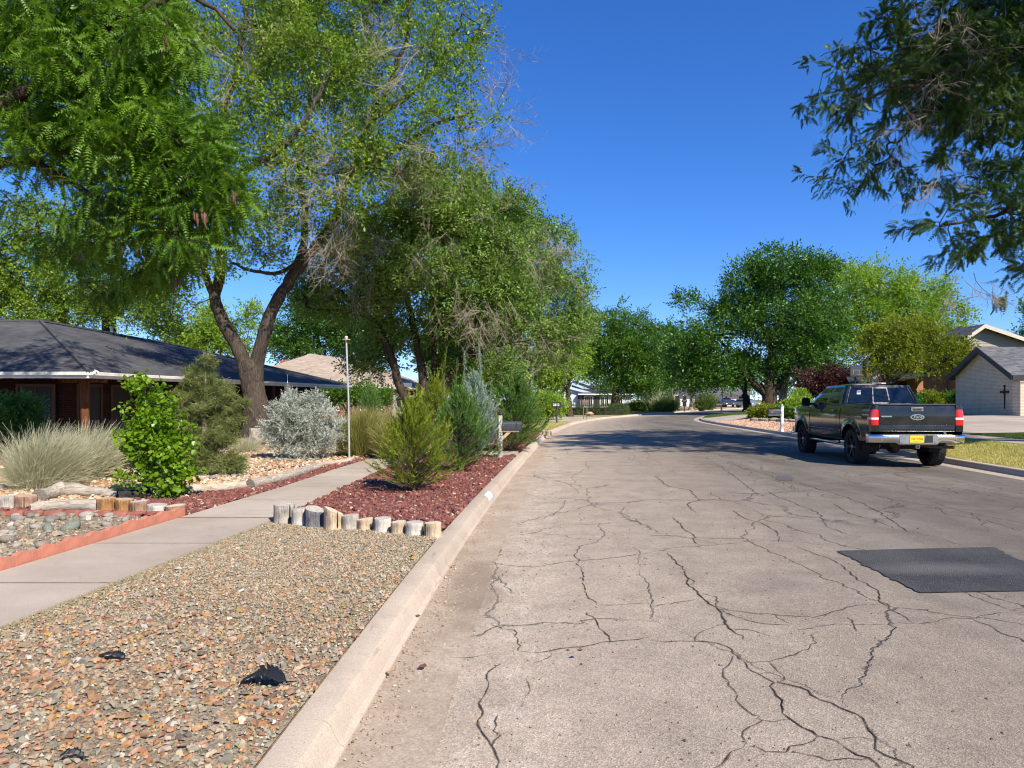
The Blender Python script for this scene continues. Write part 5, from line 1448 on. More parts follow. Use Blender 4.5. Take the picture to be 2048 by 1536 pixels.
# ---- house 3: pale blue house with stepped dark roofs, beyond the hedge
h3 = empty('blue_house', (14.0, 112, YZ)); tag(h3, 'pale blue house with stepped dark gables and black shutters behind the hedge', 'house')
H = HB(h3)
def gable(root, hb, x0, x1, y0, y1, zb, ze, zp, xr, wm, rm, fm, ov=.5, fh=.22):
    """gable end facing -y between x0 and x1, ridge at xr running +y"""
    m = MB(); m.prism([(x0, y0, zb), (x1, y0, zb), (x1, y0, ze), (xr, y0, zp), (x0, y0, ze)], (0, y1 - y0, 0)); hb.fix(m.build('wall', wm, root))
    sl = (zp - ze) / (xr - x0); sr = (zp - ze) / (x1 - xr)
    l0 = (x0 - ov, ze - sl * ov); r0 = (x1 + ov, ze - sr * ov)
    for (xa, za) in (l0, r0):
        m = MB(); m.prism([(xa, y0 - ov, za + .04), (xr, y0 - ov, zp + .04), (xr, y0 - ov, zp + .16), (xa, y0 - ov, za + .16)], (0, y1 - y0 + 2 * ov, 0)); hb.fix(m.build('roof', rm, root))
        m = MB(); m.prism([(xa, y0 - ov - .04, za - fh + .12), (xr, y0 - ov - .04, zp - fh + .12), (xr, y0 - ov - .04, zp + .15), (xa, y0 - ov - .04, za + .15)], (0, .038, 0)); hb.fix(m.build('bargeboard', fm, root))
M_BLF = simple('pale_blue_fascia', (.45, .58, .78), .6, var=.05)
D3 = 108
def X3(px): return (px - 1024) / 1420 * D3
gable(h3, H, X3(1128), X3(1185), 108, 118, 0, 2.45, 3.55, X3(1132), M_BLUEW, M_SHB, M_BLF, .5, .35)
gable(h3, H, X3(1140), X3(1203), 110, 121, 0, 2.5, 4.05, X3(1146), M_BLUEW, M_SHB, M_BLF, .5, .35)
gable(h3, H, X3(1158), X3(1240), 112, 126, 0, 2.6, 4.5, X3(1162), M_WHITE, M_SHG, M_BLF, .5, .35)
m = MB(); m.box(X3(1160), X3(1262), 107.6, 107.8, .05, 2.45); H.fix(m.build('wall', simple('blue_white_render', (.42, .46, .50), .8), h3))
m = MB(); m.prism([(X3(1155), 107.0, 2.45), (X3(1268), 107.0, 2.45), (X3(1250), 112.0, 3.6), (X3(1175), 112, 3.9)], (0, 0, .1)); H.fix(m.build('roof', M_SHB, h3))
m = MB(); m.box(X3(1155), X3(1268), 106.9, 106.98, 2.27, 2.46); H.fix(m.build('fascia', M_WHITE, h3))
for px in (1158, 1165, 1190, 1196):
    m = MB(); m.box(X3(px) - .22, X3(px) + .18, 107.5, 107.58, .15, 2.3); H.fix(m.build('shutter', M_BLACKT, h3))
for px in (1172, 1180, 1205, 1212, 1225, 1240):
    H.fix(window(h3, (X3(px) - .35, 107.58), (X3(px) + .35, 107.58), .5, 2.1, (0, -1), M_WHITE if px != 1279 else M_WOODF, M_GLASS, .08, 1))

# ---- far pale buildings at the end of the road
h4 = empty('white_house', (34, 150, 0)); tag(h4, 'long low white-columned house glimpsed under the far trees', 'house')
H = HB(h4)
def X4(px, d=150): return (px - 1024) / 1420 * d
m = MB(); m.box(X4(1352), X4(1408), 152, 160, 0, 2.4); H.fix(m.build('wall', simple('tan_render', (.45, .38, .30), .9), h4))
m = MB(); m.prism([(X4(1345), 148, 2.5), (X4(1412), 148, 2.5), (X4(1405), 156, 4.0), (X4(1352), 156, 4.0)], (0, 0, .1)); H.fix(m.build('roof', M_SHG, h4))
for px in (1360, 1373, 1379, 1385, 1392, 1398):
    m = MB(); m.box(X4(px) - .28, X4(px) + .28, 148.8, 149.3, 0, 2.5); H.fix(m.build('column', M_WHITE, h4))
h5 = empty('white_garage', (50, 170, 0)); tag(h5, 'white garage wall with grey roof behind the parked cars at the road end', 'garage')
H = HB(h5)
m = MB(); m.box(X4(1400, 170), X4(1500, 170), 170, 180, 0, 2.7); H.fix(m.build('wall', M_WHITE, h5))
m = MB(); m.prism([(X4(1395, 170), 169, 2.7), (X4(1505, 170), 169, 2.7), (X4(1490, 170), 175, 4.6), (X4(1430, 170), 175, 4.6)], (0, 0, .1)); H.fix(m.build('roof', M_SHG, h5))
m = MB(); m.box(X4(1478, 170), X4(1496, 170), 169.9, 169.98, .1, 2.3); H.fix(m.build('garage_door', M_BLACKT, h5))

# ---- right: cream brick gable garage
zg = .62
h6 = empty('cream_garage', (28.3, 42.5, zg)); tag(h6, 'cream painted brick gable garage with charcoal rake and iron cross, right edge', 'garage')
H = HB(h6)
y0, y1, ym = 40.1, 45.3, 42.7
ze, zp = 3.02, 4.55
m = MB(); m.prism([(28.3, y0, zg - .3), (28.3, y1, zg - .3), (28.3, y1, ze), (28.3, ym, zp), (28.3, y0, ze)], (9, 0, 0)); H.fix(m.build('wall', M_BRC, h6))
for yy0, s_ in ((y0, -1), (y1, 1)):
    ye = yy0 + s_ * .42; zE = ze - .42 * (zp - ze) / 2.6
    m = MB(); m.prism([(27.95, ye, zE + .05), (27.95, ym, zp + .05), (27.95, ym, zp + .19), (27.95, ye, zE + .19)], (14, 0, 0)); H.fix(m.build('roof', M_SHG, h6))
    m = MB(); m.prism([(27.90, ye, zE - .12), (27.90, ym, zp - .12), (27.90, ym, zp + .20), (27.90, ye, zE + .20)], (.048, 0, 0)); H.fix(m.build('bargeboard', M_BLACKT, h6))
m = MB(); m.box(27.95, 42, y0 - .47, y0 - .424, ze - .33, ze - .08); H.fix(m.build('fascia', M_BLACKT, h6))
# low wing wall and pillar in front
m = MB(); m.box(28.0, 28.55, 39.1, 39.75, zg - .3, 2.52); H.fix(m.build('pillar', M_BRC, h6))
m = MB(); m.box(27.94, 28.61, 39.04, 39.81, 2.521, 2.60); H.fix(m.build('pillar_cap', M_CONC, h6))
cr = empty('iron_cross', (28.28, 40.75, 1.8)); tag(cr, 'dark ornate iron cross hanging on the cream gable wall', 'wall cross')
m = MB(); cz = 2.0
m.prism([(0, -.022, -.75), (0, .022, -.75), (0, .05, .1), (0, .03, .55), (0, -.03, .55), (0, -.05, .1)], (-.03, 0, 0))
m.prism([(-.001, -.30, .16), (-.001, -.30, .26), (-.001, .30, .26), (-.001, .30, .16)], (-.034, 0, 0))
m.prism([(-.002, 0, .06), (-.002, .16, .21), (-.002, 0, .36), (-.002, -.16, .21)], (-.044, 0, 0))
for sy, sz in ((-.3, .21), (.3, .21), (0, .55)): m.tube([(-.005, sy, sz), (-.045, sy, sz)], .07, 8)
m.build('cross', simple('rusted_iron', (.05, .028, .022), .7, metal=.3), cr)
ln = empty('wall_lantern', (29.6, 40.05, 2.1)); tag(ln, 'small black wall lantern beside the garage pillar', 'lantern')
m = MB(); m.lathe([(0, .28), (.10, .16), (.09, .14), (.075, -.12), (.09, -.14), (.04, -.2), (0, -.22)], n=6, c=(0, -.12, 0)); m.box(-.05, .05, -.02, -.001, -.1, .2); m.build('housing', M_BLACKT, ln)

# ---- right: taller tan sided house behind the garage
h7 = empty('sided_house', (42, 56, .7)); tag(h7, 'taller tan lap-sided gable house rising behind the cream garage', 'house')
H = HB(h7)
D7 = 54.0
xa, xb, xp = P(1935, 0, D7)[0], P(2300, 0, D7)[0], P(1962, 0, D7)[0]
zpk = P(0, 652, D7)[2]; zev = P(0, 690, D7)[2]
m = MB(); m.box(xa + .3, xb, D7 + .2, D7 + 9, .3, P(0, 697, D7)[2]); H.fix(m.build('wall', M_BRO, h7))
zl = P(0, 697, D7)[2] + .003; slope = (P(0, 652, D7)[2] - P(0, 681, D7)[2]) / ((2048 - 1962) / 1420 * D7)
k = 0; z = zl
while z < zpk - .1:
    z1_ = z + .19
    xl = xp - .35 if True else xa; xr = xp + (zpk - .12 - z) / slope
    xl = xp - (zpk - .12 - z) / .45
    xl = max(xl, xa + .3); xr = min(xr, xb)
    if xr > xl:
        m = MB(); m.hexa([(xl, D7 + .16, z), (xr, D7 + .16, z), (xr, D7 + .3, z), (xl, D7 + .3, z), (xl, D7 + .19, z1_), (xr, D7 + .19, z1_), (xr, D7 + .3, z1_), (xl, D7 + .3, z1_)]); H.fix(m.build('siding_board', M_TANB, h7))
    z = z1_ + .003
m = MB(); m.prism([(xp, D7 - .45, zpk), (xb, D7 - .45, zpk - slope * (xb - xp)), (xb, D7 - .45, zpk - slope * (xb - xp) + .12), (xp, D7 - .45, zpk + .12)], (0, 10, 0)); H.fix(m.build('roof', M_SHG, h7))
m = MB(); m.prism([(xp, D7 - .5, zpk - .2), (xb, D7 - .5, zpk - slope * (xb - xp) - .2), (xb, D7 - .5, zpk - slope * (xb - xp) + .10), (xp, D7 - .5, zpk + .10)], (0, .045, 0)); H.fix(m.build('bargeboard', M_TANF, h7))
m = MB(); m.prism([(xp, D7 - .45, zpk), (xa - .3, D7 - .45, zpk - .9), (xa - .3, D7 - .45, zpk - .78), (xp, D7 - .45, zpk + .12)], (0, 10, 0)); H.fix(m.build('roof', M_SHG, h7))
m = MB(); m.prism([(xp, D7 - .5, zpk - .2), (xa - .3, D7 - .5, zpk - 1.1), (xa - .3, D7 - .5, zpk - .8), (xp, D7 - .5, zpk + .10)], (0, .045, 0)); H.fix(m.build('bargeboard', M_TANF, h7))

# ---- right: orange brick house behind the truck
h8 = empty('orange_brick_house', (37, 58, .65)); tag(h8, 'orange brick house wall half hidden by shrubs behind the pickup truck', 'house')
H = HB(h8)
D8 = 57
m = MB(); m.box(P(1834, 0, D8)[0], P(1945, 0, D8)[0], D8, D8 + 6, .3, P(0, 722, D8)[2]); H.fix(m.build('wall', M_BRO, h8))
m = MB(); m.box(P(1735, 0, D8)[0], P(1833, 0, D8)[0], D8 + 1.5, D8 + 2, .3, P(0, 762, D8)[2]); H.fix(m.build('wall', M_WOODF, h8))
m = MB(); m.prism([(P(1690, 0, D8)[0], D8 - 1, P(0, 775, D8)[2]), (P(1850, 0, D8)[0], D8 - 1, P(0, 752, D8)[2]), (P(1850, 0, D8)[0], D8 + 5, P(0, 725, D8)[2]), (P(1740, 0, D8)[0], D8 + 5, P(0, 735, D8)[2])], (0, 0, .12)); H.fix(m.build('roof', M_SHB, h8))
m = MB(); m.prism([(P(1690, 0, D8)[0], D8 - 1.06, P(0, 777, D8)[2]), (P(1745, 0, D8)[0], D8 - 1.06, P(0, 755, D8)[2]), (P(1745, 0, D8)[0], D8 - 1.06, P(0, 750, D8)[2]), (P(1690, 0, D8)[0], D8 - 1.06, P(0, 772, D8)[2])], (0, .05, 0)); H.fix(m.build('bargeboard', M_TANF, h8))
m = MB(); m.box(P(1738, 0, 58)[0], P(1749, 0, 58)[0], 58.4, 59, 2.9, P(0, 733, 58)[2]); H.fix(m.build('chimney', M_BRO, h8))
# ------------------------------------------------------------ shrubs and beds
JUN_Y = leaf_mat('yellow_green_juniper', (.085, .13, .010), (.19, .25, .016), (.38, .41, .04), .35, .6, 2.2)
JUN_G = leaf_mat('green_juniper', (.045, .11, .022), (.10, .20, .036), (.20, .33, .065), .32, .6, 2.0)
JUN_B = leaf_mat('blue_grey_juniper', (.15, .21, .17), (.28, .37, .31), (.46, .56, .49), .25, .65, 2.0)
PINE = leaf_mat('pinyon_needles', (.075, .10, .028), (.17, .20, .055), (.31, .34, .12), .28, .6, 2.5)
SILV = leaf_mat('silver_leaf', (.24, .26, .22), (.40, .43, .38), (.62, .65, .60), .15, .7, 3.0)
HEART = leaf_mat('bright_heart_leaf', (.09, .18, .008), (.17, .30, .012), (.30, .43, .035), .45, .35, 3.0, odd=((.33, .12, .06), .955))
STRAW = leaf_mat('straw_stem', (.26, .25, .15), (.45, .44, .30), (.64, .62, .46), .2, .8, 3.0)
GOLDS = leaf_mat('golden_broom_stem', (.12, .14, .025), (.24, .24, .06), (.42, .38, .13), .25, .7, 3.0)
PALEG = leaf_mat('pale_shrub_leaf', (.06, .11, .025), (.12, .19, .05), (.25, .32, .11), .35, .6, 2.0)
HEDGE = leaf_mat('hedge_leaf', (.018, .045, .008), (.045, .085, .014), (.12, .18, .03), .2, .5, 1.0)

def plume_bush(name, label, base, h, w, n, mat, seed, stemm=M_TWIGD, lean=(0, 0), spires=(), spr=.26, group=None, openness=.55, cat='juniper', bottom=.12, dense=28, wd=.040, cone=1.0, fan=.6, nl=.16, taper_top=1.0):
    """a juniper: feathery plumes rising outwards from a central stem"""
    rng = np.random.default_rng(seed)
    root = empty(name, (*base, YZ)); tag(root, label, cat, group)
    tpl = [spray_tpl(dense, rng, nl, wd, fan) for _ in range(4)]
    u = rng.uniform(0, 1, n) ** .85
    z = bottom * h + u * h * .9
    prof = np.interp(u, [0, .12, .35, .6, .85, 1], [.62, .95, 1.0, .72, .36, .10 * taper_top]) * w / 2
    rad = prof * np.sqrt(rng.uniform(.12, 1, n)); a = rng.uniform(0, 2 * np.pi, n)
    prof_noise = 1 + .25 * np.sin(a * 3 + seed) + .2 * np.sin(a * 5 + z * 7) + .18 * np.sin(z * 13 + a * 2 + seed)
    x = np.cos(a) * rad * prof_noise + lean[0] * u; y = np.sin(a) * rad * prof_noise + lean[1] * u
    out = np.column_stack([np.cos(a), np.sin(a), np.zeros(n)])
    d = out * (openness * (1.1 - u) + .18)[:, None] + np.array((0, 0, 1.0)) * (.55 + .5 * u)[:, None] + rng.normal(0, .22, (n, 3))
    pos = np.column_stack([x, y, z]) - d / np.linalg.norm(d, axis=1, keepdims=True) * spr * .5
    pos[:, 2] = np.maximum(pos[:, 2], .03)
    sc = spr * rng.uniform(.6, 1.3, n) * np.where(rng.uniform(0, 1, n) < .09, 1.9, 1.0)
    P_ = [pos]; D_ = [d]; S_ = [sc]; Rn = [rng.uniform(0, 1, n)]
    for (sx, sy, sh, sn) in spires:            # tall leading shoots
        t = np.linspace(.0, 1, sn) ** .8
        zz_ = h * .55 + t * (sh - h * .55)
        wob = .03 * np.sin(t * 9 + sx * 20)
        aa = rng.uniform(0, 6.28, sn)
        P_.append(np.column_stack([sx * (.55 + .45 * t) + wob, sy + wob * .5, zz_]))
        D_.append(np.column_stack([np.cos(aa) * .55, np.sin(aa) * .55, np.full(sn, .9)]) + 0)
        S_.append(spr * (.85 - .5 * t) * rng.uniform(.7, 1.1, sn)); Rn.append(rng.uniform(.4, 1, sn))
    pos = np.concatenate(P_); d = np.concatenate(D_); sc = np.concatenate(S_); rn = np.concatenate(Rn)
    who = rng.integers(0, 4, len(pos)); parts = []
    for k in range(4):
        q = who == k
        parts.append(scatter(tpl[k][0], tpl[k][1], pos[q], rot_to(d[q], rng.uniform(0, 6.28, q.sum())), sc[q], rn[q], tpl[k][2], .35))
    V, F, r = join_sc(parts)
    tag(npmesh('foliage', V, F, mat, root, attr={'rnd': r}), kind='stuff')
    m = MB(); m.tube([(0, 0, 0), (lean[0] * .3, 0, h * .4), (lean[0] * .8, 0, h * .85)], [.04 + .012 * w, .03, .008], 7); m.build('stem', M_BARKD, root, smooth=True)
    sel = rng.uniform(0, 1, n) < .4
    A = np.column_stack([lean[0] * u[sel] * .5, u[sel] * 0, np.maximum(.04, z[sel] - rad[sel] * .9)])
    V, F = seg_tubes(A, P_[0][sel], np.full(sel.sum(), .006), np.full(sel.sum(), .003), 3); tag(npmesh('branches', V, F, stemm, root), kind='stuff')
    for (sx, sy, sh, sn) in spires:
        m = MB(); m.tube([(sx * .3, sy, .3 * h), (sx * .75, sy, h * .7), (sx, sy, sh)], [.014, .009, .003], 5); m.build('leader', stemm, root)
    return root
def atD(px, py): 
    g = Gd(px, py, YZ); return (g[0], g[1])
plume_bush('juniper_bush', 'yellow-green juniper nearest the stump row on red lava rock', atD(826, 985), 1.42, 1.16, 1250, JUN_Y, 71, spires=((.10, 0, 1.66, 46), (-.04, .05, 1.5, 30)), spr=.17, openness=.75, wd=.042, nl=.26)
plume_bush('juniper_bush', 'darker green juniper leaning behind the yellow-green one', atD(918, 945), 1.6, 1.22, 1300, JUN_G, 72, lean=(.02, 0), spires=((-.05, 0, 2.25, 60), (-.35, .1, 1.95, 40)), spr=.20, openness=.7, wd=.040, nl=.24)
plume_bush('juniper_bush', 'blue-grey juniper with two pale spires beside the mailbox', (-.93, 17.75), 2.0, 1.25, 1300, JUN_B, 73, spires=((-.30, 0, 2.72, 90), (.14, 0, 2.95, 110), (.45, .05, 1.95, 30)), spr=.22, openness=.45, wd=.050, nl=.24)
plume_bush('juniper_bush', 'wide dark green juniper sweeping right, beyond the mailbox', atD(1022, 903), 2.0, 1.75, 1300, JUN_G, 74, lean=(.22, 0), spires=((.05, 0, 2.75, 46), (-.3, 0, 2.2, 40)), spr=.28, openness=.85, wd=.042, nl=.24)
plume_bush('juniper_bush', 'wispy yellowish juniper behind the front junipers', atD(872, 915), 1.9, 1.3, 900, JUN_Y, 75, spires=((.25, 0, 2.75, 60), (-.2, 0, 2.3, 40)), spr=.26, openness=.7, wd=.042)
plume_bush('juniper_bush', 'green juniper close to the lamp pole in front of the pink-roofed house', (P(740, 0, 22)[0], 22.0), 1.8, 1.1, 700, JUN_G, 76, spires=((0, 0, 2.3, 40), (.25, 0, 2.1, 30)), spr=.26, openness=.7, wd=.024)

# pinyon pine
tuft = tplset(spray_tpl, 4, .10, 16, 'rng', .9, .055, 1.5, False, seed=6)
pb = np.array((*atD(405, 950), YZ))
def rr3(x, z, w=.28, y=0): return (pb + np.array((x, y, z)), (w, w, w * .8))
tree('pinyon_pine', 'bushy young pine with pale green needles left of the tree trunk', 'pine',
     [([pb, pb + (0.02, 0, .8), pb + (.05, 0, 1.6), pb + (.03, 0, 2.35)], .05, .012)],
     [rr3(0, .5, .33), rr3(-.32, .85, .26), rr3(.38, .75, .26), rr3(.02, 1.15, .30), rr3(-.3, 1.5, .24), rr3(.32, 1.5, .24), rr3(.0, 1.8, .24), rr3(.08, 2.18, .13), rr3(.40, 1.95, .13), rr3(.66, 1.15, .15), rr3(-.42, 1.2, .16), rr3(.45, .2, .22), rr3(-.28, 2.0, .11), rr3(.8, 1.35, .09), rr3(.68, .2, .12), rr3(-.5, .45, .2), rr3(.1, .2, .2)],
     250, .09, 12, tuft, PINE, M_TWIG, 81, tip=.005, up=.35, seg=.15, lscale=(.8, 1.4), minr=YZ + .04, outw=.8)
# silver shrub
sil = tplset(sprig_tpl, 5, .15, 9, .19, .14, 'rng', seed=7)
sb = np.array((*atD(600, 918), YZ))
def sbb(x, z, w, y=0): return (sb + np.array((x, y, z)), (w, w, w * .85))
tree('silver_shrub', 'rounded silvery grey shrub between the big tree and the lamp pole', 'shrub',
     [([sb, sb + (0, 0, .25)], .05, .04), ([sb + (0, 0, .1), sb + (-.3, 0, .6), sb + (-.5, 0, 1.1)], .03, .01), ([sb + (0, 0, .1), sb + (.3, .1, .6), sb + (.5, 0, 1.1)], .03, .01)],
     [sbb(-.35, 1.15, .40), sbb(.35, 1.1, .45), sbb(-.6, .75, .38), sbb(.65, .7, .42), sbb(0, .75, .55), sbb(0, .4, .55), sbb(-.45, .4, .35), sbb(.5, .35, .35), sbb(-.25, 1.42, .2), sbb(.3, 1.42, .22), sbb(-.82, .6, .2), sbb(0, 1.0, .4, -.3)],
     380, .13, 17, sil, SILV, M_TWIG, 82, tip=.004, up=.5, seg=.15, lscale=(.7, 1.3), minr=YZ + .06, outw=.9)
# heart-leaved shrub
hb_ = tplset(broad_tpl, 5, .17, 5, .40, 'rng', seed=7)
hb0 = np.array((*atD(318, 998), YZ))
def hbb(px, py, r, ry=None): 
    c = P(px, py, hb0[1]); return (c, (r / 1420 * hb0[1], .26, (ry or r) / 1420 * hb0[1]))
tree('heart_leaf_shrub', 'bright green heart-leaved shrub in front of the pine', 'shrub',
     [([hb0, hb0 + (0, 0, .3)], .03, .02), ([hb0, P(300, 900, hb0[1]), P(290, 790, hb0[1])], .018, .006), ([hb0, P(330, 920, hb0[1]), P(360, 850, hb0[1])], .015, .006), ([hb0, P(270, 940, hb0[1]), P(240, 950, hb0[1])], .012, .005)],
     [hbb(270, 775, 22, 14), hbb(310, 778, 38, 18), hbb(285, 815, 38, 22), hbb(320, 830, 40, 26), hbb(270, 860, 32, 22), hbb(330, 870, 45, 24), hbb(270, 885, 38, 18), hbb(320, 910, 55, 26), hbb(280, 940, 55, 26), hbb(350, 940, 40, 28), hbb(255, 960, 30, 16), hbb(315, 975, 45, 20), hbb(345, 985, 20, 12), hbb(345, 900, 36, 24)],
     120, .06, 7, hb_, HEART, M_TWIG, 83, tip=.003, up=.2, seg=.12, lscale=(.7, 1.2), minr=YZ + .05, outw=.5)

def stem_bush(name, label, base, h, w, n, mat, seed, lean=.25, cat='bush', wd=.006, group=None, zb=YZ, wind=(.25, 0), depth=None, root_mesh=False):
    """fan of thin wiry stems, each a strip bent outwards, forking near the top"""
    rng = np.random.default_rng(seed)
    a = rng.uniform(0, 2 * np.pi, n); t = rng.uniform(0, 1, n) ** .6
    b0 = np.column_stack([np.cos(a) * w * .26 * t, np.sin(a) * w * .26 * t, np.zeros(n)]) + rng.normal(0, .03 * w, (n, 3)) * (1, 1, 0)
    hh = h * rng.uniform(.45, 1.05, n) * (1 - .28 * t ** 2)
    end = np.column_stack([np.cos(a) * w * .56 * t, np.sin(a) * (depth or w) * .5 * t, hh]) + rng.normal(0, .10 * h, (n, 3))
    hh = hh * np.where(rng.uniform(0, 1, n) < .35, rng.uniform(.25, .7, n), 1.0); end[:, 2] = hh * (1 + .12 * np.sin(a * 3 + seed))
    end[:, 0] += wind[0] * hh * rng.uniform(.2, 1.2, n); end[:, 1] += wind[1] * hh
    V = []; F = []; rn = []; K = 5
    side = rng.normal(0, 1, (n, 3)); side /= np.linalg.norm(side, axis=1, keepdims=True)
    mid = b0 * .5 + end * .5 + np.array((0, 0, .12)) * hh[:, None] - np.column_stack([end[:, 0], end[:, 1], end[:, 2] * 0]) * .18 + rng.normal(0, .05 * h, (n, 3))
    pts = []
    for k in range(K):
        s_ = k / (K - 1); pts.append((1 - s_) ** 2 * b0 + 2 * s_ * (1 - s_) * mid + s_ * s_ * end)
    pts = np.stack(pts, 1)
    ws = wd * np.array([1.2, 1, .9, .7, .45])
    Va = pts - side[:, None] * ws[None, :, None] * .5; Vb = pts + side[:, None] * ws[None, :, None] * .5
    V = np.stack([Va, Vb], 2).reshape(n * K * 2, 3)
    q = np.array([(2 * k, 2 * k + 1, 2 * k + 3, 2 * k + 2) for k in range(K - 1)])
    F = (q[None] + (np.arange(n) * K * 2)[:, None, None]).reshape(-1, 4)
    rn = np.repeat(rng.uniform(0, 1, n), K - 1)
    # side twigs
    m_ = int(n * 1.6); who = rng.integers(0, n, m_); kk = rng.integers(2, 4, m_)
    p0 = pts[who, kk] * .5 + pts[who, kk + 1] * .5 if False else pts[who, kk]
    dd = (pts[who, 4] - pts[who, 2]); dd /= np.linalg.norm(dd, axis=1, keepdims=True) + 1e-9
    dd = dd + rng.normal(0, .32, (m_, 3)); p1 = p0 + dd * (h * rng.uniform(.10, .28, m_))[:, None]
    sd = rng.normal(0, 1, (m_, 3)); sd /= np.linalg.norm(sd, axis=1, keepdims=True); sd *= wd * .36
    V2 = np.stack([p0 - sd, p0 + sd, p1 + sd * .5, p1 - sd * .5], 1).reshape(-1, 3)
    F2 = np.arange(m_ * 4).reshape(m_, 4) + len(V)
    V = np.concatenate([V, V2]); F = np.concatenate([F, F2]); rn = np.concatenate([rn, rng.uniform(0, 1, m_)])
    V[:, 2] = np.maximum(V[:, 2], .01)
    o = npmesh(name, V, F, mat, None, attr={'rnd': rn}, loc=(*base, zb))
    return tag(o, label, cat, group)
stem_bush('broom_bush', 'straw-coloured wiry bush at the left edge behind the driftwood', (atD(70, 978)[0], 11.6), 1.02, 1.35, 2900, STRAW, 91, wd=.007, wind=(.34, 0), depth=1.3)
stem_bush('broom_bush', 'paler straw bush leaning right toward the heart-leaved shrub', (P(165, 0, 12.8)[0], 12.8), 1.0, 1.15, 2200, STRAW, 92, wd=.007, wind=(.36, 0), depth=1.1)
stem_bush('broom_bush', 'dull greenish straw bush in shade under the porch edge', (P(235, 0, 15)[0], 15.0), 1.0, 1.6, 2200, leaf_mat('shaded_stem', (.09, .09, .05), (.15, .15, .09), (.24, .23, .15), .2, .8, 3), 93, wd=.008, wind=(.3, 0))
stem_bush('golden_broom', 'golden-green broom bush right behind the lamp pole', (P(722, 0, 18.2)[0], 18.2), 1.2, 1.35, 4200, GOLDS, 94, wd=.010, wind=(.12, 0), depth=1.2)
stem_bush('golden_broom', 'golden broom clump on the left side of the yellow-green juniper', (P(788, 0, 17.2)[0], 17.2), 1.1, .9, 2400, GOLDS, 95, wd=.010, wind=(.05, 0))
stem_bush('dry_weed_clump', 'small dry grey weed at the foot of the young pine', atD(492, 905), .45, .8, 700, STRAW, 96, wd=.008, wind=(0, 0))

shr = tplset(sprig_tpl, 4, .22, 8, .26, .16, 'rng', seed=15)
def round_shrub(name, label, base, blobs, n, mat, seed, clump=.16, spr=16, tp=shr, cat='shrub', z=YZ, tip=.006, lscale=(.8, 1.3), group=None):
    b = np.array((base[0], base[1], z)); C = [(b + np.array((x, y_, zz_)), (w, w, hh)) for x, y_, zz_, w, hh in blobs]
    return tree(name, label, cat, [([b, b + (0, 0, max(.12, C[0][0][2] * .3))], .04, .03)], C, n, clump, spr, tp, mat, M_TWIGD, seed, tip=tip, seg=.3, minr=z + .03, up=.3, lscale=lscale, outw=.6, group=group)
round_shrub('evergreen_shrub', 'dark evergreen shrub in porch shade at the left edge', (P(20, 0, 18)[0], 18.0), [(0, 0, .8, .75, .6), (-.8, 0, .9, .7, .6), (.45, 0, 1.25, .35, .3)], 160, LF_DEEP, 101, .2, 15)
round_shrub('roadside_bush', 'yellow-green bush beyond the wide juniper along the left side', (P(1082, 0, 50)[0], 50.0), [(0, 0, .9, 1.0, .7), (.9, 0, .9, .8, .6), (-.9, 0, 1.0, .9, .8), (.3, 0, 1.4, .6, .5)], 170, LF_YEL, 102, .45, 16, tp=tplset(sprig_tpl, 4, .4, 8, .26, .18, 'rng', seed=16))
big = tplset(sprig_tpl, 4, .34, 8, .28, .2, 'rng', seed=17)
# clipped hedge: a curved box of leaves
def hedge(name, label, path, w, h, n, seed, z=YZ):
    rng = np.random.default_rng(seed); p = smooth_poly([(*q, z) for q in path], 6); seg = np.linalg.norm(np.diff(p, axis=0), axis=1); cum = np.concatenate([[0], np.cumsum(seg)])
    s_ = rng.uniform(0, cum[-1], n); i = np.clip(np.searchsorted(cum, s_) - 1, 0, len(seg) - 1); f = ((s_ - cum[i]) / seg[i])[:, None]
    c = p[i] * (1 - f) + p[i + 1] * f; d = (p[i + 1] - p[i]) / seg[i][:, None]; nn = np.column_stack([-d[:, 1], d[:, 0], np.zeros(n)])
    face = rng.choice(3, n, p=[.34, .33, .33])
    off = np.where(face == 0, rng.uniform(-w / 2, w / 2, n), np.where(face == 1, -w / 2, w / 2)) + rng.normal(0, .03, n)
    zz_ = np.where(face == 0, h, rng.uniform(.02, h, n)) + rng.normal(0, .03, n) + .04 * np.sin(s_ * 1.7)
    pos = c + nn * off[:, None]; pos[:, 2] = z + np.maximum(zz_, .02)
    dirs = nn * np.where(face == 1, -1.0, 1.0)[:, None] * (face > 0)[:, None] + np.array((0, 0, 1.0)) * np.where(face == 0, 1.0, .4)[:, None] + rng.normal(0, .5, (n, 3))
    who = rng.integers(0, 4, n); parts = []
    for k in range(4):
        q = who == k; parts.append(scatter(shr[k][0], shr[k][1], pos[q], rot_to(dirs[q], rng.uniform(0, 6.28, q.sum())), rng.uniform(.16, .3, q.sum()), rng.uniform(0, 1, q.sum()), shr[k][2], .4))
    V, F, r = join_sc(parts); base = p[0]
    root = empty(name, tuple(base)); tag(root, label, 'hedge')
    tag(npmesh('foliage', V - base, F, HEDGE, root, attr={'rnd': r}), kind='stuff')
    rows = []
    for q, dq in zip(p, np.gradient(p, axis=0)):
        t = dq / np.linalg.norm(dq); k = np.array((-t[1], t[0], 0)); rows.append([q - k * (w / 2 - .08) - base, q - k * (w / 2 - .08) + (0, 0, h - .08) - base, q + k * (w / 2 - .08) + (0, 0, h - .08) - base, q + k * (w / 2 - .08) - base])
    m = MB(); m.grid(rows); m.poly(rows[0]); m.poly(rows[-1]); m.build('inner_twigs', simple('hedge_core', (.02, .028, .012), .95), root)
    return root
hedge('clipped_hedge', 'long low clipped hedge in front of the pale blue house', [(4.9, 67.5), (7.5, 66.8), (9.9, 67.2), (10.7, 69.5), (10.9, 73), (10.9, 77)], 1.1, .78, 2600, 111)
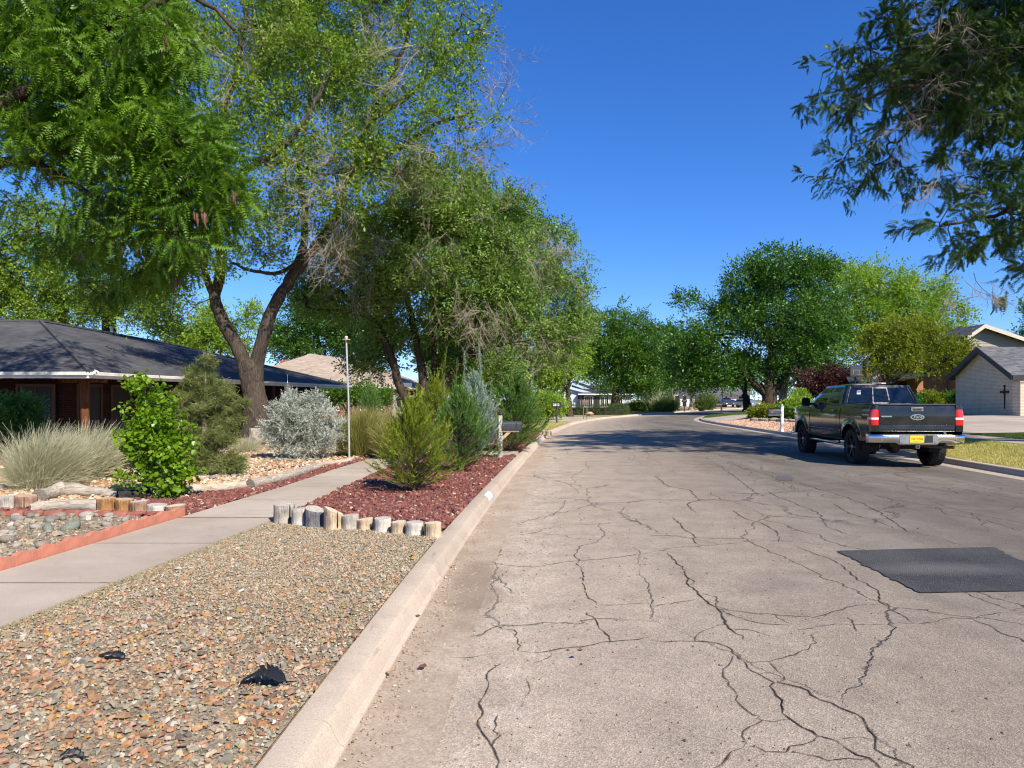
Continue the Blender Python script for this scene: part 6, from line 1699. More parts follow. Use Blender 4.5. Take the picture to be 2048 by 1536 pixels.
hedge('clipped_hedge', 'short dark hedge piece left of the long clipped hedge', [(3.3, 69.5), (4.4, 69.3)], 1.0, .85, 500, 112)
gr = tplset(sprig_tpl, 4, .5, 8, .26, .16, 'rng', seed=19)
stem_bush('pampas_clump', 'fountain grass clump with buff plumes left of the far driveway', (P(1332, 0, 84)[0], 84), 2.0, 3.4, 1500, PALEG, 113, wd=.05, cat='grass clump', wind=(0, 0))
stem_bush('pampas_clump', 'pale fountain grass clump right of the crooked tan trunk', (P(1412, 0, 98)[0], 98), 2.3, 3.2, 1500, PALEG, 114, wd=.06, cat='grass clump', wind=(0, 0))
stem_bush('dry_stalks', 'tall bare tan stalks standing beside the fountain grass', (P(1305, 0, 86)[0], 86), 3.2, 3.0, 160, STRAW, 115, wd=.05, cat='dry plant', wind=(-.1, 0))
for k, (px, d, c_, lb) in enumerate(((1262, 88, GOLDS, 'yellow-green flower bed plant nearest the round shade tree'), (1276, 87, LF_OLIVE, 'second flower bed plant, orange-tinged and low'), (1290, 86, LF_MID, 'dark green plant at the right end of the flower bed'))):
    round_shrub('flower_bed_plant', lb, (P(px, 0, d)[0], d), [(0, 0, .5, .8, .4), (.5, 0, .4, .6, .35)], 60, c_ if c_ is not GOLDS else LF_YEL, 120 + k, .4, 12, tp=big, cat='plant', group='flower bed plants before the pale blue house')
# right side plants
def rs(px, d): x = P(px, 0, d)[0]; return (x, d), zr(x, d)
for k, (px, d, nm, lb, mt, w, h, nn) in enumerate((
    (1532, 46, 'golden_shrub', 'low golden-green shrub just left of the white mailbox post', LF_OLIVE, .95, .45, 110), (1552, 45, 'golden_shrub', 'smaller golden shrub touching the white mailbox post', LF_OLIVE, .6, .35, 60),
    (1590, 44, 'flower_shrub', 'leafy green shrub with yellow flower tips between the mailbox and truck', LF_YEL, .8, .9, 110), (1608, 43, 'flower_shrub', 'upright light green plant next to the front of the truck', LF_YEL, .6, .75, 80),
    (1600, 52, 'flower_shrub', 'tall thin yellow-green plant behind the flower shrubs', LF_YEL, .5, 1.4, 80),
    (1905, 50, 'dark_shrub', 'dark shrub against the orange brick wall by the garage corner', LF_DEEP, 1.0, 1.0, 130), (1860, 50, 'dark_shrub', 'olive shrub growing up the orange brick wall', LF_OLIVE, .9, 1.1, 110), (1935, 46.5, 'dark_shrub', 'tall dark foliage tucked against the left corner of the cream garage', LF_DEEP, .6, 1.5, 110), (1820, 49, 'dark_shrub', 'shadowy foliage right behind the cab of the truck', LF_DEEP, 1.2, .8, 110))):
    b, z = rs(px, d)
    round_shrub(nm, lb, b, [(0, 0, h * .6, w, h * .6), (-w * .5, 0, h * .5, w * .6, h * .5), (w * .5, .2, h * .75, w * .5, h * .5)], nn, mt, 130 + k, .28, 14, tp=big, z=z)
b, z = rs(1760, 47)
round_shrub('side_yard_hedge', 'dark leafy shrubbery low behind the truck bed', (b[0], b[1]), [(0, 0, .5, 1.4, .5), (-2.4, 0, .5, 1.4, .5)], 130, LF_DEEP, 150, .4, 15, tp=big, z=z)

# grass on the lawns
def grass(name, fn, n, hmin, hmax, mat, seed, wd=.012, kind='stuff'):
    rng = np.random.default_rng(seed); x, y, z = fn(rng, n)
    hh = rng.uniform(hmin, hmax, n); a = rng.uniform(0, 6.28, n); ln = rng.normal(0, .35, (n, 2)) * hh[:, None]
    b = np.column_stack([x, y, z]); w = np.column_stack([np.cos(a), np.sin(a), np.zeros(n)]) * wd * .5
    t = b + np.column_stack([ln, hh])
    V = np.stack([b - w, b + w, t], 1).reshape(-1, 3); F = np.arange(n * 3).reshape(n, 3)
    return tag(npmesh(name, V, F, mat, None, attr={'rnd': rng.uniform(0, 1, n)}), kind=kind)
G_GREEN = leaf_mat('grass_green', (.05, .09, .015), (.09, .15, .025), (.17, .22, .05), .3, .6, .8)
G_DRY = leaf_mat('grass_dry', (.26, .27, .06), (.50, .45, .14), (.72, .63, .30), .3, .7, .8)
def f_right(y0, y1, s0, s1):
    def f(rng, n):
        y = y0 + (y1 - y0) * rng.uniform(0, 1, n); s_ = s0 + (s1 - s0) * rng.uniform(0, 1, n); return R(y) + .2 + s_, y, zright(s_)
    return f
grass('parkway_grass', f_right(13.5, 23.4, 0.02, 2.6), 32000, .03, .07, G_DRY, 160, .012)
grass('lawn_grass', f_right(19, 24, 3.8, 9.0), 30000, .03, .075, G_GREEN, 161, .014)
grass('island_grass', f_right(55.6, 66, 0.1, 6), 9000, .05, .1, G_GREEN, 162, .04)
def f_corner(rng, n):
    y = 31 + 15.5 * rng.uniform(0, 1, n); return L(y) - .25 - 2.6 * rng.uniform(0, 1, n), y, np.full(n, YZ)
grass('corner_grass', f_corner, 16000, .03, .07, G_DRY, 163, .025)
def f_tuft(rng, n):
    q = sample(near_gravel, n, lambda q: np.clip(.15 + .8 * clump(q, 1.3, 2.0) * (q[:, 1] > 4.2), .02, 1), rng); return q[:, 0], q[:, 1], np.full(n, YZ + .006)
grass('dry_grass_wisps', f_tuft, 15000, .008, .04, leaf_mat('wisp', (.25, .22, .12), (.40, .35, .21), (.58, .52, .36), .2, .8, 3), 164, .0035)
def f_edge(rng, n):
    y = rng.uniform(3.2, 8.3, n); return WR(y) + .02 + np.abs(rng.normal(0, .07, n)), y, np.full(n, YZ + .004)
grass('walk_edge_grass', f_edge, 4200, .01, .04, leaf_mat('edge_wisp', (.16, .17, .07), (.28, .26, .13), (.42, .38, .22), .2, .8, 3), 165, .004)
# ------------------------------------------------------------ the black pickup
def m_paint(name, col, rough=.14, coat=1.0, dust=.12):
    t = NT(name); co = t.obj()
    d = t.ramp(t.noise(2.2, 6, .7, co), [(.45, 0.0), (.75, dust)])
    c = t.mix(d, col, (.16, .14, .12))
    r = t.math('ADD', t.math('MULTIPLY', d, .8), rough)
    b = t.pbr(c, r, None, 0.0, .5); b.inputs['Coat Weight'].default_value = coat; b.inputs['Coat Roughness'].default_value = .03
    return t.done(b)
M_BLK = m_paint('black_paint', (.006, .006, .008))
M_CHR = simple('chrome', (.75, .75, .77), .13, metal=1.0, var=.04)
M_CHRD = simple('dull_chrome', (.38, .37, .37), .32, metal=1.0, var=.1)
M_RUB = simple('tyre_rubber', (.018, .018, .019), .85, var=.25, bump=.003)
M_PLAS = simple('black_plastic', (.02, .02, .022), .6)
M_TINT = m_glass('tinted_glass', (.008, .012, .02), .03)
M_RED = NT('red_lens'); M_RED = M_RED.done(M_RED.pbr((.55, .008, .010), .18, None, 0, .6, Coat_Weight=.8))
M_CLEAR = simple('clear_lens', (.75, .72, .72), .2, spec=.7)
M_RUST = simple('rusty_steel', (.14, .085, .05), .75, metal=.3, var=.4, scale=12)
M_YELP = simple('yellow_plate', (.85, .60, .015), .5, var=.05)
M_ORNG = simple('plate_red_print', (.55, .10, .02), .5)

def mesh_from_text(name, s, size, mat, parent, M, extrude=.001, bold=0.0, shear=0.0, xs=1.0):
    cu = bpy.data.curves.new(name, 'FONT'); cu.body = s; cu.size = size; cu.extrude = extrude; cu.offset = bold; cu.shear = shear; cu.align_x = 'CENTER'; cu.align_y = 'CENTER'; cu.resolution_u = 3
    o = bpy.data.objects.new('tmp', cu); COL.objects.link(o); bpy.context.view_layer.update()
    me = bpy.data.meshes.new_from_object(o.evaluated_get(bpy.context.evaluated_depsgraph_get())); bpy.data.objects.remove(o)
    me.name = name; me.transform(Matrix.Diagonal((xs, 1, 1, 1))); me.transform(M); me.materials.clear(); me.materials.append(mat)
    return link(name, me, parent)

TR = empty('pickup_truck', (8.93, 15.62, 0.035), -D2R(4.6))
tag(TR, 'lifted black crew-cab pickup truck with chrome bumper parked along the right curb', 'pickup truck')
AX = (1.17, 4.70); WZ = .425; ARCH = .545
ZK = [.50, .62, .80, .98, 1.14, 1.26, 1.36, 1.43]; XK = [.905, .955, .985, .995, 1.0, .99, .965, .93]
def tx(z, y=2.5):
    x = np.interp(z, ZK, XK)
    x -= .05 * max(0, (y - 4.9) / .7) ** 2          # nose narrows
    x -= .012 * max(0, (.5 - y) / .5)
    return x
def flare(y, z):
    f = 0
    for a in AX:
        r = math.hypot(y - a, z - WZ)
        if z > WZ - .1: f = max(f, .045 * float(sstep(1 - (r - ARCH) / .13)) if r > ARCH - .01 else .045)
    return f
def zbot(y, sill=.60):
    z = sill
    for a in AX:
        if abs(y - a) < ARCH: z = max(z, WZ + math.sqrt(max(0, ARCH ** 2 - (y - a) ** 2)))
    return z
def side_panel(name, y0, y1, ztop, sill=.60, nz=12, step=.035, parent=TR, mat=M_BLK):
    obs = []
    for sg in (-1, 1):
        ys = list(np.arange(y0, y1, step)) + [y1]
        rows = []
        for y in ys:
            zb_, zt_ = zbot(y, sill), (ztop(y) if callable(ztop) else ztop)
            row = [(sg * (tx(z, y) + flare(y, z)), y, z) for z in np.linspace(zb_, zt_, nz)]
            row = [(row[0][0] - sg * .05, y, zb_ + .001)] + row + [(row[-1][0] - sg * .06, y, zt_ + .004)]
            rows.append(row)
        m = MB(); m.grid(rows)
        obs.append(m.build(name, mat, parent, smooth=True, sharp=50, solid=0))
    return obs
zt_bed = 1.435
side_panel('bed_side', .085, 1.80, zt_bed)
def zbelt(y): return 1.405 + .012 * (1 - (y - 1.86) / 2.2)
for y0_, y1_, nm in ((1.835, 2.02, 'cab_corner'), (2.03, 2.985, 'rear_door'), (2.995, 3.985, 'front_door')):
    side_panel(nm, y0_, y1_, zbelt)
side_panel('front_fender', 3.995, 5.42, lambda y: 1.385 - .075 * ((y - 4.0) / 1.42) ** 1.5)
# inner structure that closes the body
m = MB(); m.box(-.88, .88, 1.95, 5.3, .55, 1.32); m.box(-.60, .60, .3, 1.9, .52, .80); m.build('chassis', M_PLAS, TR)
# bed box: floor, inner walls, rails, bulkhead
m = MB(); m.box(-.76, .76, .10, 1.80, .86, .90); m.build('bed_floor', M_PLAS, TR)
for sg in (-1, 1):
    m = MB(); m.hexa([(sg * .74, .10, .88), (sg * .80, .10, .88), (sg * .80, 1.80, .88), (sg * .74, 1.80, .88), (sg * .80, .10, 1.425), (sg * .885, .10, 1.425), (sg * .885, 1.80, 1.425), (sg * .80, 1.80, 1.425)]); m.build('bed_wall', M_PLAS, TR)
    m = MB(); m.box(min(sg * .79, sg * .935), max(sg * .79, sg * .935), .085, 1.80, 1.426, 1.449); m.build('bed_rail', M_PLAS, TR, bevel=.008)
m = MB(); m.box(-.8, .8, 1.77, 1.80, .88, 1.42); m.build('bulkhead', M_BLK, TR)
# hood, nose, windshield base
rows = []
for y in np.linspace(4.05, 5.52, 9):
    k = (y - 4.05) / 1.47; zc = 1.43 - .09 * k ** 1.6
    rows.append([(x * (.90 - .03 * k), y, zc - .055 * abs(x) ** 3 + (.018 if abs(x) < .5 else 0)) for x in np.linspace(-1, 1, 13)])
m = MB(); m.grid(rows); m.build('hood', M_BLK, TR, smooth=True, sharp=60)
m = MB(); m.box(-.90, .90, 5.40, 5.56, .75, 1.30); m.build('nose_panel', M_BLK, TR, bevel=.04)
m = MB(); m.box(-.62, .62, 5.561, 5.60, .93, 1.26); m.build('grille', M_CHR, TR, bevel=.015)
m = MB(); m.box(-.97, .97, 5.50, 5.70, .56, .78); m.build('front_bumper', M_CHR, TR, bevel=.04)
for sg in (-1, 1):
    m = MB(); m.box(min(sg * .64, sg * .90), max(sg * .64, sg * .90), 5.53, 5.60, .98, 1.25); m.build('headlight', M_CLEAR, TR, bevel=.02)
# greenhouse shell
def lerp(a, b, t): return np.array(a) * (1 - t) + np.array(b) * t
zB = 1.40; zT = 1.905
LR = (.925, 1.86, zB); LF = (.925, 4.42, zB - .03); UR = (.735, 2.02, zT); UF = (.725, 3.42, zT - .005)
rows = []
nu = 14
prof = [(0.0, 0.0), (.25, .012), (.5, .02), (.75, .018), (.93, .01), (1.0, 0.0)]
def ring(t, bulge):
    rr_, ff = lerp(LR, UR, t), lerp(LF, UF, t)
    pts = []
    for x in np.linspace(-1, 1, 9): pts.append((x * (rr_[0] - .03), rr_[1] - .035 * (1 - x * x), rr_[2]))
    pts.append((rr_[0] + bulge, rr_[1] + .04, rr_[2]))
    for u in np.linspace(.1, .96, 8):
        q = lerp(rr_, ff, u); pts.append((q[0] + bulge, q[1], q[2]))
    for x in np.linspace(1, -1, 9): pts.append((x * (ff[0] - .02), ff[1] + .16 * (1 - x * x), ff[2]))
    for u in np.linspace(.96, .1, 8):
        q = lerp(rr_, ff, u); pts.append((-q[0] - bulge, q[1], q[2]))
    pts.append((-rr_[0] - bulge, rr_[1] + .04, rr_[2]))
    return pts
rows = [ring(t, b_) for t, b_ in prof]
m = MB(); R4 = [r + [r[0]] for r in rows]; m.grid(R4); m.build('cab_frame', M_BLK, TR, smooth=True, sharp=40)
# roof skin
top = rows[-1]
rows = []
for y in np.linspace(0, 1, 9):
    yy_ = 1.99 + y * 1.60
    w_ = np.interp(y, [0, .04, .9, 1], [.68, .735, .722, .66])
    rows.append([(x * w_, yy_ - .02 * (1 - x * x) * (y < .1) + (.13 * (1 - x * x) if y > .85 else 0) * (y - .85) / .15, zT - .003 + .062 * (1 - abs(x) ** 2.6) * math.sin(math.pi * min(1, .12 + y * .85)) ** .45) for x in np.linspace(-1, 1, 13)])
m = MB(); m.grid(rows); m.build('roof', M_BLK, TR, smooth=True, sharp=60)
def pane(name, bl, br, tr, tl, mat, parent, lift=.006, th=.004, rad=.16, nseg=4):
    """rounded quad pane set just proud of the shell"""
    c = [np.array(q, float) for q in (bl, br, tr, tl)]
    n = np.cross(c[1] - c[0], c[3] - c[0]); n /= np.linalg.norm(n)
    pts = []
    for i in range(4):
        p, a, b = c[i], c[i - 1], c[(i + 1) % 4]
        ra = min(rad, .45 * np.linalg.norm(a - p) , .45 * np.linalg.norm(b - p))
        p0 = p + (a - p) / np.linalg.norm(a - p) * ra; p1 = p + (b - p) / np.linalg.norm(b - p) * ra
        for t in np.linspace(0, 1, nseg + 1): pts.append((1 - t) ** 2 * p0 + 2 * t * (1 - t) * p + t * t * p1)
    m = MB(); m.prism([q + n * (lift + th) for q in pts], -n * th); return m.build(name, mat, parent)
def on_side(u, t, bulge):
    a, b = lerp(LR, UR, t), lerp(LF, UF, t); q = lerp(a, b, u); return np.array((q[0] + bulge, q[1], q[2]))
def mirror(q, sg): return np.array((q[0] * sg, q[1], q[2]))
for sg in (-1, 1):
    def S_(u, t): 
        bl_ = np.interp(t, [p[0] for p in prof], [p[1] for p in prof]); return mirror(on_side(u, t, bl_), sg)
    # rear side glass, front side glass
    for (u0, u1, v0, v1, nm) in ((.10, .435, .13, .135, 'rear_side_window'), (.475, .93, .13, .12, 'front_side_window')):
        a = S_(u0, .10); b = S_(u1, .10); c = S_(min(u1, .90) if nm[0] == 'r' else .915, .90); d = S_(u0 + .015, .90)
        if nm[0] == 'f': b = S_(.86, .10); c = S_(.955, .88)
        q = (a, b, c, d) if sg > 0 else (b, a, d, c)
        pane(nm, *q, M_TINT, TR, lift=.005, rad=.05)
# rear window: three panes in a silver frame
def Bk(x, t):
    a = lerp(LR, UR, t); w = a[0] - .03; return np.array((x * w, a[1] - .035 * (1 - x * x), a[2]))
M_FRM = simple('window_frame_grey', (.13, .135, .14), .5, metal=.2)
for nm, x0, x1 in (('rear_window_pane', -.90, -.245), ('rear_window_pane', .245, .90)):
    pane(nm, Bk(x0, .12), Bk(x1, .12), Bk(x1 * .995, .86), Bk(x0 * .995, .86), M_TINT, TR, lift=.010, rad=.035)
f = pane('slider_frame', Bk(-.24, .07), Bk(.24, .07), Bk(.24, .89), Bk(-.24, .89), M_FRM, TR, lift=.012, th=.012, rad=.02)
pane('slider_pane', Bk(-.205, .15), Bk(.205, .15), Bk(.205, .81), Bk(-.205, .81), M_TINT, f, lift=.026, rad=.01)
def bar(name, pts, r, mat, parent=TR, n=6):
    m = MB(); m.tube(pts, r, n); return m.build(name, mat, parent, smooth=True)
bar('window_trim', [Bk(-.93, .07) - (0, .012, 0), Bk(-.5, .065) - (0, .012, 0), Bk(0, .065) - (0, .012, 0), Bk(.5, .065) - (0, .012, 0), Bk(.93, .07) - (0, .012, 0)], .006, M_FRM)
for sg in (-1, 1): bar('window_trim', [Bk(sg * .93, .07) - (0, .012, 0), Bk(sg * .935, .5) - (0, .014, 0), Bk(sg * .93, .92) - (0, .012, 0)], .006, M_FRM)
# sticker on the rear glass (white square with dark mark)
s_ = pane('sticker', Bk(-.70, .53), Bk(-.585, .53), Bk(-.585, .74), Bk(-.70, .74), M_WHITE, TR, lift=.017, th=.001, rad=.01)
m = MB(); q0 = Bk(-.69, .62); m.prism([q0 + (0, -.018, 0), q0 + (.04, -.018, -.02), q0 + (.09, -.018, .0), q0 + (.085, -.018, .035), q0 + (.05, -.018, .01), q0 + (.02, -.018, .03)], (0, -.0006, 0)); m.build('sticker_mark', M_BLACKT, s_)
# windshield
def Fr(x, t):
    a = lerp(LF, UF, t); return np.array((x * (a[0] - .02), a[1] + .16 * (1 - x * x), a[2]))
rows = [[Fr(x, t) + (0, .012, .006) for x in np.linspace(.9, -.9, 9)] for t in np.linspace(.06, .9, 5)]
m = MB(); m.grid(rows); m.build('windshield', M_TINT, TR, smooth=True, solid=.004)
# high brake light
m = MB(); m.box(-.17, .17, 1.965, 2.02, 1.925, 1.962); hb = m.build('high_brake_light', M_CLEAR, TR, bevel=.008)
m = MB(); m.box(-.06, .06, 1.958, 1.964, 1.930, 1.957); m.build('red_lens', M_RED, hb)
# tailgate with crease, cap, handle, badges
rows = []
for x in np.linspace(-.805, .805, 9):
    e = -.012 * (abs(x) / .805) ** 6
    rows.append([(x, .075, .835), (x, .058 - e, .838), (x, .050 - e, .85), (x, .044 - e, .965), (x, .047 - e, .975), (x, .040 - e, .983), (x, .030 - e, 1.15), (x, .038 - e, 1.33), (x, .052 - e, 1.405), (x, .075, 1.425), (x, .12, 1.425)])
m = MB(); m.grid(rows); m.build('tailgate', m_paint('dusty_black_paint', (.006, .006, .008), .26, .6, .12), TR, smooth=True, sharp=25)
m = MB(); m.box(-.80, .80, .085, .13, .84, 1.424); m.build('tailgate_inner', M_PLAS, TR)
m = MB(); m.box(-.812, .812, .045, .135, 1.427, 1.448); m.build('tailgate_cap', M_FRM, TR, bevel=.008)
m = MB(); m.prism([(-.125, .034, 1.285), (.125, .034, 1.285), (.13, .034, 1.30), (.13, .040, 1.365), (.12, .044, 1.378), (-.12, .044, 1.378), (-.13, .040, 1.365), (-.13, .034, 1.30)], (0, -.012, 0)); hd = m.build('tailgate_handle', M_FRM, TR)
m = MB(); m.prism([(-.085, .0215, 1.305), (.075, .0215, 1.305), (.095, .0215, 1.345), (-.10, .0215, 1.345)], (0, -.0012, 0)); m.build('handle_recess', M_PLAS, hd)
# oval badge with script
def oval(cx, y, cz, a, b, th, mat, name, parent, n=28):
    m = MB(); m.prism([(cx + a * math.cos(t), y, cz + b * math.sin(t)) for t in np.linspace(0, 2 * math.pi, n, endpoint=False)], (0, -th, 0)); return m.build(name, mat, parent)
ob = oval(0, .034, 1.155, .150, .066, .014, M_CHR, 'oval_badge', TR)
oval(0, .0195, 1.155, .122, .046, .0015, M_PLAS, 'badge_field', ob)
MT = Matrix.Translation((0, .0172, 1.157)) @ Matrix.Rotation(math.pi / 2, 4, 'X')
mesh_from_text('badge_script', 'Ford', .088, M_CHR, ob, MT, .001, .0022, .35, 1.05)
m = MB(); m.box(-.765, -.535, .026, .034, 1.155, 1.185); nb = m.build('name_badge', M_CHR, TR, bevel=.002)
# tail lights
for sg in (-1, 1):
    yb = .03
    def tl_(z0, z1, mat, nm, par):
        rows = []
        for z in np.linspace(z0, z1, 5):
            xo = tx(z, .1) + .006
            rows.append([(sg * .815, yb + .07, z), (sg * .815, yb + .012, z), (sg * (.815 + .04), yb, z), (sg * (xo - .035), yb + .004, z), (sg * (xo - .005), yb + .03, z), (sg * (xo + .004), yb + .08, z), (sg * (xo + .004), yb + .155, z), (sg * (xo - .03), yb + .16, z)])
        m = MB(); m.grid(rows); m.poly(rows[0]); m.poly(rows[-1]); return m.build(nm, mat, par, smooth=True, sharp=50)
    tb_ = tl_(.975, 1.097, M_RED, 'tail_light', TR); tl_(1.098, 1.146, M_CLEAR, 'reverse_lens', tb_); tl_(1.147, 1.325, M_RED, 'brake_lens', tb_)
    # body corner above/below the lamp
    for z0, z1 in ((.835, .970), (1.33, 1.425)): tl_(z0, z1, M_BLK, 'corner_post', TR)
# chrome step bumper, deeper in the middle
rows = []
for x in np.linspace(-1.02, 1.02, 41):
    ax = abs(x); mid = float(sstep((.46 - ax) / .07)); cv = .10 * max(0, (ax - .72) / .3) ** 2
    zt_, zb_ = .775, .585 - .045 * mid
    yb = -.035 + cv
    rows.append([(x, yb + .16, zt_), (x, yb + .045, zt_ + .004), (x, yb + .012, zt_ - .008), (x, yb, zt_ - .04), (x, yb - .004, (zt_ + zb_) / 2 + .03), (x, yb + .004, zb_ + .055), (x, yb + .028, zb_ + .012), (x, yb + .06, zb_), (x, yb + .15, zb_)])
m = MB(); m.grid(rows); m.poly(rows[0]); m.poly(rows[-1]); bp = m.build('rear_bumper', M_CHR, TR, smooth=True, sharp=60)
m = MB(); m.hexa([(-.40, -.047, .575), (.40, -.047, .575), (.40, -.03, .575), (-.40, -.03, .575), (-.40, -.047, .765), (.40, -.047, .765), (.40, -.03, .765), (-.40, -.03, .765)]); m.build('plate_recess', simple('recess_grey', (.33, .33, .34), .4, metal=.6), bp)
m = MB(); m.box(-.19, .10, -.054, -.048, .600, .752); pl = m.build('licence_plate', M_YELP, TR)
MT = Matrix.Translation((-.045, -.0555, .678)) @ Matrix.Rotation(math.pi / 2, 4, 'X')
mesh_from_text('plate_number', '144\u00b7XNK', .078, M_ORNG, pl, MT, .0006, .0012, 0, .92)
m = MB(); m.box(-.12, .04, -.0552, -.0545, .618, .624); m.build('plate_slogan', M_ORNG, pl)
m = MB(); m.hexa([(.115, -.054, .60), (.29, -.054, .60), (.29, -.048, .60), (.115, -.048, .60), (.145, -.054, .755), (.29, -.054, .755), (.29, -.048, .755), (.145, -.048, .755)]); kp = m.build('tow_socket_cover', M_PLAS, bp)
for x, z in ((-.36, .60), (.345, .60), (-.30, .69)):
    m = MB(); m.cyl((x, -.0475, z), .016, -.006, 10, 1); m.build('bolt', M_CHRD, bp)
for x in (-.78, .80):
    m = MB(); m.cyl((x, -.012, .655), .024, -.028, 14, 1); m.build('sensor', M_CHRD, bp)
# hitch receiver, exhaust, axle, springs
m = MB(); m.box(-.045, .045, .0, .25, .465, .545); hr = m.build('hitch_receiver', M_CHRD, TR, bevel=.006)
m = MB(); m.box(-.028, .028, -.004, .0, .48, .53); m.build('socket', M_DARKIN, hr)
bar('exhaust_pipe', [(.15, .55, .52), (.35, .35, .50), (.60, .22, .49), (.84, .14, .485)], .034, M_RUST, n=10)
bar('rear_axle', [(-.80, 1.17, WZ), (.80, 1.17, WZ)], .055, M_PLAS)
m = MB(); m.lathe([(.0, -.19), (.09, -.15), (.15, -.02), (.15, .06), (.09, .16), (0, .2)], (0, 1.17, WZ), 14, 'y'); m.build('differential', M_RUST, TR, smooth=True)
for sg in (-1, 1):
    bar('leaf_spring', [(sg * .52, .4, .62), (sg * .52, 1.17, .50), (sg * .52, 1.9, .60)], .03, M_RUST)
    bar('shock_absorber', [(sg * .42, 1.0, .42), (sg * .36, .75, .85)], .028, M_CLEAR)
m = MB(); m.box(-.42, .10, .30, .62, .50, .78); m.build('spare_well', M_RUST, TR, bevel=.04)
bar('front_axle', [(-.80, 4.70, WZ), (.80, 4.70, WZ)], .05, M_PLAS)
m = MB(); m.box(-.5, -.42, .2, 5.3, .50, .62); m.box(.42, .5, .2, 5.3, .50, .62); m.build('frame_rail', M_PLAS, TR)
# wheel wells
for a in AX:
    for sg in (-1, 1):
        m = MB(); rr_ = ARCH - .01
        pts = [[(sg * x, a + rr_ * math.cos(t), WZ + rr_ * math.sin(t)) for x in (.55, .93)] for t in np.linspace(-.15, math.pi + .15, 16)]
        m.grid(pts); m.poly([p[0] for p in pts]); m.build('wheel_well', M_DARKIN, TR, recalc=False)
# side steps, mirrors, handles
for sg in (-1, 1):
    bar('side_step', [(sg * .93, 2.0, .50), (sg * 1.0, 2.1, .47), (sg * 1.0, 3.9, .47), (sg * .93, 4.0, .50)], .038, M_CHR, n=10)
    m = MB(); m.hexa([(sg * 1.02, 3.86, 1.36), (sg * 1.25, 3.82, 1.37), (sg * 1.25, 3.95, 1.37), (sg * 1.02, 3.98, 1.36), (sg * 1.03, 3.86, 1.60), (sg * 1.25, 3.82, 1.60), (sg * 1.24, 3.93, 1.60), (sg * 1.03, 3.96, 1.60)])
    mr = m.build('side_mirror', M_PLAS, TR, bevel=.03)
    m = MB(); m.hexa([(sg * 1.045, 3.852, 1.385), (sg * 1.225, 3.818, 1.392), (sg * 1.225, 3.822, 1.392), (sg * 1.045, 3.856, 1.385), (sg * 1.045, 3.852, 1.575), (sg * 1.225, 3.818, 1.578), (sg * 1.225, 3.822, 1.578), (sg * 1.045, 3.856, 1.575)]); m.build('mirror_glass', M_TINT, mr)
    bar('mirror_arm', [(sg * .92, 3.95, 1.43), (sg * 1.06, 3.93, 1.43)], .03, M_PLAS)
    for y in (2.14, 3.12):
        m = MB(); x = tx(1.27) + .012; m.box(min(sg * x, sg * (x + .028)), max(sg * x, sg * (x + .028)), y, y + .17, 1.255, 1.29); m.build('door_handle', M_BLK, TR, bevel=.01)
    m = MB(); x = tx(1.2, 4.2); m.box(min(sg * x, sg * (x + .006)), max(sg * x, sg * (x + .006)), 4.12, 4.30, 1.17, 1.20); m.build('fender_badge', M_CHR, TR)
    bar('belt_moulding', [(sg * (tx(1.40) + .0), 1.85, 1.412), (sg * (tx(1.40) - .0), 4.25, 1.40)], .008, M_PLAS)
    bar('body_crease', [(sg * (tx(.78) + .004), 1.78, .80), (sg * (tx(.78) + .004), 4.10, .80)], .007, M_BLK)
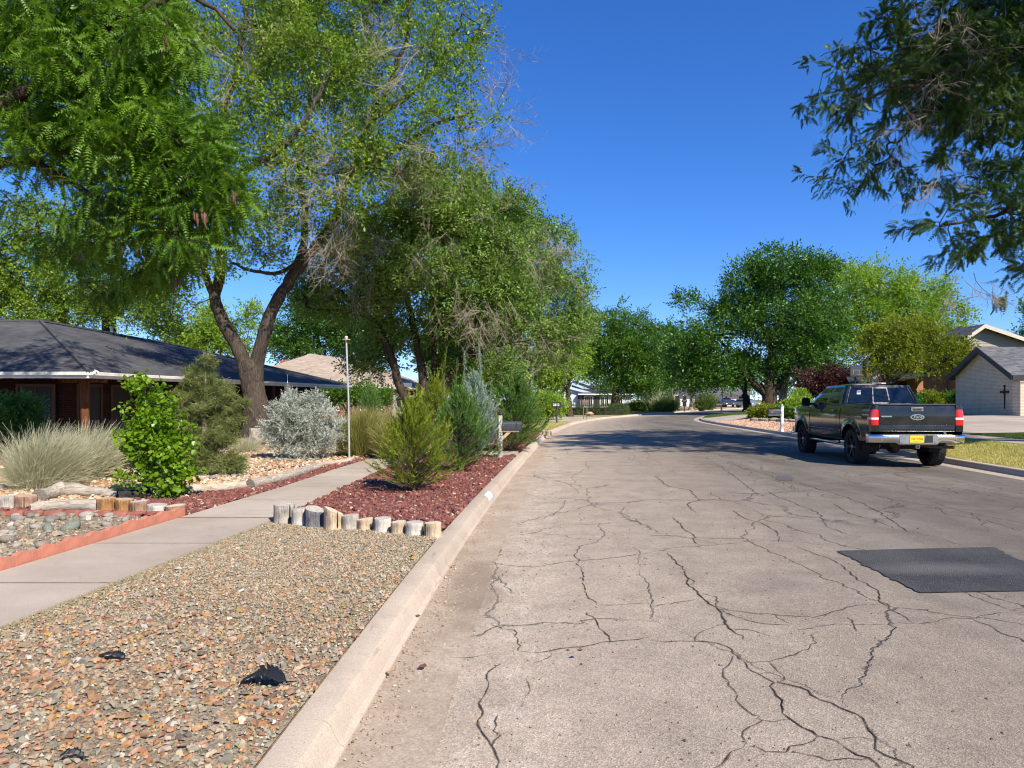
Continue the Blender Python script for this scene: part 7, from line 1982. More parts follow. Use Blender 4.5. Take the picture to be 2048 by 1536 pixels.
# wheels
def wheel(x, y, sg):
    hub = empty('wheel', (x, y, WZ), 0, TR)
    w2 = .145
    pr = [(.285, -w2 + .01), (.31, -w2 - .004), (.36, -w2 - .008), (.395, -w2 + .006), (.415, -w2 + .03), (.420, -w2 + .06), (.420, w2 - .06), (.415, w2 - .03), (.395, w2 - .006), (.36, w2 + .008), (.31, w2 + .004), (.285, w2 - .01)]
    m = MB(); m.lathe(pr, n=48, axis='x'); ty = m.build('tyre', M_RUB, hub, smooth=True, sharp=60)
    m = MB()
    rg_ = np.random.default_rng(3)
    for i in range(34):
        a = 2 * math.pi * i / 34
        for j, (xc, wd_, sk) in enumerate(((-.115, .05, .0), (-.052, .042, .35), (.0, .034, -.3), (.052, .042, .35), (.115, .05, .0))):
            a2 = a + (j % 2) * math.pi / 34; l_ = .030 if j in (0, 4) else .026
            c0, s0 = math.cos(a2), math.sin(a2)
            def pt(u, v, r): 
                uu = u; aa = a2 + v / .42 + sk * u / .42
                return (xc + uu, r * math.cos(aa), r * math.sin(aa))
            r0 = .412; r1 = .4325 if j not in (0, 4) else .428
            m.hexa([pt(-wd_ / 2, -l_, r0), pt(wd_ / 2, -l_, r0), pt(wd_ / 2, l_ * .75, r0), pt(-wd_ / 2, l_ * .75, r0), pt(-wd_ / 2, -l_, r1), pt(wd_ / 2, -l_, r1), pt(wd_ / 2, l_ * .75, r1), pt(-wd_ / 2, l_ * .75, r1)])
    m.build('tread_blocks', M_RUB, hub)
    o = sg
    m = MB(); m.lathe([(.29, o * -.13), (.285, o * .05), (.285, o * .125), (.272, o * .138), (.262, o * .13), (.255, o * .06), (.05, o * .045), (0, o * .045)], n=36, axis='x'); m.build('rim', simple('dark_alloy', (.10, .10, .105), .35, metal=.8), hub, smooth=True, sharp=40)
    m = MB()
    for i in range(6):
        a = 2 * math.pi * i / 6
        ca, sa = math.cos(a), math.sin(a)
        def q(r, t, xx): return (o * xx, r * ca - t * sa, r * sa + t * ca)
        m.hexa([q(.04, -.035, .06), q(.262, -.022, .09), q(.262, .022, .09), q(.04, .035, .06), q(.04, -.03, .10), q(.262, -.016, .125), q(.262, .016, .125), q(.04, .03, .10)])
    m.build('spokes', simple('spoke_alloy', (.07, .07, .072), .4, metal=.8), hub)
    m = MB(); m.lathe([(.0, o * .125), (.045, o * .12), (.055, o * .10), (.055, o * .05)], n=16, axis='x'); m.build('hub_cap', M_CHRD, hub, smooth=True)
    return hub
for a in AX:
    for sg in (-1, 1): wheel(sg * .845, a, sg)

# ------------------------------------------------------------ small distant cars
def car(label, loc, rz, paint, L_=4.7, W=1.85, Hh=1.5, suv=False, front=False):
    root = empty('parked_car', loc, rz); tag(root, label, 'car', 'cars parked at the far end of the street')
    if suv: pr = [(0, .42), (.0, .95), (.12, 1.05), (1.1, 1.12), (1.75, Hh - .03), (2.2, Hh), (4.2, Hh - .02), (4.62, 1.1), (4.7, .9), (4.7, .42)]
    else: pr = [(0, .40), (.0, .75), (.15, .86), (1.2, .98), (2.0, Hh - .04), (2.6, Hh), (3.3, Hh - .06), (4.1, 1.05), (4.6, .98), (4.7, .8), (4.7, .40)]
    m = MB()
    pr = [(y * L_ / 4.7, z) for y, z in pr]
    rows = []
    for x in (-1, -.96, -.82, -.6, .6, .82, .96, 1):
        k = abs(x); rows.append([(x * W / 2, y + (.05 if k == 1 else 0) * (1 if y < 2 else -1), z if z < 1.0 else 1.0 + (z - 1.0) * (0 if k > .95 else (.93 if k > .8 else 1))) for y, z in pr])
    m.grid(rows); m.poly(rows[0]); m.poly(rows[-1]); m.build('body', paint, root, smooth=True, sharp=40)
    yr = (2.0 if not suv else 1.75) * L_ / 4.7; ye = (3.3 if not suv else 4.2) * L_ / 4.7; yq = (4.1 if not suv else 4.58) * L_ / 4.7; yf = (1.2 if not suv else 1.1) * L_ / 4.7
    for sg in (-1, 1):
        x = sg * W * .43
        m = MB(); m.prism([(x, yf + .3, 1.02), (x, yq - .15, 1.04), (x, ye - .05, Hh - .1), (x, yr + .1, Hh - .1)], (sg * .03, 0, 0)); m.build('side_window', M_TINT, root)
    m = MB(); m.prism([(-W * .36, yq + .01, 1.08), (W * .36, yq + .01, 1.08), (W * .33, ye + .02, Hh - .06), (-W * .33, ye + .02, Hh - .06)], (0, .03, .02)); m.build('rear_window', M_TINT, root)
    m = MB(); m.prism([(-W * .37, yf - .01, 1.03), (W * .37, yf - .01, 1.03), (W * .33, yr - .01, Hh - .07), (-W * .33, yr - .01, Hh - .07)], (0, -.03, .02)); m.build('windshield', M_TINT, root)
    for y, zz_, mt, nm in ((L_ + .005, .82, M_RED, 'tail_light'), (-.005, .72, M_CLEAR, 'headlight')):
        for sg in (-1, 1):
            m = MB(); m.box(min(sg * W * .30, sg * W * .46), max(sg * W * .30, sg * W * .46), y - .02, y + .02, zz_ - .07, zz_ + .08); m.build(nm, mt, root)
    for y in (.9, L_ - .95):
        for sg in (-1, 1):
            m = MB(); m.lathe([(.2, sg * -.1), (.33, sg * -.1), (.345, 0), (.33, sg * .1), (.2, sg * .1), (.19, sg * .06), (0, sg * .06)], (sg * (W / 2 - .09), y, .345), 20, 'x'); m.build('wheel', M_RUB, root, smooth=True)
    return root
P_WH = m_paint('white_car_paint', (.72, .73, .74), .2, .6, .1); P_DK = m_paint('dark_car_paint', (.03, .033, .04), .2, .8, .3); P_RD = m_paint('red_car_paint', (.35, .02, .02), .2, .8, .1); P_BL = m_paint('silver_blue_paint', (.16, .22, .26), .25, .6, .1)
def cp(px, d): q = P(px, 0, d); return (q[0], q[1], .10)
car('white sedan parked beside the fountain grass at the road end', cp(1423, 132), D2R(150), P_WH)
car('dark SUV facing the camera, parked beside the white sedan', cp(1461, 134), D2R(8), P_DK, 4.9, 1.98, 1.85, True)
car('dark car mostly hidden behind the slim dark trunk', cp(1487, 138), D2R(60), P_DK)
car('silver blue car glimpsed between the two thick trunks', cp(1512, 124), D2R(20), P_BL, 4.8, 1.9, 1.6, True)
car('small red car far behind the massive shade tree, right side', cp(1576, 135), D2R(175), P_RD)
# ------------------------------------------------------------ stumps, logs, edging
def m_wood(name, c1, c2, ring=False):
    t = NT(name); co = t.obj()
    mp = t.n('Mapping', None, Vector=co); mp.inputs['Scale'].default_value = (26, 26, 2.2)
    f = t.noise(1.4, 6, .7, mp.outputs[0], dist=.5)
    c = t.ramp(f, [(.28, tuple(x * .35 for x in c1)), (.45, c1), (.7, c2)])
    c = t.mix(.55, c, t.ramp(t.noise(5, 4, .6, co), [(.35, .2), (.65, .8)]), 'OVERLAY')
    return t.done(t.pbr(c, .95, t.bump(f, .012), spec=.15))
def m_ring(name, c1, c2):
    t = NT(name); co = t.obj(); w = t.n('TexWave', {'wave_type': 'RINGS', 'rings_direction': 'Z'}, Scale=14.0, Distortion=3.0, Detail=3.0, Vector=co)
    c = t.ramp(w.outputs[0], [(0.1, c1), (.8, c2)]); n = t.noise(20, 4, .7, co)
    c = t.mix(.5, c, t.ramp(n, [(.3, .25), (.7, .75)]), 'OVERLAY')
    return t.done(t.pbr(c, .95, t.bump(w.outputs[0], .003), spec=.15))
W_GREY = m_wood('grey_weathered_wood', (.30, .27, .23), (.52, .47, .40)); W_TAN = m_wood('tan_weathered_wood', (.42, .32, .21), (.64, .52, .37)); W_BURN = m_wood('charred_wood', (.10, .10, .11), (.26, .25, .25)); W_PALE = m_wood('pale_flaking_wood', (.46, .43, .37), (.68, .64, .56)); W_ORG = m_wood('orange_brown_wood', (.26, .13, .05), (.48, .28, .12)); W_RED = m_wood('reddish_bark_wood', (.26, .15, .10), (.44, .30, .22))
T_GREY = m_ring('cut_face_grey', (.34, .31, .27), (.52, .48, .42)); T_TAN = m_ring('cut_face_tan', (.50, .40, .28), (.68, .57, .42)); T_ORG = m_ring('cut_face_orange', (.36, .25, .15), (.55, .42, .28))
def stump(label, x, y, r, h, side, top, tilt=(0, 0), seed=0, group=None):
    rg_ = np.random.default_rng(900 + seed); n = 22
    ph = rg_.uniform(0, 6, 4); root = empty('log_stump', (x, y, YZ - .03)); root.rotation_euler = (0, 0, rg_.uniform(-.2, .2)); tag(root, label, 'stump', group)
    def rad(a, z): return r * (1 + .05 * math.sin(3 * a + ph[0]) + .04 * math.sin(5 * a + ph[1] + z * 3) + .03 * math.sin(11 * a + ph[2]) + .06 * (1 - z / h) * (z < h * .3)) 
    rows = []
    zs = [0, .2, .4, .6, .8, .97, 1.0]
    for k in zs:
        rr_ = []
        for i in range(n + 1):
            a = 2 * math.pi * i / n; q = rad(a, k * h) * (1 - .06 * (k == 1.0)) + rg_.normal(0, .0016) * (i < n)
            if i == n: rr_.append(rr_[0]); continue
            zt = h * k + (tilt[0] * math.cos(a) + tilt[1] * math.sin(a)) * r * k
            rr_.append((q * math.cos(a), q * math.sin(a), zt))
        rows.append(rr_)
    m = MB(); m.grid(rows); o = m.build('bark', side, root, smooth=True, sharp=60)
    m = MB(); c = (0, 0, h + .001); tp = rows[-1][:-1]
    mid = [tuple(np.array(p) * .55 + np.array(c) * .45 + (0, 0, rg_.normal(0, .002))) for p in tp]
    vs = tp + mid + [c]; fs = [(i, (i + 1) % n, (i + 1) % n + n, i + n) for i in range(n)] + [(i + n, (i + 1) % n + n, 2 * n) for i in range(n)]
    m.add(vs, fs); m.build('cut_face', top, root)
    if seed % 3 == 0:
        a = rg_.uniform(3.6, 5.6); m = MB()
        m.prism([(.985 * r * math.cos(a - .03), .985 * r * math.sin(a - .03), h * .25), (.985 * r * math.cos(a + .05), .985 * r * math.sin(a + .05), h * .3), (.99 * r * math.cos(a + .02), .99 * r * math.sin(a + .02), h * .99)], (.02 * math.cos(a) * .9, .02 * math.sin(a) * .9, 0)); m.build('split', M_DARKIN, root)
    return root
ST = [(567, 1048, 20, 38, W_GREY, T_GREY, (0, .05), 'tall grey flaking stump at the left end, beside the sidewalk'), (600, 1053, 16, 36, W_PALE, T_GREY, (.1, 0), 'narrow pale stump second from the left end, tight against the tall grey one'),
      (630, 1057, 20, 38, W_BURN, T_GREY, (-.25, .1), 'charred black-streaked stump in the front row'), (667, 1062, 19, 40, W_TAN, T_TAN, (-.45, 0), 'tan stump with a slanted yellowish cut and knot hole, right of the charred one'),
      (700, 1062, 17, 32, W_GREY, T_GREY, (.1, 0), 'greyish tan stump with a wide top right of the slanted one'), (730, 1063, 16, 26, W_TAN, T_TAN, (.15, 0), 'short cream stump with a tipped top, sixth in the front row'),
      (765, 1066, 17, 30, W_PALE, T_GREY, (0, .05), 'whitish barrel-shaped stump, fourth from the curb end'), (797, 1070, 15, 28, W_TAN, T_TAN, (.1, 0), 'small tan stump, third from the curb end'),
      (830, 1074, 18, 30, W_PALE, T_GREY, (0, .02), 'flat topped whitish stump, second from the curb end'), (866, 1077, 17, 32, W_TAN, T_TAN, (.05, 0), 'rough square-cut tan stump at the curb end of the row')]
for i, (px, py, r_, h_, a, b, tl_, lb) in enumerate(ST):
    g = Gd(px, py, YZ); d = g[1] + r_ / 1420 * g[1]
    stump(lb, (px - 1024) / 1420 * d, d, r_ / 1420 * d * .98, h_ / 1420 * d * 1.08, a, b, tl_, i, 'stump edging in front of the lava rock')
SB = [(15, 1021, 19, 27, W_GREY, T_GREY, 'grey round stump at the left frame edge behind the river stones'), (52, 1020, 20, 28, W_RED, T_ORG, 'brown stump second from the left frame edge'),
      (213, 1028, 17, 31, W_ORG, T_ORG, 'orange-brown stump left of four others beyond the river stones'), (248, 1029, 17, 30, W_ORG, T_ORG, 'dark mottled orange stump next to the orange-brown one'),
      (279, 1031, 18, 28, W_RED, T_GREY, 'grey-brown stump in the middle of the back row of five'), (315, 1031, 18, 22, W_PALE, T_GREY, 'low white flaking stump in the back row'), (352, 1033, 20, 22, W_RED, T_TAN, 'wide orange and grey stump touching the sidewalk in the back row')]
for i, (px, py, r_, h_, a, b, lb) in enumerate(SB):
    g = Gd(px, py, YZ); d = g[1] + r_ / 1420 * g[1]
    stump(lb, (px - 1024) / 1420 * d, d, r_ / 1420 * d, h_ / 1420 * d * 1.1, a, b, (.06 * (-1) ** i, .03), 20 + i, 'stump edging behind the river stones')
for i, (px, d, lb) in enumerate(((1083, 29.6, 'small whitish stump at the far end of the lava bed, left one'), (1090, 29.2, 'small whitish stump at the far end of the lava bed, middle one'), (1097, 28.8, 'small whitish stump at the far end of the lava bed, by the curb'))):
    stump(lb, (px - 1024) / 1420 * d, d, .13, .20, W_TAN, T_GREY, (0, 0), 40 + i, 'stumps ending the far lava bed')
def log(label, pts, rads, mat, name='driftwood_log', n=12, endm=None, seed=0):
    rg_ = np.random.default_rng(seed + 50); p = smooth_poly(pts, 4); r = np.interp(np.linspace(0, 1, len(p)), np.linspace(0, 1, len(rads)), rads) * rg_.uniform(.88, 1.12, len(p))
    p[:, 2] += r * .8; b = p[0].copy(); root = empty(name, tuple(b)); tag(root, label, 'log')
    m = MB(); m.tube(p - b, list(r), n, cap=False)
    vs = np.array(m.v); vs += rg_.normal(0, .004, vs.shape); m.v = [tuple(v) for v in vs]
    m.poly(m.v[:n][::-1]); m.poly(m.v[-n:]); m.build('trunk', mat, root, smooth=True, sharp=50); return root
def gp(px, py): return tuple(Gd(px, py, YZ))
def m_log(name, c1, c2):
    t = NT(name); co = t.obj(); mp = t.n('Mapping', None, Vector=co); mp.inputs['Scale'].default_value = (3, 10, 26)
    f = t.noise(1.4, 6, .7, mp.outputs[0], dist=.6); c = t.ramp(f, [(.28, tuple(x * .3 for x in c1)), (.45, c1), (.7, c2)])
    return t.done(t.pbr(c, .95, t.bump(f, .012), spec=.15))
LG = m_log('driftwood_grey', (.34, .29, .23), (.58, .52, .44)); LD = m_log('bleached_log', (.42, .35, .27), (.62, .54, .43)); LC = m_log('char_log', (.025, .025, .026), (.08, .08, .08))
log('weathered grey driftwood log lying left of the charred one', [gp(78, 1003), gp(120, 993), gp(170, 992), gp(238, 996)], [.09, .12, .09, .05], LG, seed=1)
log('charred black log lying behind the back row of stumps', [gp(236, 1000), gp(290, 996), gp(330, 994)], [.07, .085, .07], LC, 'charred_log', seed=2)
log('grey rough log lying in front of the two left-edge stumps', [gp(62, 1026), gp(130, 1022), gp(202, 1024)], [.075, .09, .08], LG, 'rough_log', seed=3)
log('bleached log along the walk between the charred log and the knobby one', [gp(342, 994), gp(400, 987), gp(450, 983), gp(503, 976)], [.09, .085, .075, .07], LD, 'bleached_log', seed=4)
log('long knobby grey log running up beside the sidewalk', [gp(500, 979), gp(560, 964), gp(600, 952), gp(632, 938)], [.085, .09, .085, .07], LG, 'knobby_log', seed=5)
log('pale white branch at the far end of the log border', [gp(622, 944), gp(650, 932), gp(676, 928), gp(700, 925)], [.06, .055, .05, .06], LD, 'pale_branch', seed=6)
# red scalloped edging blocks
M_EDGE = simple('terracotta_concrete', (.50, .19, .12), .85, var=.15, scale=9, bump=.004); M_EDGE2 = simple('aged_red_brick', (.33, .12, .09), .9, var=.3, scale=9, bump=.006)
ed = empty('garden_edging', (-4.3, 7.0, YZ)); tag(ed, 'row of scalloped red concrete edging blocks along the sidewalk', 'garden edging')
def edging_mesh():
    m = MB(); L_ = .295; pts = [(0, 0), (0, .105)]
    for k, (w, hh) in enumerate(((.055, .008), (.18, .028), (.055, .008))):
        x0 = sum((.055, .18, .055)[:k]) + .0025
        for t in np.linspace(0, 1, 7 if k == 1 else 4): pts.append((x0 + w * t, .105 + hh * math.sin(math.pi * t)))
    pts += [(L_ - .002, .105), (L_ - .002, 0)]
    m.prism([(0, y_, z) for y_, z in pts], (-.055, 0, 0))
    for y_ in (.058, .238): m.box(.0, .004, y_ - .004, y_ + .004, .01, .10)
    return m
eo_ = edging_mesh().build('edging_block', M_EDGE, ed, bevel=.004); y = 4.55; first = True
while y < 8.6:
    o = eo_ if first else link('edging_block', eo_.data, ed); first = False
    x = WL(y) - .012; o.location = (x + 4.3, y - 7.0, .0 + RNG.uniform(-.008, .006)); o.rotation_euler = (RNG.normal(0, .012), RNG.normal(0, .03), -math.atan2(WL(y + .3) - WL(y), .3) + RNG.normal(0, .02)); y += .303
ed2 = empty('brick_edging', (-5.0, 8.85, YZ)); tag(ed2, 'broken row of muted red edging bricks behind the river stones', 'garden edging')
m = MB(); m.prism([(0, 0, 0), (.20, 0, 0), (.20, 0, .05), (.15, 0, .062), (.10, 0, .066), (.05, 0, .062), (0, 0, .05)], (0, .09, 0)); b0_ = m.build('edging_brick', M_EDGE2, ed2, bevel=.005)
for k in range(14):
    o = b0_ if k == 0 else link('edging_brick', b0_.data, ed2)
    o.location = (-2.35 + k * .215, -.02 + .05 * math.sin(k), RNG.uniform(-.015, .01)); o.rotation_euler = (RNG.normal(0, .06), RNG.normal(0, .06), RNG.normal(0, .09))
# stool-like stump under the tree, loose rocks, hose
stump('cut log with a dark lid standing left of the big tree foot', P(515, 0, 25.6)[0], 25.6, .30, .46, W_GREY, M_BLACKT, (0, 0), 60)
log('short log chunk lying on the ground in front of the forked trunk', [tuple(Gd(505, 892, YZ)), tuple(Gd(560, 880, YZ))], [.16, .14], LG, 'log_chunk', seed=8)
for k_, pts in enumerate(([gp(400, 941), gp(470, 938), gp(560, 934)], [gp(500, 952), gp(530, 944), gp(556, 938), gp(600, 934)], [gp(140, 962), gp(180, 958), gp(235, 951)], [gp(455, 950), gp(500, 936)])):
    hs = MB(); hs.tube(smooth_poly([np.array(p) + (0, 0, .02) for p in pts], 4), .012, 6)
    tag(hs.build('drip_hose', M_BLACKT, None, smooth=True), ('long thin black hose lying across the tan gravel right of the pine', 'black hose piece curving toward the knobby log', 'black hose piece on the gravel behind the heart-leaved shrub', 'short straight black hose crossing the long one')[k_], 'hose')
# ------------------------------------------------------------ mailboxes
def mailbox_body(parent, mat, L_=.48, w=.165, h=.20, base=(0, 0, 0), along='x', name='mailbox_body'):
    n = 10; pr = [(-w / 2, 0), (w / 2, 0), (w / 2, h - w / 2)] + [(w / 2 * math.cos(t), h - w / 2 + w / 2 * math.sin(t)) for t in np.linspace(0, math.pi, n)][1:]
    m = MB(); bx, by, bz = base
    if along == 'x': m.prism([(bx, by + a, bz + b) for a, b in pr], (L_, 0, 0))
    else: m.prism([(bx + a, by, bz + b) for a, b in pr], (0, L_, 0))
    return m.build(name, mat, parent, smooth=True, sharp=40)
M_MB = m_paint('mailbox_grey_black', (.035, .040, .048), .45, .1, .2)
g = Gd(1001, 917, YZ); mb = empty('mailbox', (g[0], g[1], YZ)); tag(mb, 'dark mailbox on a white wooden post numbered 2606 by the curb', 'mailbox')
W_POST = m_wood('whitewashed_post', (.46, .42, .37), (.68, .64, .58))
m = MB(); m.box(-.045, .045, -.045, .045, -.05, 1.06); m.build('post', W_POST, mb, bevel=.005)
m = MB(); m.lathe([(0, .085), (.03, .075), (.05, .045), (.065, .04), (.065, .02), (.05, .0), (.0, .0)], (0, 0, 1.062), 8); m.build('post_cap', M_BLACKT, mb)
m = MB(); m.box(-.04, .46, -.05, .05, .655, .70); m.prism([(.046, -.035, .45), (.046, -.035, .54), (.17, -.035, .654), (.27, -.035, .654)], (0, .07, 0)); m.build('bracket', simple('bracket_wood', (.50, .35, .22), .8, var=.3, scale=9), mb)
bd = mailbox_body(mb, M_MB, .46, .17, .215, (.05, 0, .705))
m = MB(); m.prism([(.511, a, .705 + b) for a, b in [(-.09, -.004), (.09, -.004), (.09, .14)] + [(.09 * math.cos(t), .135 + .09 * math.sin(t)) for t in np.linspace(0, math.pi, 8)]], (.012, 0, 0)); m.build('door', M_MB, bd)
m = MB(); m.box(.38, .40, -.093, -.088, .75, .87); m.build('flag', M_BLACKT, bd)
for k, ch_ in enumerate('2606'):
    mesh_from_text('house_number', ch_, .125, M_BLACKT, mb, Matrix.Translation((0, -.047, .60 - k * .105)) @ Matrix.Rotation(math.pi / 2, 4, 'X'), .002, .0015)
# black mailbox
g = Gd(1114, 846, YZ); b2 = empty('mailbox', (g[0], g[1], YZ), D2R(-8)); tag(b2, 'black mailbox with white number on a leaning post on the thin lawn', 'mailbox')
m = MB(); m.tube([(0, 0, -.05), (-.05, 0, .95)], .045, 8); m.tube([(-.02, 0, .55), (.18, 0, .88)], .02, 6); m.build('post', simple('black_iron', (.04, .035, .035), .6), b2)
bd = mailbox_body(b2, M_BLACKT, .60, .26, .36, (-.34, 0, .95))
mesh_from_text('mailbox_number', '2612', .2, M_WHITE, bd, Matrix.Translation((-.04, -.135, 1.12)) @ Matrix.Rotation(math.pi / 2, 4, 'X'), .002, .008)
# brown mailbox
g = Gd(1170, 838, YZ); b3 = empty('mailbox', (g[0], g[1], YZ)); tag(b3, 'brown mailbox on two slim posts beside the clipped hedge', 'mailbox')
for sx in (-.12, .14):
    m = MB(); m.box(sx - .03, sx + .03, -.03, .03, -.05, 1.05); m.build('post', simple('brown_post', (.16, .13, .11), .8), b3)
mailbox_body(b3, simple('brown_paint', (.13, .085, .075), .6), .5, .3, .36, (-.22, 0, 1.05))
# white mailbox across the street
g = P(1564, 0, 32.0); z = zr(g[0], 32.0); b4_ = empty('mailbox', (g[0], 32.0, z)); tag(b4_, 'grey mailbox on a turned white post across the street, left of the truck', 'mailbox')
m = MB(); m.box(-.06, .06, -.06, .06, -.05, 1.13); m.build('post', M_WHITE, b4_, bevel=.008)
m = MB(); m.lathe([(0, .13), (.035, .11), (.05, .075), (.03, .04), (.085, .03), (.085, 0), (0, 0)], (0, 0, 1.13), 12); m.build('finial', M_WHITE, b4_, smooth=True)
m = MB(); m.box(-.62, -.06, -.05, .05, .74, .79); m.build('arm', M_WHITE, b4_)
bd = mailbox_body(b4_, M_MB, .55, .19, .24, (-.63, 0, .795))
m = MB(); m.box(-.56, -.42, -.1, -.0965, .86, .93); m.build('red_mark', simple('faded_red', (.45, .08, .10), .6), bd)
# dark mailbox with round ornaments, far right verge, and a slim one on the left verge
g = P(1443, 0, 62.0); z = zr(g[0], 62.0); b5 = empty('mailbox', (g[0], 62.0, z)); tag(b5, 'black post mailbox standing on the green island lawn', 'mailbox')
m = MB(); m.box(-.06, .06, -.06, .06, -.05, 1.15); m.build('post', M_BLACKT, b5); mailbox_body(b5, M_BLACKT, .5, .24, .3, (-.5, 0, .7))
m = MB(); m.lathe([(0, .12), (.08, .08), (.1, 0), (.08, -.08), (0, -.12)], (-.2, 0, 1.12), 8); m.build('ornament', M_BLACKT, b5)
g = P(1369, 0, 88.0); b6 = empty('mailbox', (g[0], 88.0, YZ)); tag(b6, 'slim dark mailbox between the two pale trunks at the far bend', 'mailbox')
m = MB(); m.box(-.06, .06, -.06, .06, -.05, 1.1); m.build('post', M_BLACKT, b6); mailbox_body(b6, M_BLACKT, .6, .26, .34, (-.3, 0, 1.1))
# ------------------------------------------------------------ pole with a small dish top
g = P(697, 0, 17.4); pl_ = empty('garden_pole', (g[0] + .02, 17.4, YZ)); tag(pl_, 'tall thin galvanised pole topped with a small disc and ball', 'pole')
zt_ = P(0, 680, 17.4)[2] - YZ
m = MB(); m.tube([(0, 0, -.05), (-.02, 0, zt_ * .5), (-.075, 0, zt_)], [.024, .022, .022], 10); m.build('shaft', simple('pale_galvanised', (.50, .50, .51), .45, metal=.3), pl_, smooth=True)
m = MB(); m.cyl((-.075, 0, zt_), .10, .022, 16); m.build('disc', simple('brass_disc', (.55, .40, .18), .5, metal=.3), pl_)
m = MB(); m.lathe([(0, .08), (.03, .07), (.042, .042), (.03, .01), (.0, .0)], (-.075, 0, zt_ + .022), 12); m.build('ball', simple('pink_white', (.66, .60, .58), .5), pl_, smooth=True)
m = MB(); m.box(.02, .05, -.02, .02, zt_ * .42, zt_ * .42 + .05); m.build('bracket', M_METAL, pl_)
# yard lantern by house 2, hanging lantern, basketball hoop
g = P(798, 0, 30); yl = empty('yard_lantern', (g[0], 30.0, YZ)); tag(yl, 'slim grey yard lantern post in front of the brick wall with windows', 'lamp post')
m = MB(); m.cyl((0, 0, 0), .045, 1.15, 8); m.build('post', M_METAL, yl)
m = MB(); m.lathe([(.05, 0), (.09, .05), (.11, .3), (.15, .32), (.06, .42), (0, .45)], (0, 0, 1.15), 6); m.build('lantern_head', M_BLACKT, yl)
g = P(575, 772, 26); hl = empty('hanging_lantern', tuple(g)); tag(hl, 'small grey lantern hanging under the dark roof eave behind the silver shrub', 'lantern')
m = MB(); m.lathe([(0, .22), (.02, .12), (.16, .0), (.13, -.03), (.09, -.28), (0, -.3)], n=8); m.tube([(0, 0, .2), (0, 0, .42)], .008, 4); m.build('body', M_METAL, hl)
g = P(1712, 0, 50); z = zr(g[0], 50); bk = empty('basketball_hoop', (g[0], 50, z)); tag(bk, 'grey basketball backboard on a dark pole behind the truck cab', 'basketball hoop')
zc = P(0, 742, 50)[2] - z
m = MB(); m.box(-.40, .40, -.03, .03, zc - .38, zc + .38); bb_ = m.build('backboard', simple('grey_acrylic', (.06, .068, .072), .3), bk)
m = MB(); m.box(-.22, .22, -.036, -.031, zc - .25, zc - .22); m.box(-.22, .22, -.036, -.031, zc + .05, zc + .08); m.box(-.22, -.19, -.036, -.031, zc - .22, zc + .05); m.box(.19, .22, -.036, -.031, zc - .22, zc + .05); m.build('target_square', M_METAL, bb_)
m = MB(); m.tube([(.10, .35, 0), (.10, .35, zc - .2), (.0, .05, zc + .1)], .05, 8); m.tube([(.10, .3, zc - .5), (.9, .4, zc - 1.1)], .03, 6); m.build('pole', M_BLACKT, bk)
m = MB(); m.tube([(.23 * math.cos(t), -.27 + .23 * math.sin(t), zc - .25) for t in np.linspace(0, 6.28, 14)], .012, 5); m.build('rim', simple('orange_rim', (.5, .12, .03), .5), bk)
# planter bowl by the hedge, rocks along the shrub border
g = Gd(1180, 829, YZ); pt_ = empty('planter_bowl', (P(1179, 0, 62)[0], 62, YZ)); tag(pt_, 'wide terracotta planter bowl beside the brown mailbox', 'planter')
m = MB(); m.lathe([(0, 0), (.25, .0), (.42, .22), (.38, .24), (.3, .2), (.25, .35), (.12, .38), (0, .38)], n=16); m.build('bowl', simple('pale_terracotta', (.52, .33, .22), .8), pt_, smooth=True)
rb = empty('rock_border', (P(1550, 0, 42)[0], 42, .4)); tag(rb, 'low border of pale rocks below the golden shrubs', 'rock border')
for k in range(16):
    px = 1508 + k * 6.5; d = 43.5 - k * .42; q = P(px, 0, d); z = zr(q[0], d); o = link('border_rock', rms[k % 9], rb); s_ = float(RNG.uniform(.28, .45)); o.location = (q[0] - rb.location[0], d - 42, z + s_ * .2 - .4); o.scale = (s_, s_, s_ * .8); o.rotation_euler = (0, 0, k)
pr_ = [(RNG.uniform(520, 720), RNG.uniform(899, 915)) for _ in range(40)]
wr_ = empty('white_rock_row', (P(640, 0, 15)[0], 15.0, YZ)); tag(wr_, 'loose string of white stones under the silver shrub', 'rock border')
for k in range(34):
    px = 520 + k * 5.6 if k < 22 else 380 + (k - 22) * 11; py = 921 - .02 * abs(k - 11) + RNG.uniform(-3, 3) if k < 22 else 962 - (k - 22) * 1.0
    q = Gd(px, py, YZ); o = link('white_stone', rms[k % 9], wr_); s_ = float(RNG.uniform(.07, .13)); o.location = (q[0] - wr_.location[0], q[1] - 15, .03); o.scale = (s_, s_, s_); o.rotation_euler = (0, 0, k * 1.3)
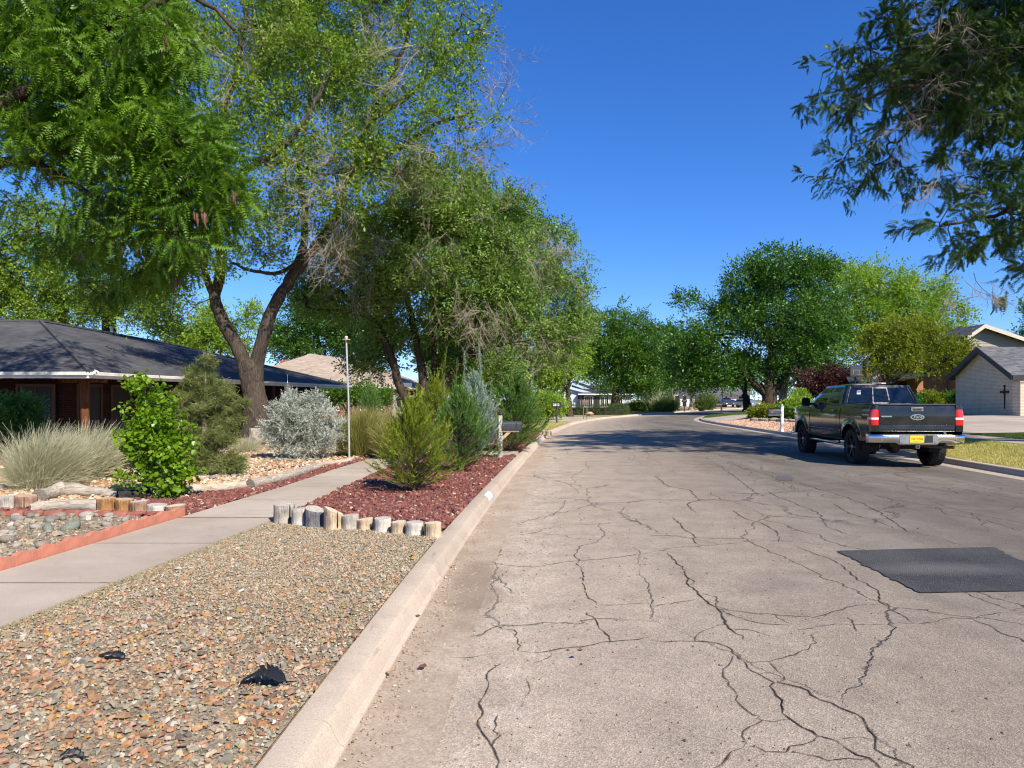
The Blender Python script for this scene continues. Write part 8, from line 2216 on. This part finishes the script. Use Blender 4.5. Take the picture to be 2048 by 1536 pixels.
# ------------------------------------------------------------ small litter: feathers, pebbles, brown leaves
M_FEA = simple('black_feather', (.012, .012, .014), .55, var=.3, scale=30)
def feather(label, px, py, ln, w, rz, seed, curl=.02):
    rg_ = np.random.default_rng(seed); q = Gd(px, py, YZ + .03); n = 30; up = []; 
    V = []; F = []
    for i in range(n + 1):
        t = i / n; a = w * math.sin(math.pi * min(1, t * .86 + .12)) ** .7 * (1 + rg_.normal(0, .30)); b = w * .55 * math.sin(math.pi * min(1, t * .86 + .12)) ** .7 * (1 + rg_.normal(0, .3))
        x = ln * t; z = curl * math.sin(math.pi * t) + .012
        V += [(x - a * .35, a, z + .35 * a * math.sin(t * 5 + 1)), (x, 0, z + .006), (x - b * .35, -b, z - .004)]
    F = [f for i in range(n) for f in ((3 * i, 3 * i + 1, 3 * i + 4, 3 * i + 3), (3 * i + 1, 3 * i + 2, 3 * i + 5, 3 * i + 4))]
    me_ = MB(); me_.add(V, F); me_.tube([(-ln * .25, -.01, .008), (ln * .98, 0, .014 + curl * .1)], [.003, .001], 4)
    o = me_.build('feather', M_FEA, None, smooth=True, solid=.0015); o.location = (q[0], q[1], YZ + .022); o.rotation_euler = (0, 0, rz); return tag(o, label, 'feather')
feather('large ragged black feather clump nearest the curb', 572, 1362, -.22, .085, .12, 1, .05)
feather('small black feather lying toward the sidewalk', 250, 1316, -.16, .03, -.15, 2)
feather('tiny black feather low at the bottom left corner', 168, 1512, -.09, .022, .1, 3)
rg = np.random.default_rng(77)
mm = MB()
def dry_leaf(lb, px, py, s_, zb_, col, k):
    q = Gd(px, py, zb_); m = MB(); pts = [(s_ * math.cos(t) * (1 + .2 * math.sin(3 * t + k)), s_ * .75 * math.sin(t), .012 + .35 * s_ * math.sin(2 * t + k) ** 2) for t in np.linspace(0, 6.28, 9)[:-1]]
    m.add([(0, 0, .006)] + pts, [(0, 1 + i, 1 + (i + 1) % 8) for i in range(8)]); o = m.build('dry_leaf', col, None, solid=.0015); o.location = (q[0], q[1], zb_ + .004); o.rotation_euler = (0, 0, k * 1.3); return tag(o, lb, 'leaf')
LB = simple('dry_leaf_brown', (.16, .065, .035), .8, var=.3); LO = simple('dry_leaf_ochre', (.42, .25, .08), .8, var=.3)
dry_leaf('curled reddish brown leaf alone in the near gutter', 846, 1338, .028, .012, LB, 1)
dry_leaf('brown leaf bit on the gutter edge near the curb joint', 834, 1236, .024, .012, LB, 2)
dry_leaf('brown leaf bit lying on the asphalt beside a crack', 1160, 1305, .018, .082, LB, 3)
dry_leaf('small ochre leaf scrap under the curb, below the brown ones', 778, 1350, .02, .012, LO, 4)
dry_leaf('ochre leaf on the pale silt farther up the gutter', 907, 1134, .026, .012, LO, 5)
dry_leaf('dark leaf fragment lying on the sidewalk slab', 676, 978, .035, .148, LB, 6)
tag(npmesh('curb_paint', [(L(10.6) - .004, 10.6, .05), (L(11.15) - .004, 11.15, .05), (L(11.15) - .022, 11.15, .098), (L(10.6) - .022, 10.6, .098), (L(11.15) - .05, 11.15, .127), (L(10.6) - .05, 10.6, .127), (L(11.15) - .085, 11.15, .1405), (L(10.6) - .085, 10.6, .1405)], [(0, 1, 2, 3), (3, 2, 4, 5), (5, 4, 6, 7)], simple('faded_white_paint', (.60, .61, .66), .8, var=.25, scale=30)), kind='structure')
_o = bpy.data.objects['curb_paint']; _v = np.empty(24, np.float32); _o.data.vertices.foreach_get('co', _v); _v = _v.reshape(-1, 3); _v[:, 0] += .012; _v[:, 2] += .006; _o.data.vertices.foreach_set('co', _v.ravel())
